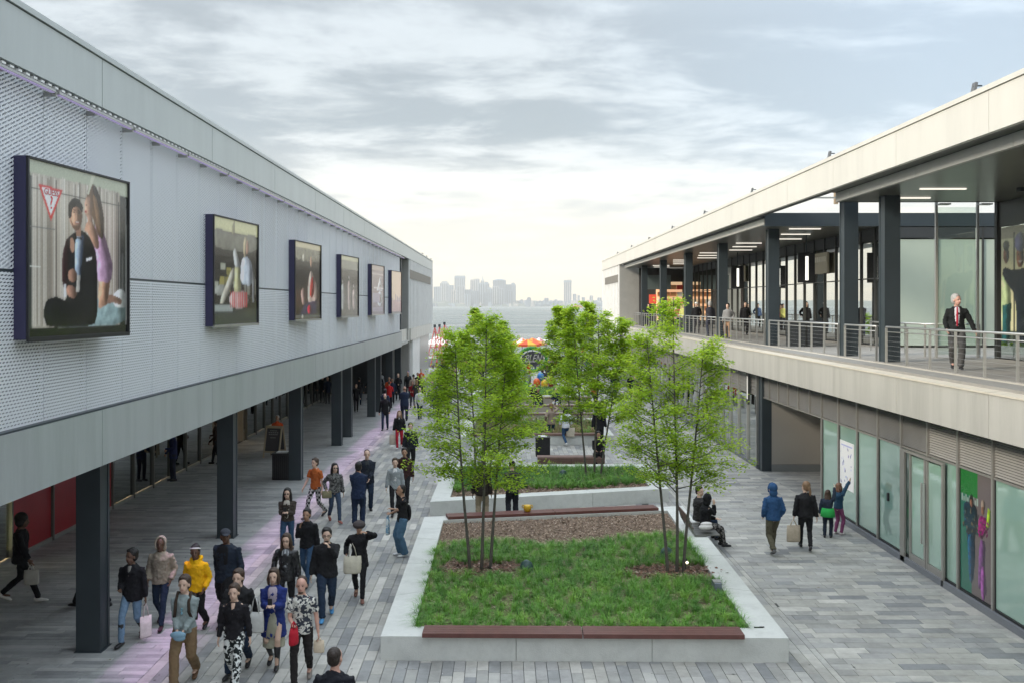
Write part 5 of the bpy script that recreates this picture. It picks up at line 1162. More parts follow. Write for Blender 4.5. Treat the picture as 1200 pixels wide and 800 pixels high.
for i, (px, Y, h_, r, cols, lab) in enumerate(((612, 101, 2.9, 1.1, [(0.7, 0.12, 0.05), (0.7, 0.66, 0.6)], 'red and white parasol left of the round sign'), (618, 96, 2.95, 1.2, [(0.8, 0.45, 0.04), (0.7, 0.10, 0.03)], 'yellow and orange parasol above the round sign'), (624, 98, 3.0, 1.2, [(0.75, 0.12, 0.04), (0.75, 0.35, 0.05)], 'orange red parasol above the round sign'), (632, 102, 2.9, 1.1, [(0.62, 0.2, 0.3), (0.75, 0.7, 0.7)], 'pink and white parasol right of the round sign'), (640, 104, 2.7, 1.2, [(0.75, 0.76, 0.76), (0.6, 0.62, 0.65)], 'white parasol at the right end of the row'))):
    parasol((px-CX)*Y/F, Y, h_, r, cols, lab)
# white tents by the left building end
for i, (px, Y, lab) in enumerate(((513, 104, 'white peaked tent below the red lattice frames'), (530, 108, 'white peaked tent further from the left building'), (541, 101, 'white tent partly hidden behind the left tree'))):
    x = (px-CX)*Y/F; t = empty('market_tent', (x, Y, 0), label=lab, cat='tent', group='white market tents')
    k = MB(); r = 1.3
    for sx, sy in ((-1, -1), (1, -1), (1, 1), (-1, 1)): k.box(sx*r-0.03, sx*r+0.03, sy*r-0.03, sy*r+0.03, 0, 2.2)
    k.build('frame_legs', M_TRIM, t); k = MB(); c4 = [(-r, -r, 2.2), (r, -r, 2.2), (r, r, 2.2), (-r, r, 2.2)]
    for j in range(4): k.poly([c4[j], c4[(j+1) % 4], (0, 0, 3.1)]); a, b_ = c4[j], c4[(j+1) % 4]; k.quad((a[0], a[1], 1.95), (b_[0], b_[1], 1.95), b_, a)
    k.build('roof', M_WHITE, t)
# red lattice frames (three splayed poles each)
PK = mat('red_frame_paint', (0.55, 0.10, 0.09), 0.5)
for i, (px, py, Y) in enumerate(((509.5, 383, 100), (515, 382.5, 102), (520.8, 380, 101))):
    c = Vector(at(px, py, Y)); t = empty('lattice_mast', (c.x, c.y, 0), label=['left', 'middle', 'right and tallest'][i]+' red splayed lattice mast with dark tip by the water', cat='mast', group='red lattice masts by the water')
    k = MB(); h_ = c.z
    feet = [(-0.9, -0.3), (0.25, 0.3), (1.1+0.7*i, 0.0)]
    for fx, fy in feet: k.loft([(fx, fy, 0), (0, 0, h_)], [0.05, 0.035], 0, 5, (1, 0, 0), 0)
    for v in (0.3, 0.5, 0.7):
        q = [Vector((fx, fy, 0)).lerp(Vector((0, 0, h_)), v) for fx, fy in feet]
        for j in range(3): k.loft([q[j], q[(j+1) % 3]], [0.025, 0.025], 0, 4, (0, 0, 1), 0)
        q2 = [Vector((fx, fy, 0)).lerp(Vector((0, 0, h_)), v+0.2) for fx, fy in feet]
        for j in range(3): k.loft([q[j], q2[(j+1) % 3]], [0.02, 0.02], 0, 4, (0, 0, 1), 0)
    k.build('lattice', PK, t); k = MB(); k.box(-0.12, 0.12, -0.12, 0.12, h_-0.05, h_+0.22); k.build('tip', M_DARK, t)
c = Vector(at(529.2, 388, 106)); t = empty('flagpole', (c.x, c.y, 0), label='thin dark pole standing between the red masts and the left tree', cat='pole')
k = MB(); k.loft([(0, 0, 0), (0, 0, c.z)], [0.08, 0.05], 0, 6, (1, 0, 0), 0); k.build('shaft', M_DARK, t); k = MB(); k.ell((0, 0, c.z+0.06), (0.1, 0.1, 0.1)); k.build('finial', M_DARK, t)

# ------------------------------------------------------------------ skyline across the harbour
def sky_mat(c, nm):
    m = mat(nm, c, 0.7, 0, 0.05, 0.01); return m
SKM = [sky_mat(c, f'tower_cladding_{i}') for i, c in enumerate([(0.21, 0.26, 0.31), (0.16, 0.20, 0.25), (0.32, 0.34, 0.35), (0.12, 0.16, 0.21), (0.27, 0.31, 0.35), (0.38, 0.36, 0.34)])]
WINM = sky_mat((0.06, 0.075, 0.095), 'tower_windows')
D0 = 8200.0
def tower(x0, x1, yt, Y, mi, lab, crown=None, yb=359.5):
    X0, X1 = (x0-CX)*Y/F, (x1-CX)*Y/F; zt = H+(CY-yt)*Y/F; wd = X1-X0; T = empty('skyscraper', ((X0+X1)/2, Y, -2), label=lab, cat='skyscraper', group='towers of the far skyline')
    hh = zt+2; dp = max(30, wd*0.8); body = 0.93 if crown == 'step' else 1.0
    k = MB(); k.box(-wd/2, wd/2, 0, dp, 0, hh*body); k.build('shaft', SKM[mi], T)
    k = MB(); nb = max(2, int(wd/14)); 
    for i in range(nb):
        a = -wd/2+wd*(i+0.25)/nb; k.box(a, a+wd/nb*0.5, -0.6, -0.05, hh*0.06, hh*body*0.96)
    k.build('window_strip', WINM, T, kind='stuff')
    k = MB(); nf = max(3, int(hh/22))
    if crown == 'step': kk = MB(); kk.box(-wd*0.32, wd*0.32, dp*.2, dp*.8, hh*body, hh); kk.build('crown', SKM[mi], T)
    if crown == 'spire': kk = MB(); kk.loft([(0, dp/2, hh), (0, dp/2, hh+16), (0, dp/2, hh+48)], [wd*0.45, wd*0.22, 1.2], 0, 6, (1, 0, 0), 0); kk.build('spire', SKM[2], T)
    if crown == 'dome': kk = MB(); kk.loft([(0, dp/2, hh-2), (0, dp/2, hh+5), (0, dp/2, hh+12)], [wd*0.5, wd*0.38, wd*0.12], 0, 12, (1, 0, 0), 0); kk.build('dome', SKM[mi], T)
    if crown == 'band': kk = MB(); kk.box(-wd/2-1, wd/2+1, -2, dp+1, hh-22, hh-9); kk.build('top_band', SKM[0], T)
TW = [(508, 516.8, 336, 8300, 0, 'low broad tower at the left end of the skyline', None), (515.5, 526, 329.4, 8500, 2, 'pale tower second from the left', 'step'), (523, 531.5, 334, 8250, 4, 'mid height tower behind the second one', None), (529, 534, 340, 8150, 5, 'short narrow tower before the tallest slab', None),
      (532.5, 545, 323.2, 8700, 4, 'tall wide slab, tallest on the left of the skyline', 'band'), (536.2, 544, 335, 8100, 2, 'bright tower standing before the tall slab', None), (544.5, 553, 339.5, 8000, 3, 'dark low block right of the tall slab', None), (551, 557, 327.6, 8500, 5, 'brownish tower with flat top', None), (555.5, 562, 326.8, 8600, 2, 'pale tower beside the spired one', None), (552, 561, 341, 7900, 1, 'blue grey block before the brownish tower', None),
      (563.5, 567.5, 329, 8500, 2, 'slender tower with pointed spire', 'spire'), (560.5, 568, 331.5, 8050, 4, 'light tower below the spire', None), (567, 573.5, 330.5, 8400, 1, 'grey tower right of the spire', 'step'), (571, 577, 337, 8200, 0, 'stepped mid height tower', 'step'), (577.5, 593, 328.5, 8500, 1, 'broad dark tower with rounded top', 'dome'), (577, 584.5, 335.5, 8050, 2, 'pale block before the rounded tower', None), (583.5, 590, 338, 7980, 4, 'second pale block before the rounded tower', None), (592, 599, 333.5, 8350, 3, 'dark tower near the right end of the cluster', None), (598, 604.6, 331.6, 8450, 0, 'tower with a narrow top at the right end of the cluster', 'step'), (593.5, 601, 340, 8000, 1, 'low block in front of the right end towers', None), (567, 577, 343, 7900, 3, 'dark low block in the middle of the waterfront', None), (545, 551, 345, 7880, 0, 'low waterfront block left of the middle', None),
      (660.8, 669.8, 328, 8600, 5, 'lone pale tower on the right far shore', 'band'), (617.5, 622.3, 348.5, 8300, 3, 'small dark building on the low shore', 'step'), (671.5, 675.5, 344.5, 9000, 0, 'small pair tower right of the lone tower', None), (677, 679.5, 346, 9000, 4, 'thin low tower on the right shore', None), (682, 685.5, 348.5, 9000, 1, 'low tower on the right shore', None), (691, 695, 346.5, 9100, 2, 'pale low tower near the right building', None), (638, 643, 349.5, 8800, 1, 'low block in the middle of the far shore', None), (610, 613, 351, 8500, 4, 'small block right of the main cluster', None), (700, 705, 349, 9000, 0, 'low block beside the edge of the right building', None), (650, 653, 351, 8900, 0, 'small block left of the lone tower', None)]
for a in TW: tower(*a[:3], a[3], a[4], a[5], a[6])
# low far shore: many small roofs that read as one mass, with tree line
k = MB()
for i in range(420):
    px = rnd.uniform(500, 715); Y = rnd.uniform(7800, 9300); x = (px-CX)*Y/F; w_ = rnd.uniform(12, 45); h_ = rnd.uniform(10, 34)*(1.5 if px > 600 else 1.0); k.box(x, x+w_, Y, Y+30, -2, h_, rnd.randrange(3))
k.build('far_shore_buildings', [SKM[0], SKM[3], SKM[5]], None, kind='stuff', label='low far shore buildings along the harbour')
k = MB(); n = 160; xs = [-6000+12000*i/n for i in range(n+1)]
prof = [12+10*rnd.random()+14*math.sin(i*0.11)**2+10*math.sin(i*0.05+1)**2 for i in range(n+1)]
for i in range(n):
    k.quad((xs[i], 7850, -2.3), (xs[i+1], 7850, -2.3), (xs[i+1], 7950, prof[i+1]*0.5), (xs[i], 7950, prof[i]*0.5)); k.quad((xs[i], 7950, prof[i]*0.5), (xs[i+1], 7950, prof[i+1]*0.5), (xs[i+1], 9200, prof[i+1]*1.9), (xs[i], 9200, prof[i]*1.9)); k.quad((xs[i], 9200, prof[i]*1.9), (xs[i+1], 9200, prof[i+1]*1.9), (xs[i+1], 9900, -2.3), (xs[i], 9900, -2.3))
k.build('far_shore', mat('far_land', (0.08, 0.10, 0.08), 0.9, 0, 0.3, 0.01), None, kind='structure')
# orange ferry
Y = 3900; t = empty('ferry', ((676.5-CX)*Y/F, Y, -2.2), label='orange passenger ferry crossing the harbour in front of the far shore', cat='ferry')
OR = mat('ferry_orange', (0.75, 0.28, 0.10), 0.5)
k = MB(); k.loft([(-20, 0, 1.2), (-17, 0, 1.5), (17, 0, 1.5), (20, 0, 1.2)], [(1.5, 1), (3, 2), (3, 2), (1.5, 1)], 0, 8, (0, 0, 1), 0.3); k.build('hull', OR, t)
bx('lower_deck', OR, -17, 17, -3, 3, 3.0, 6.0, t); bx('window_band', WINM, -16, 16, -3.1, -3.02, 4.4, 5.2, t); bx('upper_deck', OR, -14, 14, -2.8, 2.8, 6.02, 8.6, t); bx('wheelhouse', M_WHITE, -11, -8, -1.5, 1.5, 8.62, 11, t); bx('funnel', mat('ferry_funnel', (0.6, 0.35, 0.1), 0.5), 0, 2.5, -1.2, 1.2, 8.62, 12.5, t)
# ------------------------------------------------------------------ people
SKIN = {'l': (0.62, 0.42, 0.32), 'm': (0.38, 0.22, 0.145), 'd': (0.13, 0.070, 0.045), 'p': (0.56, 0.32, 0.25)}
def skinm(t): return mat('skin_'+t, SKIN[t], 0.5, 0, 0.06, 12, 0.15, 60)
def hairm(c): return mat('hair_%s' % (c,), c, 0.55, 0, 0.3, 30, 0.8, 40)
BLK, NAVY, DGR = (0.012, 0.012, 0.014), (0.016, 0.026, 0.055), (0.04, 0.042, 0.045)
JEAN, DJEAN, LJEAN = (0.035, 0.075, 0.14), (0.018, 0.032, 0.06), (0.16, 0.25, 0.36)
HB, HBR, HLT, HGR = (0.010, 0.008, 0.007), (0.05, 0.027, 0.015), (0.22, 0.13, 0.07), (0.42, 0.41, 0.40)
def ik(a, c, l1, l2, pole):
    """two-bone joint position between a and c, bending towards pole"""
    a, c, pole = Vector(a), Vector(c), Vector(pole); d = c-a; L_ = min(d.length, (l1+l2)*0.995); u = d.normalized(); c2 = a+u*L_
    x = (l1*l1-l2*l2+L_*L_)/(2*L_); h_ = math.sqrt(max(0, l1*l1-x*x)); n = pole-u*pole.dot(u); n = n.normalized() if n.length > 1e-6 else Vector((0, 1, 0))
    return a+u*x+n*h_, c2
ARM = {'down': (0.27, 0.03, 0.80), 'fwd': (0.25, 0.24, 0.90), 'back': (0.27, -0.20, 0.86), 'phone': (0.05, 0.30, 1.17), 'clasp': (0.05, 0.22, 0.93), 'pocket': (0.22, 0.12, 0.93), 'strap': (0.13, 0.13, 1.34), 'raise': (0.16, 0.34, 1.55), 'mouth': (0.07, 0.20, 1.47), 'point': (0.06, 0.36, 1.46), 'up': (0.20, 0.30, 1.86), 'hip': (0.26, 0.02, 1.00), 'cross': (-0.08, 0.22, 1.15), 'lap': (0.08, 0.30, 0.78), 'side': (0.38, 0.06, 0.90), 'book': (0.10, 0.27, 1.05)}
def person(pos, h, yaw, label, top, bottom, hair, skin='l', legs='stand', arms=('down', 'down'), shoes=BLK, look=0, build=1.0, vox=0.012, group=None, extra=(), sit_h=0.44, female=False, step=0.30, bend=0.0):
    s = h/1.75
    if bottom[0] == 'skirt': step = 0.15
    T = empty('person', pos, R(yaw), label=label, cat='person', group=group)
    bw = build; detail = vox < 0.016
    # ---------------- joints
    lean = Vector((0, 0.03+bend, 1)).normalized()
    if legs == 'sit': pel = Vector((0, 0, sit_h+0.10)); 
    else: pel = Vector((0, 0, 0.93-(0.025 if legs == 'walk' else 0)))
    J = lambda x, y, z_: pel+Vector((x, 0, 0))+lean*(z_-0.93)+Vector((0, y, 0))
    hipx = 0.088
    K = {}
    for sd, sg in (('l', -1), ('r', 1)):
        hp = pel+Vector((sg*hipx, 0, -0.02))
        if legs == 'walk':
            f = step*(1 if sd == 'r' else -1); an = Vector((sg*0.075, f, 0.085+(0.09 if f < 0 else 0.015)))
        elif legs == 'walk2':
            f = step*(-1 if sd == 'r' else 1); an = Vector((sg*0.075, f, 0.085+(0.09 if f < 0 else 0.015)))
        elif legs == 'sit': an = Vector((sg*0.11, 0.50, 0.085))
        elif legs == 'cross': an = Vector((-sg*0.03, 0.0+0.05*sg, 0.085))
        else: an = Vector((sg*0.105, 0.03*sg, 0.085))
        kn, an = ik(hp, an, 0.43, 0.43, (sg*0.12, 1, 0.0) if legs != 'sit' else (sg*0.1, 0.3, 1)); K[sd] = (hp, kn, an)
    sho = {}; hands = {}
    for sd, sg, ap in (('l', -1, arms[0]), ('r', 1, arms[1])):
        sh = J(sg*0.168*bw, -0.005, 1.375); tx, ty, tz = ARM[ap] if isinstance(ap, str) else ap
        tg = pel+Vector((sg*tx*(bw if tz < 1.1 else 1), 0, 0))+lean*(tz-0.93)+Vector((0, ty, 0))
        if legs == 'sit' and ap == 'lap': tg = Vector((sg*0.10, 0.34, sit_h+0.22))
        el, wr = ik(sh, tg, 0.285, 0.25, (sg*0.38, -0.8, -0.45)); sho[sd] = (sh, el, wr)
    sc = lambda v: tuple(Vector(v)*s)
    SC = lambda L_: [sc(v) for v in L_]
    nk, hc = J(0, 0.0, 1.47), J(0, 0.035, 1.608)
    # ---------------- body
    b = MB()
    torso = [(0.87, .135, .095), (0.93, .160, .112), (1.02, .148, .105), (1.12, .132, .098), (1.24, .150, .110), (1.33, .165, .112), (1.385, .145, .098), (1.43, .100, .078), (1.465, .064, .062), (1.50, .054, .056), (1.54, .052, .055)]
    wf = lambda z_: 1.0 if z_ > 1.44 else bw
    if female: torso = [(z_, rx*(0.98 if z_ < 1.0 else 0.92), ry) for z_, rx, ry in torso]
    b.loft(SC([J(0, 0, z_) for z_, _, _ in torso]), [(rx*s*wf(z_), ry*s*wf(z_)) for z_, rx, ry in torso], 0, 16)
    for sd, sg in (('l', -1), ('r', 1)):
        hp, kn, an = K[sd]
        cf = kn.lerp(an, 0.3)+Vector((0, -0.012, 0))
        b.loft(SC([hp, hp.lerp(kn, .5), kn, cf, an]), [q*s*(bw if i < 2 else 1) for i, q in enumerate((.083, .070, .052, .054, .036))], 0, 10)
        b.loft(SC([an+Vector((0, -0.03, -0.035)), an+Vector((0, 0.06, -0.05)), an+Vector((0, 0.14, -0.06))]), [(.034*s, .034*s), (.038*s, .028*s), (.030*s, .018*s)], 0, 8)
        sh, el, wr = sho[sd]
        b.loft(SC([sh+Vector((-sg*.05, 0, .0)), sh, sh.lerp(el, .5), el, el.lerp(wr, .35), wr]), [q*s for q in (.050, .052, .043, .036, .036, .024)], 0, 10)
        d = (wr-el).normalized(); hands[sd] = wr+d*0.09
        side = Vector((sg, 0, 0)); nrm = d.cross(side); nrm = nrm.normalized() if nrm.length > .2 else Vector((0, 1, 0)); wide = nrm.cross(d).normalized()
        # relaxed hand: palm seen side on, fingers curling inward
        pw = Vector((0, 1, 0))-d*d.y
        if pw.length < 0.3: pw = Vector((sg, 0, 0))-d*d.x*sg
        pw.normalize(); pn = d.cross(pw).normalized()
        if pn.x*sg > 0: pn = -pn          # palm faces the body
        b.loft(SC([wr, wr+d*0.045, wr+d*0.088]), [(.026*s, .017*s), (.038*s, .016*s), (.036*s, .013*s)], 0, 10, tuple(pw))
        if vox < 0.02:
            fr = 0.0085 if vox < 0.013 else 0.010
            for fi, (o_, fl) in enumerate(((0.030, .072), (0.010, .080), (-0.010, .074), (-0.030, .058))):
                a0 = wr+d*0.085+pw*o_; a1 = a0+(d*0.93+pn*0.30).normalized()*fl*0.5; a2 = a1+(d*0.62+pn*0.75).normalized()*fl*0.5
                b.loft(SC([a0, a1, a2]), [fr*s, fr*s*.95, fr*s*.8], 0, 6)
            a0 = wr+d*0.025+pw*0.030; a1 = a0+(d*0.7+pw*0.7+pn*.2).normalized()*0.036; a2 = a1+(d*0.95+pw*0.1+pn*.4).normalized()*0.028; b.loft(SC([a0, a1, a2]), [fr*1.15*s, fr*1.1*s, fr*.9*s], 0, 6)
        else: b.loft(SC([wr+d*0.08, wr+d*0.15]), [(.034*s, .012*s), (.026*s, .012*s)], 0, 8, tuple(pw))
    # head, turned by look degrees
    hb = MB(); hs = 0.115
    hb.ell((0, -0.012, 0.028), (0.074, 0.092, 0.092), 0, 16, 12); hb.ell((0, 0.022, -0.045), (0.056, 0.062, 0.070), 0, 14, 10); hb.ell((0, 0.038, -0.085), (0.030, 0.030, 0.026), 0, 10, 8)
    if detail:
        hb.loft([(0, 0.076, 0.012), (0, 0.090, -0.012), (0, 0.098, -0.030)], [(0.009, 0.010), (0.012, 0.012), (0.015, 0.011)], 0, 8)
        for sg in (-1, 1): hb.ell((sg*0.077, -0.008, -0.012), (0.010, 0.018, 0.030), 0, 8, 6); hb.ell((sg*0.030, 0.066, 0.022), (0.020, 0.012, 0.008), 0, 8, 6)
    Mh = Matrix.Translation(Vector(sc(hc))) @ Matrix.Rotation(R(look), 4, 'Z') @ Matrix.Scale(s*1.10, 4)
    n0 = len(b.v); b.v += [tuple(Mh @ Vector(v)) for v in hb.v]; b.f += [tuple(i+n0 for i in f) for f in hb.f]; b.m += hb.m
    b.loft(SC([J(0, 0, 1.46), hc+Vector((0, -0.02, -0.05))]), [.055*s, .054*s], 0, 12)
    BO = remesh(b, 'body', skinm(skin), T, vox*s, 2)
    H_ = lambda v: tuple(Mh @ Vector(v))
    if detail:
        for sg in (-1, 1):
            k = MB(); k.ell(H_((sg*0.029, 0.074, 0.008)), (0.011*s, 0.006*s, 0.0065*s), 0, 8, 6); k.build('eye', mat('eye_dark', (0.03, 0.02, 0.018), 0.2), BO, smooth=True)
            k = MB(); k.loft([H_((sg*0.014, 0.082, 0.026)), H_((sg*0.030, 0.082, 0.030)), H_((sg*0.046, 0.072, 0.025))], [0.0028*s]*3, 0, 5); k.build('eyebrow', hairm(HB if skin == 'd' or hair[0] in ('cap', 'hood') else hair[1]), BO, smooth=True)
        k = MB(); k.loft([H_((-0.022, 0.081, -0.053)), H_((0, 0.088, -0.056)), H_((0.022, 0.081, -0.053))], [(0.004*s, 0.005*s)]*3, 0, 6); k.build('mouth', mat('lips_'+skin, tuple(c*q for c, q in zip(SKIN[skin], (.75, .5, .5))), 0.4), BO, smooth=True)
    # ---------------- hair
    st, hcx = hair[0], hair[1]; k = MB(); hv = 0.011*s if vox < 0.02 else 0.02*s
    def HE(c, r): 
        n0 = len(k.v); t = MB(); t.ell(c, r, 0, 14, 10); k.v.extend(H_(v) for v in t.v); k.f.extend(tuple(i+n0 for i in f) for f in t.f); k.m.extend(t.m)
    def HL(p_, r_, seg=10, xr=(1, 0, 0)):
        n0 = len(k.v); t = MB(); t.loft(p_, r_, 0, seg, xr); k.v.extend(H_(v) for v in t.v); k.f.extend(tuple(i+n0 for i in f) for f in t.f); k.m.extend(t.m)
    nm = 'hair'; hm = hairm(hcx)
    if st in ('short', 'long', 'bun', 'pony', 'crop', 'bob', 'curly'):
        e = {'crop': 0.006, 'curly': 0.035}.get(st, 0.019)
        HE((0, -0.040, 0.052), (0.073+e, 0.084+e, 0.078+e)); HE((0, -0.052, 0.0), (0.070+e, 0.062+e, 0.075+e))
        if st != 'crop': HE((0.014, 0.018, 0.108), (0.052, 0.048, 0.024))
    if st == 'long':
        for sg in (-1, 1): HL([(sg*0.062, -0.02, 0.06), (sg*0.085, -0.025, -0.03), (sg*0.088, -0.03, -0.13), (sg*0.085, 0.0 if female else -0.03, -0.24), (sg*0.075, 0.04, -0.32)], [(.030, .05), (.030, .055), (.032, .05), (.03, .035), (.012, .015)])
        HL([(0, -0.07, 0.03), (0, -0.10, -0.10), (0, -0.115, -0.22), (0, -0.12, -0.32)], [(.07, .03), (.09, .035), (.10, .035), (.06, .02)])
    if st == 'bob':
        for sg in (-1, 1): HL([(sg*0.062, -0.02, 0.05), (sg*0.084, -0.02, -0.04), (sg*0.078, -0.01, -0.12)], [(.028, .05), (.030, .055), (.02, .04)])
        HL([(0, -0.07, 0.03), (0, -0.10, -0.08), (0, -0.09, -0.14)], [(.07, .03), (.08, .035), (.06, .02)])
    if st == 'pony': HL([(0, -0.11, 0.06), (0, -0.14, 0.0), (0.02, -0.14, -0.12), (0.02, -0.13, -0.24)], [(.022, .02), (.034, .03), (.034, .03), (.012, .01)])
    if st == 'bun': HE((0, -0.10, 0.11), (0.045, 0.045, 0.04))
    if st == 'cap':
        nm = 'cap'; hm = cloth(hcx, 'cap'); HE((0, -0.012, 0.062), (0.088, 0.106, 0.070)); HL([(0, 0.06, 0.055), (0, 0.12, 0.048), (0, 0.155, 0.038)], [(.070, .010), (.064, .008), (.040, .006)])
    if st == 'beanie': nm = 'beanie'; hm = cloth(hcx, 'cap'); HE((0, -0.015, 0.065), (0.088, 0.105, 0.078)); HL([(0, -0.01, 0.03), (0, -0.01, 0.055)], [(.090, .106), (.090, .106)], 16)
    if st == 'hat': nm = 'hat'; hm = cloth(hcx, 'cap'); HE((0, -0.01, 0.08), (0.085, 0.10, 0.065)); HL([(0, -0.01, 0.045), (0, -0.01, 0.055)], [(.13, .145), (.13, .145)], 18)
    if st == 'hood': nm = 'hood'; hm = cloth(hcx, 'hood'); HE((0, -0.062, 0.040), (0.100, 0.100, 0.112)); HE((0, -0.075, -0.07), (0.098, 0.075, 0.09)); HL([(-.075, .03, -.07), (-.092, .025, .03), (-.06, .02, .115), (0, .02, .140), (.06, .02, .115), (.092, .025, .03), (.075, .03, -.07)], [.018]*7, 8, (0, 1, 0)); 
    if st == 'bald': HE((0, -0.055, -0.005), (0.076, 0.062, 0.05))
    if k.v: remesh(k, nm, hm, T, hv, 2)
    if st in ('cap', 'hood') and len(hair) > 2:
        k = MB(); HE((0, -0.05, -0.02), (0.083, 0.075, 0.08)); remesh(k, 'hair', hairm(hair[2]), T, hv, 2)
    # ---------------- garments
    kind, tm = top[0], top[1]; gv = 0.017*s if vox < 0.02 else 0.028*s
    off = {'tee': .014, 'shirt': .016, 'sweater': .020, 'jacket': .030, 'hoodie': .032, 'coat': .034, 'blazer': .026, 'puffer': .045}[kind]
    hem = {'tee': .86, 'shirt': .86, 'sweater': .87, 'jacket': .84, 'hoodie': .85, 'coat': .50, 'blazer': .80, 'puffer': .80}[kind]
    if len(top) > 3 and top[3]: hem = top[3]
    if legs == 'sit': hem = max(hem, 0.86)
    g = MB(); rings = [(hem, .158+off+(.04 if kind == 'coat' else .004), .122+off+(.05 if kind == 'coat' else 0.0))]
    if hem < 0.75: rings.append((0.72, .165+off+.015, .120+off+.015))
    rings += [(.93, .158+off, .113+off), (1.03, .148+off, .106+off), (1.12, .136+off, .100+off), (1.24, .150+off, .112+off), (1.33, .163+off, .114+off), (1.385, .142+off, .100+off*.8), (1.43, .098+off, .080+off*.6), (1.462, .066+off*.6, .064+off*.5)]
    rings = [r_ for r_ in rings if r_[0] >= hem]
    if female and kind != 'coat': rings = [(z_, rx*(0.90 if 1.02 < z_ < 1.2 else 0.95), ry*(1.08 if 1.2 < z_ < 1.36 else 1)) for z_, rx, ry in rings]
    g.loft(SC([J(0, 0, z_) if z_ > .9 or legs == 'sit' else pel+Vector((0, 0.0, z_-0.93)) for z_, _, _ in rings]), [(rx*s*wf(z_), ry*s*wf(z_)) for z_, rx, ry in rings], 0, 18, (1, 0, 0), 0.12)
    for sd, sg in (('l', -1), ('r', 1)):
        sh, el, wr = sho[sd]; o2 = off*0.75
        if kind == 'tee' or (len(top) > 4 and top[4] == 'short'):
            g.loft(SC([sh+Vector((-sg*.06, 0, -.005)), sh, sh.lerp(el, .45), sh.lerp(el, .72)]), [q*s for q in (.055+o2, .058+o2, .054+o2, .054+o2)], 0, 12, (1, 0, 0), 0.1)
        else:
            g.loft(SC([sh+Vector((-sg*.06, 0, -.005)), sh, sh.lerp(el, .5), el, el.lerp(wr, .4), el.lerp(wr, .96)]), [q*s for q in (.053+o2, .056+o2, .048+o2, .043+o2, .040+o2, .030+o2)], 0, 12, (1, 0, 0), 0.1)
    if kind == 'hoodie' and st != 'hood': g.loft(SC([J(-.09, .03, 1.47), J(-.08, -.07, 1.485), J(0, -.12, 1.47), J(.08, -.07, 1.485), J(.09, .03, 1.47)]), [.034*s, .045*s, .055*s, .045*s, .034*s], 0, 10)
    if kind in ('jacket', 'coat', 'blazer'): g.loft(SC([J(-.060, .085, 1.38), J(-.062, -.01, 1.455), J(0, -.062, 1.485), J(.062, -.01, 1.455), J(.060, .085, 1.38)]), [.017*s, .021*s, .023*s, .021*s, .017*s], 0, 8)
    if kind == 'hoodie': g.loft(SC([J(-.07, .105, 1.0), J(0, .118, 1.0), J(.07, .105, 1.0)]), [(.05*s, .035*s)]*3, 0, 8, (0, 0, 1))
    NM = {'tee': 't_shirt', 'puffer': 'jacket'}.get(kind, kind)
    go = remesh(g, NM, tm, T, gv, 3)
    if vox < 0.016: folds(go, s)
    # open front: shirt patch (and tie)
    if len(top) > 2 and top[2]:
        inn_ = top[2]; wv = top[5] if len(top) > 5 else 0.040; k = MB()
        def fr(z_, e): return J(0, (.113 if z_ < 1.3 else .106)*bw+off*0.92+e, z_)
        zz = [1.0 if kind in ('blazer', 'coat') else 0.92, 1.12, 1.24, 1.34, 1.41, 1.445]; fz = [0.10, .095, .108, .108, .088, .066]
        if wv < 0.03: zz = zz[2:]; fz = fz[2:]; zz[0] = 1.27
        pts = [J(0, fz[i]*bw+off*.80-(0.004), z_) for i, z_ in enumerate(zz)]
        k.loft(SC(pts), [(wv*s*w_, 0.014*s) for w_ in ((0.7, .9, 1.1, 1.2, 1.15, .8) if wv >= 0.03 else (.35, .9, 1.5, 1.6))], 0, 10, (1, 0, 0), 0.3); SF = k.build('shirt_front', inn_, T, smooth=True)
        if 'tie' in extra:
            k = MB(); k.loft(SC([p_+Vector((0, .016, 0)) for p_ in pts]), [(w_*s, 0.006*s) for w_ in (.018, .024, .022, .018, .014, .016)[:len(pts)]], 0, 8, (1, 0, 0), 0.2); k.build('tie', cloth((0.42, 0.03, 0.06), 'tie'), SF, smooth=True)
    # bottoms
    bk, bm = bottom[0], bottom[1]; t_ = MB(); bo = 0.014
    if bk == 'skirt':
        zb = bottom[2] if len(bottom) > 2 else 0.45
        t_.loft(SC([pel+Vector((0, 0, z_-.93)) for z_ in (1.04, .95, .85, .65, zb)]), [(.14*s, .105*s), (.172*s, .125*s), (.185*s, .14*s), (.19*s, .16*s), (.20*s, .175*s)], 0, 18, (1, 0, 0), 0.1); remesh(t_, 'skirt', bm, T, gv, 3)
    else:
        slim = {'slim': 0.010, 'jeans': 0.018, 'trousers': 0.026, 'wide': 0.04}[bk]
        t_.loft(SC([pel+Vector((0, 0, z_)) for z_ in (-0.07, 0.0, 0.08, 0.12)]), [(.150*s*bw, .108*s*bw), (.168*s*bw, .122*s*bw), (.155*s*bw, .112*s*bw), (.148*s*bw, .108*s*bw)], 0, 16, (1, 0, 0), 0.2)
        for sd in 'lr':
            hp, kn, an = K[sd]; cf = kn.lerp(an, .35)+Vector((0, -.010, 0))
            if bk == 'short_': an = kn
            t_.loft(SC([hp+Vector((0, 0, .01)), hp.lerp(kn, .5), kn, cf, kn.lerp(an, .80), kn.lerp(an, 1.0)+Vector((0, -.005, -0.012))]), [q*s for q in ((.088+slim*.5)*bw, (.073+slim)*bw, .056+slim, .056+slim, .044+slim*1.2, .044+slim*1.3)], 0, 12, (1, 0, 0), 0.1)
        to_ = remesh(t_, 'trousers', bm, T, gv, 3)
        if vox < 0.016: folds(to_, s*0.7)
    bootz = 'boots' in extra
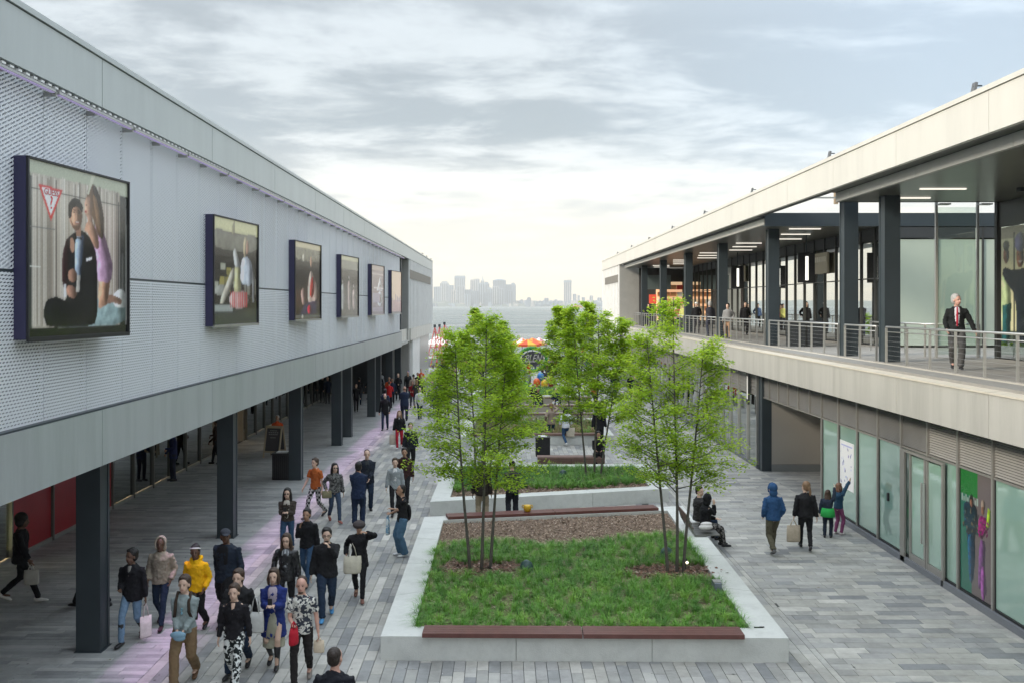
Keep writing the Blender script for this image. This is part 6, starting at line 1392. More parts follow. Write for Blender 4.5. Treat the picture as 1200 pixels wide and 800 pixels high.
    for sd, sg in (('l', -1), ('r', 1)):
        hp, kn, an = K[sd]; k = MB(); up = (kn-an).normalized(); fwd = Vector((0, 1, 0)); fwd = (fwd-up*fwd.dot(up)).normalized(); dn = -up
        if an.z < 0.12 or True:
            fw = Vector((0.08*sg, 1, -(0.45 if an.z > 0.14 else 0.0))).normalized()
            base = an+Vector((0, -0.02, -0.045 if an.z < 0.14 else -0.05))
            k.loft(SC([base-fw*0.055+Vector((0, 0, 0.0)), base-fw*0.01, base+fw*0.08+Vector((0, 0, -.006)), base+fw*0.17+Vector((0, 0, -.012)), base+fw*0.205+Vector((0, 0, -0.014))]), [(.036*s, .038*s), (.040*s, .042*s), (.044*s, .034*s), (.042*s, .026*s), (.028*s, .016*s)], 0, 10, (1, 0, 0), 0.3)
            k.loft(SC([base+Vector((0, -0.01, 0.0)), an+up*0.05 if not bootz else an+up*0.30]), [.038*s, (.040 if not bootz else .062)*s], 0, 10)
            fo = k.build('boot' if bootz else 'shoe', cloth(shoes, 'shoe') if shoes not in (BLK,) else M_BLACK, T, smooth=True)
    if 'glasses' in extra or 'sunglasses' in extra:
        k = MB()
        for sg in (-1, 1):
            if 'sunglasses' in extra: k.ell(H_((sg*0.031, 0.088, 0.008)), (0.024*s, 0.006*s, 0.018*s), 0, 8, 6)
            else:
                c_ = [H_((sg*0.031+0.022*math.cos(a*math.pi/4), 0.090, 0.008+0.016*math.sin(a*math.pi/4))) for a in range(9)]; k.loft(c_, [0.0028*s]*9, 0, 4, (0, 1, 0), 0)
            k.loft([H_((sg*0.05, 0.085, 0.014)), H_((sg*0.08, 0.0, 0.010))], [0.003*s]*2, 0, 4)
        k.loft([H_((-0.012, 0.092, 0.012)), H_((0.012, 0.092, 0.012))], [0.003*s]*2, 0, 4); k.build('glasses', M_BLACK, T, smooth=True)
    if 'openskirt' in extra:
        k = MB(); k.loft(SC([pel+Vector((0, 0.115, .07)), pel+Vector((0, 0.14, -.12)), pel+Vector((0, 0.165, -.38))]), [(.05*s, .03*s), (.085*s, .035*s), (.12*s, .035*s)], 0, 12, (1, 0, 0), .1); k.build('skirt_front', bottom[1], T, smooth=True)
    if 'headband' in extra:
        k = MB(); ring = [H_((0.090*math.cos(a*math.pi/8), -0.02+0.106*math.sin(a*math.pi/8), 0.065+0.03*math.sin(a*math.pi/8))) for a in range(17)]; k.loft(ring, [(0.014*s, 0.008*s)]*17, 0, 6, (0, 0, 1), 0); k.build('headband', M_WHITE, T, smooth=True)
    if 'beard' in extra:
        k = MB(); n0 = 0; HE2 = [(0, 0.045, -0.083)]; k.ell(H_((0, 0.045, -0.085)), (0.040*s, 0.040*s, 0.028*s), 0, 10, 8); k.build('beard', hairm(hair[1]), T, smooth=True)
    if 'phone' in extra:
        k = MB(); hh = (hands['l']+hands['r'])/2 if arms[0] == arms[1] else hands['r']; c_ = hh*s; k.box(c_.x-0.036, c_.x+0.036, c_.y+0.0, c_.y+0.012, c_.z-0.02, c_.z+0.12); ph = k.build('phone', M_BLACK, None, label=None)
        ph.matrix_world = T.matrix_basis.copy(); ph['label'] = 'small dark phone held in both hands by the '+' '.join(label.split()[:7]); ph['category'] = 'phone'
    Mx = Matrix.Translation(Vector(pos)) @ Matrix.Rotation(R(yaw), 4, 'Z')
    W = {'l': Mx @ (hands['l']*s), 'r': Mx @ (hands['r']*s), 'M': Mx, 's': s, 'J': lambda x, y, z_: Mx @ (J(x, y, z_)*s)}
    return W
FT = bpy.data.textures.new('cloth_folds', 'CLOUDS'); FT.noise_scale = 0.075; FT.noise_depth = 2; FT.noise_type = 'HARD_NOISE'
def folds(o, s):
    d = o.modifiers.new('d', 'DISPLACE'); d.texture = FT; d.texture_coords = 'LOCAL'; d.strength = 0.034*s; d.mid_level = 0.35
def head_at(px, hy, h, z0=0.0):
    """ground position of a standing person whose head top the photograph shows at (px, hy)"""
    Y = (H-z0-h)*F/(hy-CY); return ((px-CX)*Y/F, Y, z0)
def bag(hand, lab, m, w_=0.34, h_=0.38, d=0.09, yaw=0, drop=0.30, name='tote_bag', cat='bag', hm=None, group=None):
    t = empty(name, (hand.x, hand.y, hand.z), R(yaw), label=lab, cat=cat, group=group)
    k = MB(); z0 = -drop; k.loft([(0, 0, z0-h_), (0, 0, z0-h_*0.9), (0, 0, z0-h_*.4), (0, 0, z0)], [(w_*.46, d*.5), (w_*.5, d*.55), (w_*.5, d*.5), (w_*.47, d*.18)], 0, 14, (1, 0, 0), 0.05); bb_ = k.build('bag_body', m, t, smooth=True)
    k = MB()
    for sg in (-1, 1): k.loft([(-w_*.22, sg*d*.2, z0-0.01), (-w_*.12, sg*d*.12, z0+drop*.6), (0, 0, 0.0), (w_*.12, sg*d*.12, z0+drop*.6), (w_*.22, sg*d*.2, z0-0.01)], [0.009]*5, 0, 5, (0, 1, 0), 0)
    k.build('handle', hm or m, bb_, smooth=True); return t
C = cloth
BLKC = C(BLK); near = dict(vox=0.0115)
# --- group walking towards the camera on the left
W = person(head_at(217, 671, 1.80), 1.80, 178, 'young man in grey sweatshirt and khaki trousers with brown backpack straps', ('sweater', C((0.26, 0.31, 0.31)), None, .86), ('trousers', C((0.20, 0.135, 0.075))), ('short', HBR), 'l', 'walk', ('clasp', 'clasp'), (0.12, 0.07, 0.04), **near)
t = empty('backpack', W['J'](0, -0.2, 1.2), R(178), label='dark brown backpack worn by the young man in the grey sweatshirt', cat='backpack')
k = MB(); k.loft([(0, 0, -.22), (0, 0, 0), (0, 0, .2)], [(.14, .07), (.15, .09), (.11, .06)], 0, 12, (1, 0, 0), 0.3); k.build('pack', C((0.05, 0.035, 0.025)), t, smooth=True)
for sg in (-1, 1): k = MB(); k.loft([(sg*.10, .10, .24), (sg*.105, .22, .30), (sg*.105, .335, .16), (sg*.115, .345, 0.0), (sg*.14, .30, -.10)], [(0.026, 0.008)]*5, 0, 8, (1, 0, 0), 0); k.build('strap', C((0.05, 0.035, 0.025)), t, smooth=True)
t = empty('blue_folder', (W['l']+W['r'])/2+Vector((0, -0.04, 0.03)), 0, label='light blue folded jacket held in both hands by the man in grey', cat='garment'); k = MB(); k.ell((0, 0, 0), (0.13, 0.035, 0.06), 0, 12, 8); k.ell((0.02, 0, -0.05), (0.10, 0.03, 0.05), 0, 12, 8); k.build('folded_cloth', C((0.22, 0.36, 0.46)), t, smooth=True)
t = empty('hanging_sunglasses', W['J'](0, 0.15, 1.22), R(178), label='mirrored sunglasses hanging from the collar of the man in grey', cat='sunglasses'); k = MB(); k.ell((0, 0, 0.03), (0.018, 0.006, 0.026)); k.ell((0, 0, -0.03), (0.018, 0.006, 0.026)); k.build('lens', mat('mirror_lens', (0.25, 0.5, 0.6), 0.1, 0.8), t, smooth=True)
person(head_at(275, 683, 1.68), 1.68, 181, 'woman in black v-neck top and black and white floral trousers', ('sweater', C((0.014, 0.013, 0.016), 'k'), skinm('l'), .84, 'long', 0.022), ('jeans', C((0.72, 0.74, 0.72), None, 'blot', (0.015, 0.02, 0.02), 13)), ('pony', HBR), 'l', 'walk2', ('down', 'down'), BLK, female=True, **near)
W = person(head_at(280, 664, 1.76), 1.76, 176, 'smiling man in a black jacket walking directly behind the woman in floral trousers', ('jacket', C((0.018, 0.018, 0.02), 'm'), None), ('jeans', C(DJEAN)), ('short', HBR), 'l', 'walk', ('back', 'fwd'), **near)
bag(W['J'](-0.27, -0.03, 1.30), 'white tote bag hanging from the shoulder of the smiling man in black', C((0.6, 0.6, 0.57)), 0.3, 0.34, drop=0.28)
person(head_at(230, 636, 1.68), 1.68, 172, 'person in a bright yellow hoodie and white headband', ('hoodie', C((0.80, 0.42, 0.008)), None), ('jeans', BLKC), ('bun', HB), 'd', 'walk', ('pocket', 'pocket'), BLK, look=15, extra=('headband',), **near)
W = person(head_at(266, 618, 1.85), 1.85, 165, 'heavily built man in dark cap, navy jacket and black clothes beside the yellow hoodie', ('jacket', C((0.016, 0.024, 0.040)), C(BLK, 'i'), .78, 'long', 0.10), ('wide', C(BLK, 't')), ('cap', (0.05, 0.055, 0.07), HB), 'd', 'walk2', ('down', 'back'), BLK, look=35, build=1.22, **near)
person(head_at(189, 628, 1.72), 1.72, 184, 'person wearing a beige hoodie with the hood up and dark jeans', ('hoodie', C((0.33, 0.28, 0.22)), None), ('slim', C(DJEAN)), ('hood', (0.36, 0.31, 0.25)), 'd', 'walk2', ('pocket', 'pocket'), (0.05, 0.02, 0.03), look=5, extra=(), **near)
W = person(head_at(155, 640, 1.74), 1.74, 176, 'woman in black quilted jacket, light blue jeans and tall black boots', ('jacket', C((0.013, 0.013, 0.016), 'q'), C((0.25, 0.24, 0.22)), .80, 'long', 0.022), ('slim', C(LJEAN)), ('short', HB), 'd', 'walk', ('down', 'book'), BLK, look=-25, extra=('boots',), **near)
t = bag(W['l'], 'pale pink and white carrier bag held by the woman in the quilted jacket', C((0.66, 0.58, 0.58)), 0.24, 0.40, 0.05, 50, 0.24)
# --- under the arcade at the far left
W = person(head_at(24, 600, 1.86), 1.86, -82, 'person in black clothes and white sneakers walking right under the arcade', ('jacket', C(BLK, 'z'), None, .80), ('slim', C(BLK, 'y')), ('curly', HB), 'd', 'walk', ('back', 'fwd'), (0.72, 0.70, 0.66), step=.36, **near)
bag(W['r'], 'clear and white carrier bag swinging from the hand of the person in white sneakers', C((0.45, 0.43, 0.38)), 0.3, 0.3, 0.1, 10, 0.12)
person((-8.35, 20.2, 0), 1.82, 84, 'person in a long dark coat half hidden behind the nearest arcade column', ('coat', C(BLK, 'w'), None, .60), ('wide', C(BLK, 'y')), ('short', HB), 'd', 'walk', ('down', 'down'), step=.36, **near)
# --- middle group
person(head_at(337, 570, 1.66), 1.66, 182, 'woman with long dark hair in brown jacket and cream top looking at her phone', ('jacket', C((0.055, 0.045, 0.038)), C((0.50, 0.46, 0.40)), .90, 'long', 0.07), ('slim', C(JEAN)), ('long', HB), 'l', 'walk', ('phone', 'phone'), (0.05, 0.04, 0.04), extra=('sunglasses', 'phone'), female=True, **near)
person(head_at(360, 595, 1.68), 1.68, 176, 'woman in black jacket with a light grey checked scarf and blue jeans', ('jacket', C(BLK, 'v'), None, .86), ('slim', C(JEAN)), ('bun', HB), 'm', 'walk2', ('down', 'strap'), extra=('scarf',), female=True, **near)
W = person(head_at(336, 623, 1.68), 1.68, 180, 'woman with glasses in a black leather jacket over a silver patterned top', ('jacket', mat('black_leather', (0.014, 0.014, 0.016), 0.32, 0, 0.1, 6, 0.5, 14), C((0.42, 0.44, 0.46), None, 'stripe', (0.08, 0.08, 0.09), 5), .80, 'long', 0.06), ('slim', C(BLK, 'x')), ('long', HBR), 'l', 'walk', ('down', 'hip'), extra=('glasses',), female=True, **near)
person(head_at(383, 616, 1.80), 1.80, 188, 'man with glasses, black jacket and bright blue shoes raising his arm', ('jacket', C((0.016, 0.016, 0.018), 'n'), None, .82), ('jeans', C(DJEAN)), ('short', HB), 'l', 'walk', ('point', 'down'), (0.08, 0.26, 0.50), build=1.12, extra=('glasses', 'beard'), **near)
person(head_at(321, 665, 1.68), 1.68, 183, 'woman in a royal blue coat and beige skirt looking down at her phone', ('coat', C((0.020, 0.035, 0.17)), C((0.42, 0.36, 0.42)), .56, 'long', 0.07), ('skirt', C((0.36, 0.35, 0.27)), 0.37), ('bob', HBR), 'l', 'walk2', ('phone', 'phone'), BLK, extra=('phone', 'boots', 'openskirt'), female=True, **near)
W = person(head_at(354, 672, 1.78), 1.78, 182, 'man in a white short sleeved shirt with dark leaf print and black trousers', ('shirt', C((0.62, 0.61, 0.56), None, 'blot', (0.04, 0.045, 0.06), 15), None, .84, 'short'), ('slim', C((0.02, 0.017, 0.017), 'r')), ('crop', HBR), 'p', 'walk', ('down', 'book'), (0.25, 0.22, 0.20), extra=('beard',), **near)
bag(W['r']+Vector((0, -0.02, 0.10)), 'red shoulder bag held against the side of the man in the leaf print shirt', C((0.42, 0.015, 0.03)), 0.22, 0.26, 0.12, 70, 0.10)
bag(W['l'], 'small cream paper bag in the hand of the man in the leaf print shirt', C((0.60, 0.50, 0.38)), 0.18, 0.2, 0.06, 0, 0.04)
W = person(head_at(421, 609, 1.66), 1.66, 186, 'woman all in black with head covered lifting one hand and carrying a cream tote', ('jacket', C(BLK, 'u'), None, .72), ('slim', C(BLK, 'y')), ('hat', (0.06, 0.05, 0.05), HB), 'm', 'walk2', ('raise', 'hip'), (0.2, 0.1, 0.08), female=True, build=1.08, **near)
bag(W['J'](0.14, 0.16, 1.28), 'large cream canvas tote bag on the arm of the woman in black', C((0.56, 0.52, 0.42)), 0.38, 0.36, 0.1, 10, 0.26)
W = person(head_at(472, 567, 1.76), 1.76, 110, 'man in black t-shirt and blue jeans standing beside the planter facing left', ('tee', C((0.015, 0.015, 0.017), 't'), None, .84, 'short'), ('wide', C((0.07, 0.14, 0.22))), ('crop', HB), 'm', 'stand', ('cross', 'book'), (0.72, 0.73, 0.74), **near)
bag(W['r']+Vector((0, 0, -0.02)), 'white printed plastic bag held by the man in the black t-shirt', C((0.62, 0.66, 0.68), None, 'blot', (0.2, 0.35, 0.5), 10), 0.24, 0.42, 0.08, 80, 0.06)
t = empty('black_shoulder_bag', W['J'](0.05, -0.17, 1.12), R(110), label='black messenger bag on the back of the man in the black t-shirt', cat='bag'); k = MB(); k.ell((0, 0, -0.08), (0.13, 0.06, 0.20), 0, 12, 8); k.build('pack', C(BLK, 'bag'), t, smooth=True); k = MB(); k.loft([(-.08, .02, .08), (-.05, .12, .32), (.02, .26, .28), (.10, .32, .05)], [(.02, .006)]*4, 0, 6, (1, 0, 0), 0); k.build('strap', C(BLK, 'bag'), t, smooth=True)
person(head_at(370, 535, 1.76), 1.76, 150, 'man in orange t-shirt with dark strap and black and white checked trousers', ('tee', C((0.46, 0.12, 0.03)), None, .86, 'short'), ('slim', C((0.45, 0.45, 0.43), None, 'check', (0.03, 0.03, 0.03), 14)), ('short', HBR), 'l', 'walk', ('down', 'fwd'), BLK, step=.33, vox=0.013)
W = person(head_at(392, 542, 1.68), 1.68, 205, 'woman in grey patterned jacket, jeans and sunglasses walking beside the orange t-shirt', ('jacket', C((0.20, 0.20, 0.19), None, 'blot', (0.05, 0.05, 0.05), 22), None, .88), ('slim', C((0.05, 0.075, 0.12))), ('long', HB), 'l', 'walk2', ('down', 'hip'), (0.35, 0.12, 0.10), extra=('sunglasses',), female=True, vox=0.013)
bag(W['r']+Vector((0, 0, 0.08)), 'olive leather handbag of the woman in the grey patterned jacket', C((0.22, 0.20, 0.12)), 0.28, 0.2, 0.1, 20, 0.06)
person(head_at(420, 541, 1.78), 1.78, 2, 'man in a navy suit seen from behind talking to another man', ('blazer', C((0.016, 0.028, 0.065)), None, .76), ('trousers', C((0.016, 0.028, 0.06))), ('short', HB), 'm', 'stand', ('clasp', 'clasp'), BLK, build=1.1, vox=0.013)
person(head_at(430, 526, 1.84), 1.84, 190, 'tall man in dark open jacket facing the camera behind the navy suit', ('jacket', C((0.018, 0.024, 0.036)), C((0.04, 0.045, 0.05)), .78, 'long', 0.05), ('jeans', C(DJEAN)), ('crop', HBR), 'l', 'stand', ('clasp', 'pocket'), BLK, build=1.12, vox=0.013)
person(head_at(463, 535, 1.70), 1.70, 186, 'woman in a light grey blazer and white top walking towards the camera', ('blazer', C((0.30, 0.33, 0.34)), C((0.68, 0.68, 0.68)), .82, 'long', 0.05), ('slim', C(BLK, 'y')), ('pony', HBR), 'l', 'walk', ('down', 'down'), BLK, female=True, vox=0.013)
person(head_at(474, 524, 1.76), 1.76, 184, 'man in a dark brown jacket behind the woman in the grey blazer', ('jacket', C((0.045, 0.02, 0.018)), C(BLK, 'i'), .78, 'long', .03), ('jeans', C(BLK, 'y')), ('short', HB), 'm', 'walk2', ('down', 'down'), BLK, vox=0.014)
person(head_at(481, 494, 1.78), 1.78, 184, 'man in black suit jacket near the foliage of the left tree', ('jacket', C((0.018, 0.022, 0.028)), C((0.35, 0.36, 0.36)), .78, 'long', .018), ('trousers', C(BLK, 'y')), ('short', HB), 'l', 'walk', ('down', 'down'), BLK, vox=0.015)
W = person(head_at(468, 480, 1.66), 1.66, 182, 'woman in black top and red trousers with long hair on the walkway', ('jacket', C(BLK, 'v'), C((0.4, 0.38, 0.36)), .86, 'long', .02), ('slim', C((0.36, 0.012, 0.03))), ('long', HLT), 'l', 'walk', ('down', 'down'), (0.6, 0.6, 0.6), female=True, vox=0.015)
bag(W['r'], 'white paper shopping bag beside the woman in red trousers', C((0.55, 0.48, 0.40)), 0.34, 0.42, 0.12, 0, 0.10)
person((-2.16, 12.7, 0), 1.82, -6, 'man in a black suit and white collar cut off by the bottom of the picture', ('blazer', C((0.012, 0.013, 0.018), 's'), None), ('trousers', C(BLK, 'y')), ('crop', (0.03, 0.02, 0.015)), 'p', 'walk', ('down', 'down'), BLK, look=-12, vox=0.010, build=1.08, extra=())
# --- two suits and people under the arcade further back
person(head_at(474, 452, 1.86), 1.86, 4, 'broad man in navy suit seen from behind on the far walkway', ('blazer', C((0.018, 0.028, 0.06)), None, .76), ('trousers', C((0.016, 0.024, 0.05))), ('bald', HLT), 'p', 'stand', ('clasp', 'clasp'), BLK, build=1.2, vox=0.02)
person(head_at(451, 455, 1.80), 1.80, -10, 'slim man in navy suit beside an arcade column on the far walkway', ('blazer', C((0.018, 0.028, 0.055)), None, .78), ('slim', C((0.03, 0.045, 0.075))), ('short', HB), 'm', 'stand', ('clasp', 'down'), BLK, vox=0.02)
# --- right side
person(head_at(906, 565, 1.76), 1.76, 3, 'person in a blue hooded jacket with the hood up and olive trousers seen from behind', ('jacket', C((0.030, 0.085, 0.20)), None, .86), ('jeans', C((0.10, 0.09, 0.06))), ('hood', (0.030, 0.085, 0.20)), 'l', 'walk', ('pocket', 'pocket'), (0.12, 0.12, 0.12), **near)
W = person(head_at(944, 564, 1.72), 1.72, -8, 'woman in black jacket and leggings with a blond ponytail seen from behind', ('jacket', C((0.016, 0.016, 0.018), 'b'), None, .84), ('slim', C((0.014, 0.014, 0.016), 'b')), ('pony', HLT), 'l', 'walk2', ('down', 'down'), BLK, look=35, female=True, build=1.08, **near)
bag(W['l'], 'beige canvas tote bag carried by the blond woman in black', C((0.52, 0.44, 0.34)), 0.36, 0.42, 0.1, 5, 0.14)
W = person((8.62, 26.5, 0), 1.26, -25, 'small child in dark jacket with a green jacket tied round the waist', ('jacket', C((0.02, 0.03, 0.05)), None, .90), ('jeans', C((0.014, 0.020, 0.035), 'k')), ('long', HBR), 'l', 'stand', ('down', 'up'), BLK, female=True, build=1.12, **near)
t = empty('green_jacket', W['J'](0, 0.0, 1.0), R(-25), label='bright green jacket tied round the waist of the smaller child', cat='jacket'); k = MB(); k.loft([(0, 0, -.16), (0, 0, -.02), (0, 0, .06)], [(.19, .155), (.18, .14), (.155, .12)], 0, 16, (1, 0, 0), .1); k.build('wrapped_cloth', C((0.03, 0.36, 0.08)), t, smooth=True)
person((9.02, 26.85, 0), 1.38, -62, 'child in a denim jacket and purple trousers reaching up to the map poster', ('jacket', C((0.02, 0.055, 0.10)), None, .90), ('slim', C((0.20, 0.055, 0.13))), ('bob', (0.16, 0.075, 0.045)), 'l', 'stand', ('point', 'up'), (0.55, 0.50, 0.50), female=True, **near)
# seated couple
person((5.12, 26.2, 0), 1.74, -75, 'young man with dark hair in a dark jacket sitting on the metal seat', ('jacket', C((0.035, 0.033, 0.033)), C((0.12, 0.02, 0.02)), .86, 'long', .03), ('jeans', C(DJEAN)), ('short', HB), 'l', 'sit', ('lap', 'lap'), look=-70, sit_h=0.50, **near)
person((5.16, 25.5, 0), 1.66, -80, 'person in a black hooded coat sitting beside the young man, back to the camera', ('coat', C(BLK, 'l'), None, .86), ('slim', C((0.2, 0.19, 0.18), None, 'blot', (0.02, 0.02, 0.02), 18)), ('hood', BLK), 'l', 'sit', ('lap', 'mouth'), look=60, sit_h=0.50, **near)
t = empty('white_handbag', (5.06, 24.95, 0.62), R(15), label='white folded bag on the seat beside the person in the black coat', cat='bag'); k = MB(); k.ell((0, 0, 0), (0.19, 0.13, 0.07), 0, 14, 8); k.ell((0.03, 0.03, 0.07), (0.16, 0.10, 0.05), 0, 14, 8); k.build('bag_body', C((0.62, 0.60, 0.58)), t, smooth=True)
# between the planters
person((-0.62, 28.15, 0), 1.74, -4, 'person in dark brown jacket and khaki trousers standing behind the left tree', ('jacket', C((0.028, 0.022, 0.018)), None, .82), ('trousers', C((0.28, 0.23, 0.16))), ('short', HB), 'd', 'stand', ('down', 'down'), **near)
person((0.24, 28.5, 0), 1.72, 4, 'person in dark plaid jacket and dark trousers standing beside the yellow pot', ('jacket', C((0.018, 0.018, 0.022), None, 'check', (0.06, 0.055, 0.06), 16), None, .84), ('trousers', C((0.014, 0.016, 0.022), 'p')), ('beanie', BLK, HB), 'l', 'stand', ('clasp', 'clasp'), **near)
# beyond the second planter
W = person(head_at(646, 472, 1.74), 1.74, 8, 'woman in a tan jacket and jeans seen from behind beside the litter bin', ('jacket', C((0.30, 0.24, 0.19)), None, .80), ('slim', C((0.025, 0.06, 0.13))), ('pony', HLT), 'l', 'stand', ('hip', 'raise'), BLK, female=True, vox=0.016)
W = person(head_at(663, 476, 1.72), 1.72, 14, 'woman in a white jacket and jeans carrying a cream tote', ('jacket', C((0.68, 0.70, 0.74)), None, .84), ('slim', C((0.03, 0.07, 0.14))), ('bob', HB), 'l', 'walk', ('hip', 'hip'), (0.7, 0.7, 0.7), female=True, vox=0.016)
bag(W['r'], 'cream shopping bag on the arm of the woman in the white jacket', C((0.58, 0.52, 0.42)), 0.4, 0.4, 0.1, 10, 0.12)
person(head_at(702, 474, 1.84), 1.84, 186, 'man in black suit and white shirt standing by the timber block bench', ('blazer', C(BLK, 's'), C((0.65, 0.65, 0.66)), .76, 'long', .03), ('trousers', C(BLK, 'y')), ('short', HB), 'm', 'walk', ('down', 'down'), BLK, build=1.1, vox=0.016)
person((3.62, 38.1, 0), 1.75, 178, 'person dressed in black sitting at the right end of the timber block bench', ('coat', C(BLK, 'w'), None, .86), ('wide', C(BLK, 'y')), ('short', HB), 'm', 'sit', ('lap', 'lap'), BLK, sit_h=0.45, vox=0.018)
# upper walkway
person((10.62, 23.35, DECK+0.02), 1.76, 160, 'grey haired man in dark blazer, red tie and grey trousers on the upper walkway', ('blazer', C((0.014, 0.016, 0.017), 'g'), C((0.60, 0.58, 0.62)), .80, 'long', .05), ('trousers', C((0.075, 0.075, 0.075))), ('short', HGR), 'p', 'walk2', ('side', 'pocket'), BLK, look=38, step=0.14, extra=('tie',), **near)
DP = [(816, 354.5, 1.72, 175, 'person in a white cap and dark jacket on the far upper walkway', (BLK, (0.06, 0.06, 0.07)), ('cap', (0.75, 0.75, 0.72), HB)), (832, 357, 1.72, 10, 'person in dark grey top leaning at the far walkway rail', ((0.035, 0.035, 0.045), (0.045, 0.05, 0.07)), ('short', HGR)), (853, 359.8, 1.62, 150, 'person in grey jacket and tan trousers on the far walkway', ((0.25, 0.25, 0.25), (0.38, 0.24, 0.15)), ('short', HB)),
      (873, 356.5, 1.72, 180, 'dark dressed person with long hair by the far shop window', (BLK, BLK), ('long', HB)), (795, 361, 1.6, 180, 'person in a pink top on the far upper walkway', ((0.55, 0.10, 0.12), (0.03, 0.03, 0.04)), ('long', HB)), (801, 360, 1.62, 170, 'person in a pale yellow top on the far upper walkway', ((0.60, 0.60, 0.20), (0.05, 0.05, 0.06)), ('short', HB)), (775, 360, 1.65, 175, 'person in blue jacket far along the upper walkway', ((0.06, 0.10, 0.20), BLK), ('short', HB)), (760, 360.5, 1.66, 175, 'person in black jacket farthest along the upper walkway', (BLK, BLK), ('short', HB))]
for (px, hy, h_, yw, lab, (tc_, bc_), hr) in DP:
    Y = {816: 54.5, 832: 49.6, 853: 46.0, 866: 52, 873: 51.5, 795: 62, 801: 61, 775: 68, 760: 72}[px]
    person(((px-CX)*Y/F, Y, DECK), h_, yw, lab, ('jacket', C(tc_), None), ('jeans', C(bc_)), hr, 'l', 'stand', rnd.choice([('down', 'down'), ('clasp', 'down'), ('hip', 'down')]), vox=0.026)
# --- distant crowd: one mesh each with its own pose and colours
def far_person(pos, h, yaw, label, tc_, bc_, hc_, skin='l', group=None, walk=True, sit=False, hat=None):
    s = h/1.75; k = MB(); r_ = rnd; st = 0.22*r_.uniform(.4, 1) if walk else 0.03
    pz = 0.92 if not sit else 0.52
    P = lambda x, y, z_: (x*s, y*s, (z_-(0.92-pz))*s)
    coat = r_.random() < 0.3
    k.loft([P(0, 0, .78), P(0, 0, .95), P(0, 0, 1.12), P(0, .01, 1.30), P(0, .01, 1.39), P(0, .01, 1.46)], [(.18*s, .13*s), (.175*s, .13*s), (.155*s, .12*s), (.185*s, .13*s), (.15*s, .10*s), (.065*s, .07*s)], 1, 12)
    for sg in (-1, 1):
        if sit: k.loft([(sg*.09*s, 0, pz*s), (sg*.11*s, .43*s, pz*s), (sg*.11*s, .45*s, .08*s)], [.09*s, .07*s, .05*s], 2, 8)
        else: k.loft([P(sg*.09, 0, .9), P(sg*.09, sg*st*.5+.03, .5), P(sg*.085, sg*st, .09)], [.095*s, .066*s, .048*s], 2, 8)
        fy = .45 if sit else sg*st
        k.loft([(sg*.09*s, (fy-.05)*s, .045*s), (sg*.09*s, (fy+.14)*s, .035*s)], [.045*s, .035*s], 4, 6)
        a = r_.choice([(.27, .05, .82), (.25, .2, .9), (.06, .26, 1.1), (.27, -.15, .86)]); el = Vector((sg*.235, -.05, 1.12)) if a[2] < 1 else Vector((sg*.24, .0, 1.12))
        k.loft([P(sg*.13, 0, 1.37), P(sg*.185, 0, 1.34), P(*el), P(sg*a[0], a[1], a[2])], [.055*s, .062*s, .050*s, .034*s], 1, 8)
        k.ell(P(sg*a[0], a[1]+.01, a[2]-.06), (.035*s, .035*s, .06*s), 0, 6, 5)
    k.loft([P(0, 0, 1.42), P(0, .01, 1.56)], [.055*s, .05*s], 0, 8); k.ell(P(0, .02, 1.625), (.075*s, .09*s, .115*s), 0, 10, 8); k.ell(P(0, .105, 1.61), (.014*s, .02*s, .02*s), 0, 5, 4)
    k.ell(P(0, -.012, 1.66), (.086*s, .098*s, .092*s), 3, 10, 8)
    if r_.random() < .35: k.loft([P(0, -.07, 1.62), P(0, -.10, 1.40)], [(.08*s, .04*s), (.06*s, .03*s)], 3, 8)
    o = k.build('person', [skinm(skin), C(tc_), C(bc_), hairm(hc_) if not hat else C(hat), M_BLACK], None, smooth=True, label=label, cat='person', group=group); o.location = pos; o.rotation_euler.z = R(yaw); return o
CN = {'black': BLK, 'navy': NAVY, 'charcoal grey': DGR, 'bright red': (0.5, 0.02, 0.02), 'orange': (0.62, 0.10, 0.03), 'white': (0.65, 0.65, 0.64), 'olive green': (0.05, 0.06, 0.03), 'light grey': (0.3, 0.31, 0.32), 'lime green': (0.25, 0.55, 0.10), 'sky blue': (0.15, 0.30, 0.5), 'beige': (0.40, 0.33, 0.25), 'dark red': (0.22, 0.015, 0.02), 'pink': (0.55, 0.28, 0.32), 'teal': (0.03, 0.12, 0.15)}
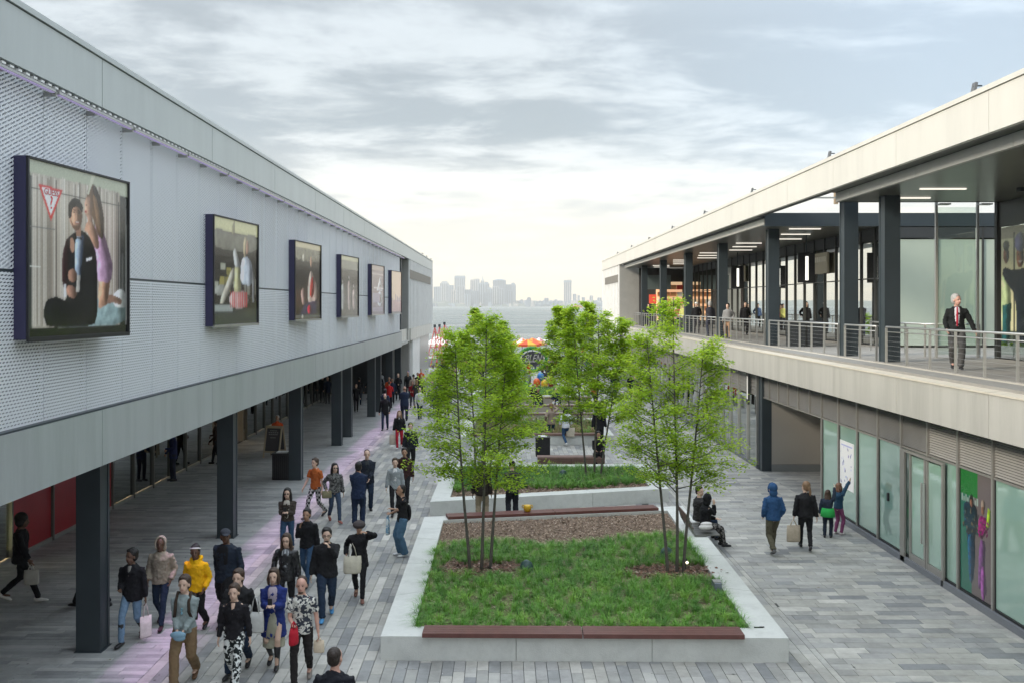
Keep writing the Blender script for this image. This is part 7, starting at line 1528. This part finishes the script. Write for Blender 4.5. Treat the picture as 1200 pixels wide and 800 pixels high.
FP = [  # px, head y, height, yaw, top colour, trousers, where
 (456, 441, 1.70, 180, 'orange', BLK, 'in an orange coat under the far arcade'), (445, 437, 1.7, 170, 'black', DGR, 'in black beside the far arcade column'), (466.5, 437, 1.75, 180, 'black', BLK, 'in black cap under the far arcade'), (478, 434, 1.72, 185, 'charcoal grey', BLK, 'with a bright blue cap under the far arcade'), (483.5, 446, 1.6, 185, 'dark red', DGR, 'in dark red just behind the navy suit'),
 (494, 438, 1.72, 190, 'olive green', BLK, 'in a long olive coat on the far walkway'), (489.5, 436, 1.7, 180, 'black', BLK, 'in black left of the olive coat'), (513.5, 444, 1.7, 185, 'navy', BLK, 'in navy near the end of the left building'), (500, 441, 1.65, 170, 'light grey', DJEAN, 'in light grey right of the olive coat'), (519, 436, 1.68, 180, 'dark red', BLK, 'in dark red by the left tree'), (524, 433, 1.66, 190, 'bright red', DGR, 'in a red top by the left tree'),
 (446, 434, 1.68, 200, 'light grey', BLK, 'in pale grey deep in the arcade'), (450, 432, 1.7, 200, 'white', DJEAN, 'in a white top deep in the arcade'), (437, 438, 1.7, 160, 'beige', BLK, 'in beige between two arcade columns'), (434, 437, 1.7, 160, 'black', BLK, 'in black between two arcade columns'), (384, 441, 1.7, 170, 'navy', DGR, 'in navy in the arcade shadow'), (378, 440, 1.7, 170, 'black', DGR, 'in black in the arcade shadow'),
 (614, 441, 1.7, 10, 'lime green', BLK, 'in a lime green top beside the left tree'), (625, 449, 1.72, 0, 'black', DJEAN, 'in a long black coat right of the lime green top'), (618, 432, 1.7, 180, 'light grey', DJEAN, 'in pale grey under the round sign'), (616, 428, 1.7, 190, 'teal', BLK, 'in teal near the round sign'), (636, 431, 1.66, 180, 'black', BLK, 'in black above the balloons'), (641, 432, 1.66, 170, 'charcoal grey', BLK, 'in charcoal above the balloons'), (646, 437, 1.66, 180, 'dark red', BLK, 'in dark red right of the balloons'), (643, 436, 1.6, 180, 'pink', BLK, 'in pink right of the balloons'), (634, 436, 1.55, 180, 'sky blue', DJEAN, 'in sky blue behind the balloons'),
 (697, 444, 1.7, 200, 'bright red', BLK, 'in bright red behind the middle tree'), (744, 440, 1.7, 180, 'navy', BLK, 'in navy behind the right tree'), (739, 437, 1.7, 0, 'black', DGR, 'in black behind the right tree'), (833, 450, 1.72, 10, 'sky blue', DJEAN, 'in light blue by the ground floor glass on the right')]
for (px, hy, h_, yw, tn, bc_, wh) in FP:
    far_person(head_at(px, hy, h_), h_, yw+rnd.uniform(-15, 15), f'person {wh}', CN[tn], bc_, rnd.choice([HB, HBR, HB, HLT]), rnd.choice('llmmd'), 'people strolling at the far end of the plaza', hat=(0.02, 0.03, 0.30) if px == 478 else None)
LANE = [('black', 'dark blue', 49.5, -5.9, 'walking just behind the woman in red trousers'), ('charcoal grey', 'black', 52.0, -3.4, 'beside the foliage of the left front tree'), ('white', 'dark blue', 54.5, -4.6, 'right of the broad navy suit'), ('dark red', 'black', 56.0, -3.2, 'close to the left edge of the third planter'), ('light grey', 'blue', 58.5, -3.9, 'between the olive coat and the planters'), ('bright red', 'black', 60.0, -6.9, 'by the far arcade edge'), ('black', 'black', 58.0, -8.6, 'by the eighth arcade column'), ('charcoal grey', 'dark blue', 59.5, -5.2, 'at the edge of the violet floor glow'), ('white', 'blue', 61.0, -4.4, 'just past the violet floor glow'), ('navy', 'black', 62.5, -7.0, 'under the far arcade edge'), ('beige', 'dark blue', 64.0, -5.8, 'on the far left walkway'), ('dark red', 'black', 65.5, -4.2, 'on the far left walkway'), ('black', 'grey', 66.5, -6.4, 'on the far left walkway'), ('light grey', 'black', 68.0, -5.0, 'on the far left walkway'), ('olive green', 'dark blue', 70.0, -3.9, 'on the far left walkway'), ('orange', 'black', 71.0, -5.9, 'on the far left walkway'), ('black', 'blue', 73.0, -4.8, 'on the far left walkway'), ('pink', 'grey', 75.0, -3.8, 'on the far left walkway'), ('white', 'black', 76.0, -5.4, 'on the far left walkway'), ('navy', 'grey', 78.0, -4.4, 'on the far left walkway'), ('black', 'beige', 80.0, -3.4, 'on the far left walkway'), ('charcoal grey', 'black', 82.0, -5.0, 'on the far left walkway'), ('teal', 'black', 57.0, -9.4, 'deep under the far arcade'), ('black', 'dark blue', 62.0, -9.0, 'deep under the far arcade'), ('light grey', 'blue', 66.0, -8.4, 'deep under the far arcade'), ('beige', 'black', 57.5, 7.6, 'on the far right walkway'), ('black', 'black', 60.0, 8.2, 'on the far right walkway'), ('navy', 'blue', 66.0, 7.4, 'on the far right walkway'), ('white', 'black', 70.0, 6.9, 'on the far right walkway')]
for (tn, bn, Y, x, wh) in LANE:
    far_person((x, Y, 0), rnd.uniform(1.6, 1.84), rnd.choice([0, 180, 170, 190, 10])+rnd.uniform(-20, 20), f'person in {tn} and {bn} trousers {wh}', CN[tn], {'black': BLK, 'dark blue': DJEAN, 'blue': JEAN, 'grey': DGR, 'beige': (0.3, 0.25, 0.18)}[bn], rnd.choice([HB, HBR, HLT, HB]), rnd.choice('llmmd'), 'people strolling at the far end of the plaza')
# seated people on the stepped seating
far_person((2.9, 55.4, 0.31), 1.7, 170, 'person in blue top sitting on the stepped seating beside the tan jacket woman', CN['navy'], (0.55, 0.55, 0.55), HB, 'l', None, False, True)
far_person((1.9, 55.2, 0.31), 1.7, 185, 'person in black sitting on the stepped seating below the balloons', BLK, DJEAN, HB, 'm', None, False, True)
# dense waterfront crowd
BT_ = {'black': BLK, 'dark blue': DJEAN, 'blue': JEAN, 'grey': DGR, 'beige': (0.3, 0.25, 0.18)}
zones = [(-6.0, 0.0, 84, 112, 34), (0.5, 9.0, 74, 112, 30)]
for zi, (xa, xb, ya, yb, n_) in enumerate(zones):
    for i in range(n_):
        cn = rnd.choice(list(CN)); Y = rnd.uniform(ya, yb); x = rnd.uniform(xa, xb); bn = rnd.choice(list(BT_))
        far_person((x, Y, 0), rnd.uniform(1.55, 1.85), rnd.uniform(0, 360), 'person in %s and %s trousers in far crowd %s' % (cn, bn, 'by left building end' if zi == 0 else 'near round sign'), CN[cn], BT_[bn], rnd.choice([HB, HBR, HLT, HB]), rnd.choice('lllmmd'), 'distant crowd at the waterfront end', walk=rnd.random() < .6)
# person with helmet behind the sandwich board, mannequins in the arcade
q = gnd(320, 538); far_person((q[0]-0.1, q[1]+1.2, 0), 1.66, 180, 'person with silver cap and orange scarf standing behind the a-board', CN['orange'], DGR, HB, 'm', None, False, hat=(0.5, 0.5, 0.5))
far_person((-11.2, 38.8, 0), 1.75, 90, 'dark clothed person walking past the passage in the arcade', (0.03, 0.015, 0.012), BLK, HB, 'd')
far_person((-11.35, 34.2, 0.15), 1.8, 120, 'figure in blue clothes by the arcade shop window', (0.03, 0.04, 0.12), (0.03, 0.035, 0.06), HB, 'm', walk=False)
apply_pending()

# ------------------------------------------------------------------ air
hz = bpy.data.materials.new('haze_air'); hz.use_nodes = True; nt = hz.node_tree; nt.nodes.clear()
pv = nt.nodes.new('ShaderNodeVolumePrincipled'); pv.inputs['Color'].default_value = (0.97, 0.965, 0.94, 1); pv.inputs['Density'].default_value = 0.00008; pv.inputs['Anisotropy'].default_value = 0.0
oo = nt.nodes.new('ShaderNodeOutputMaterial'); nt.links.new(pv.outputs[0], oo.inputs['Volume'])
b = MB(); b.box(-13000, 13000, -3000, 10800, -3.6, 420); b.build('haze', hz, None, kind='stuff')
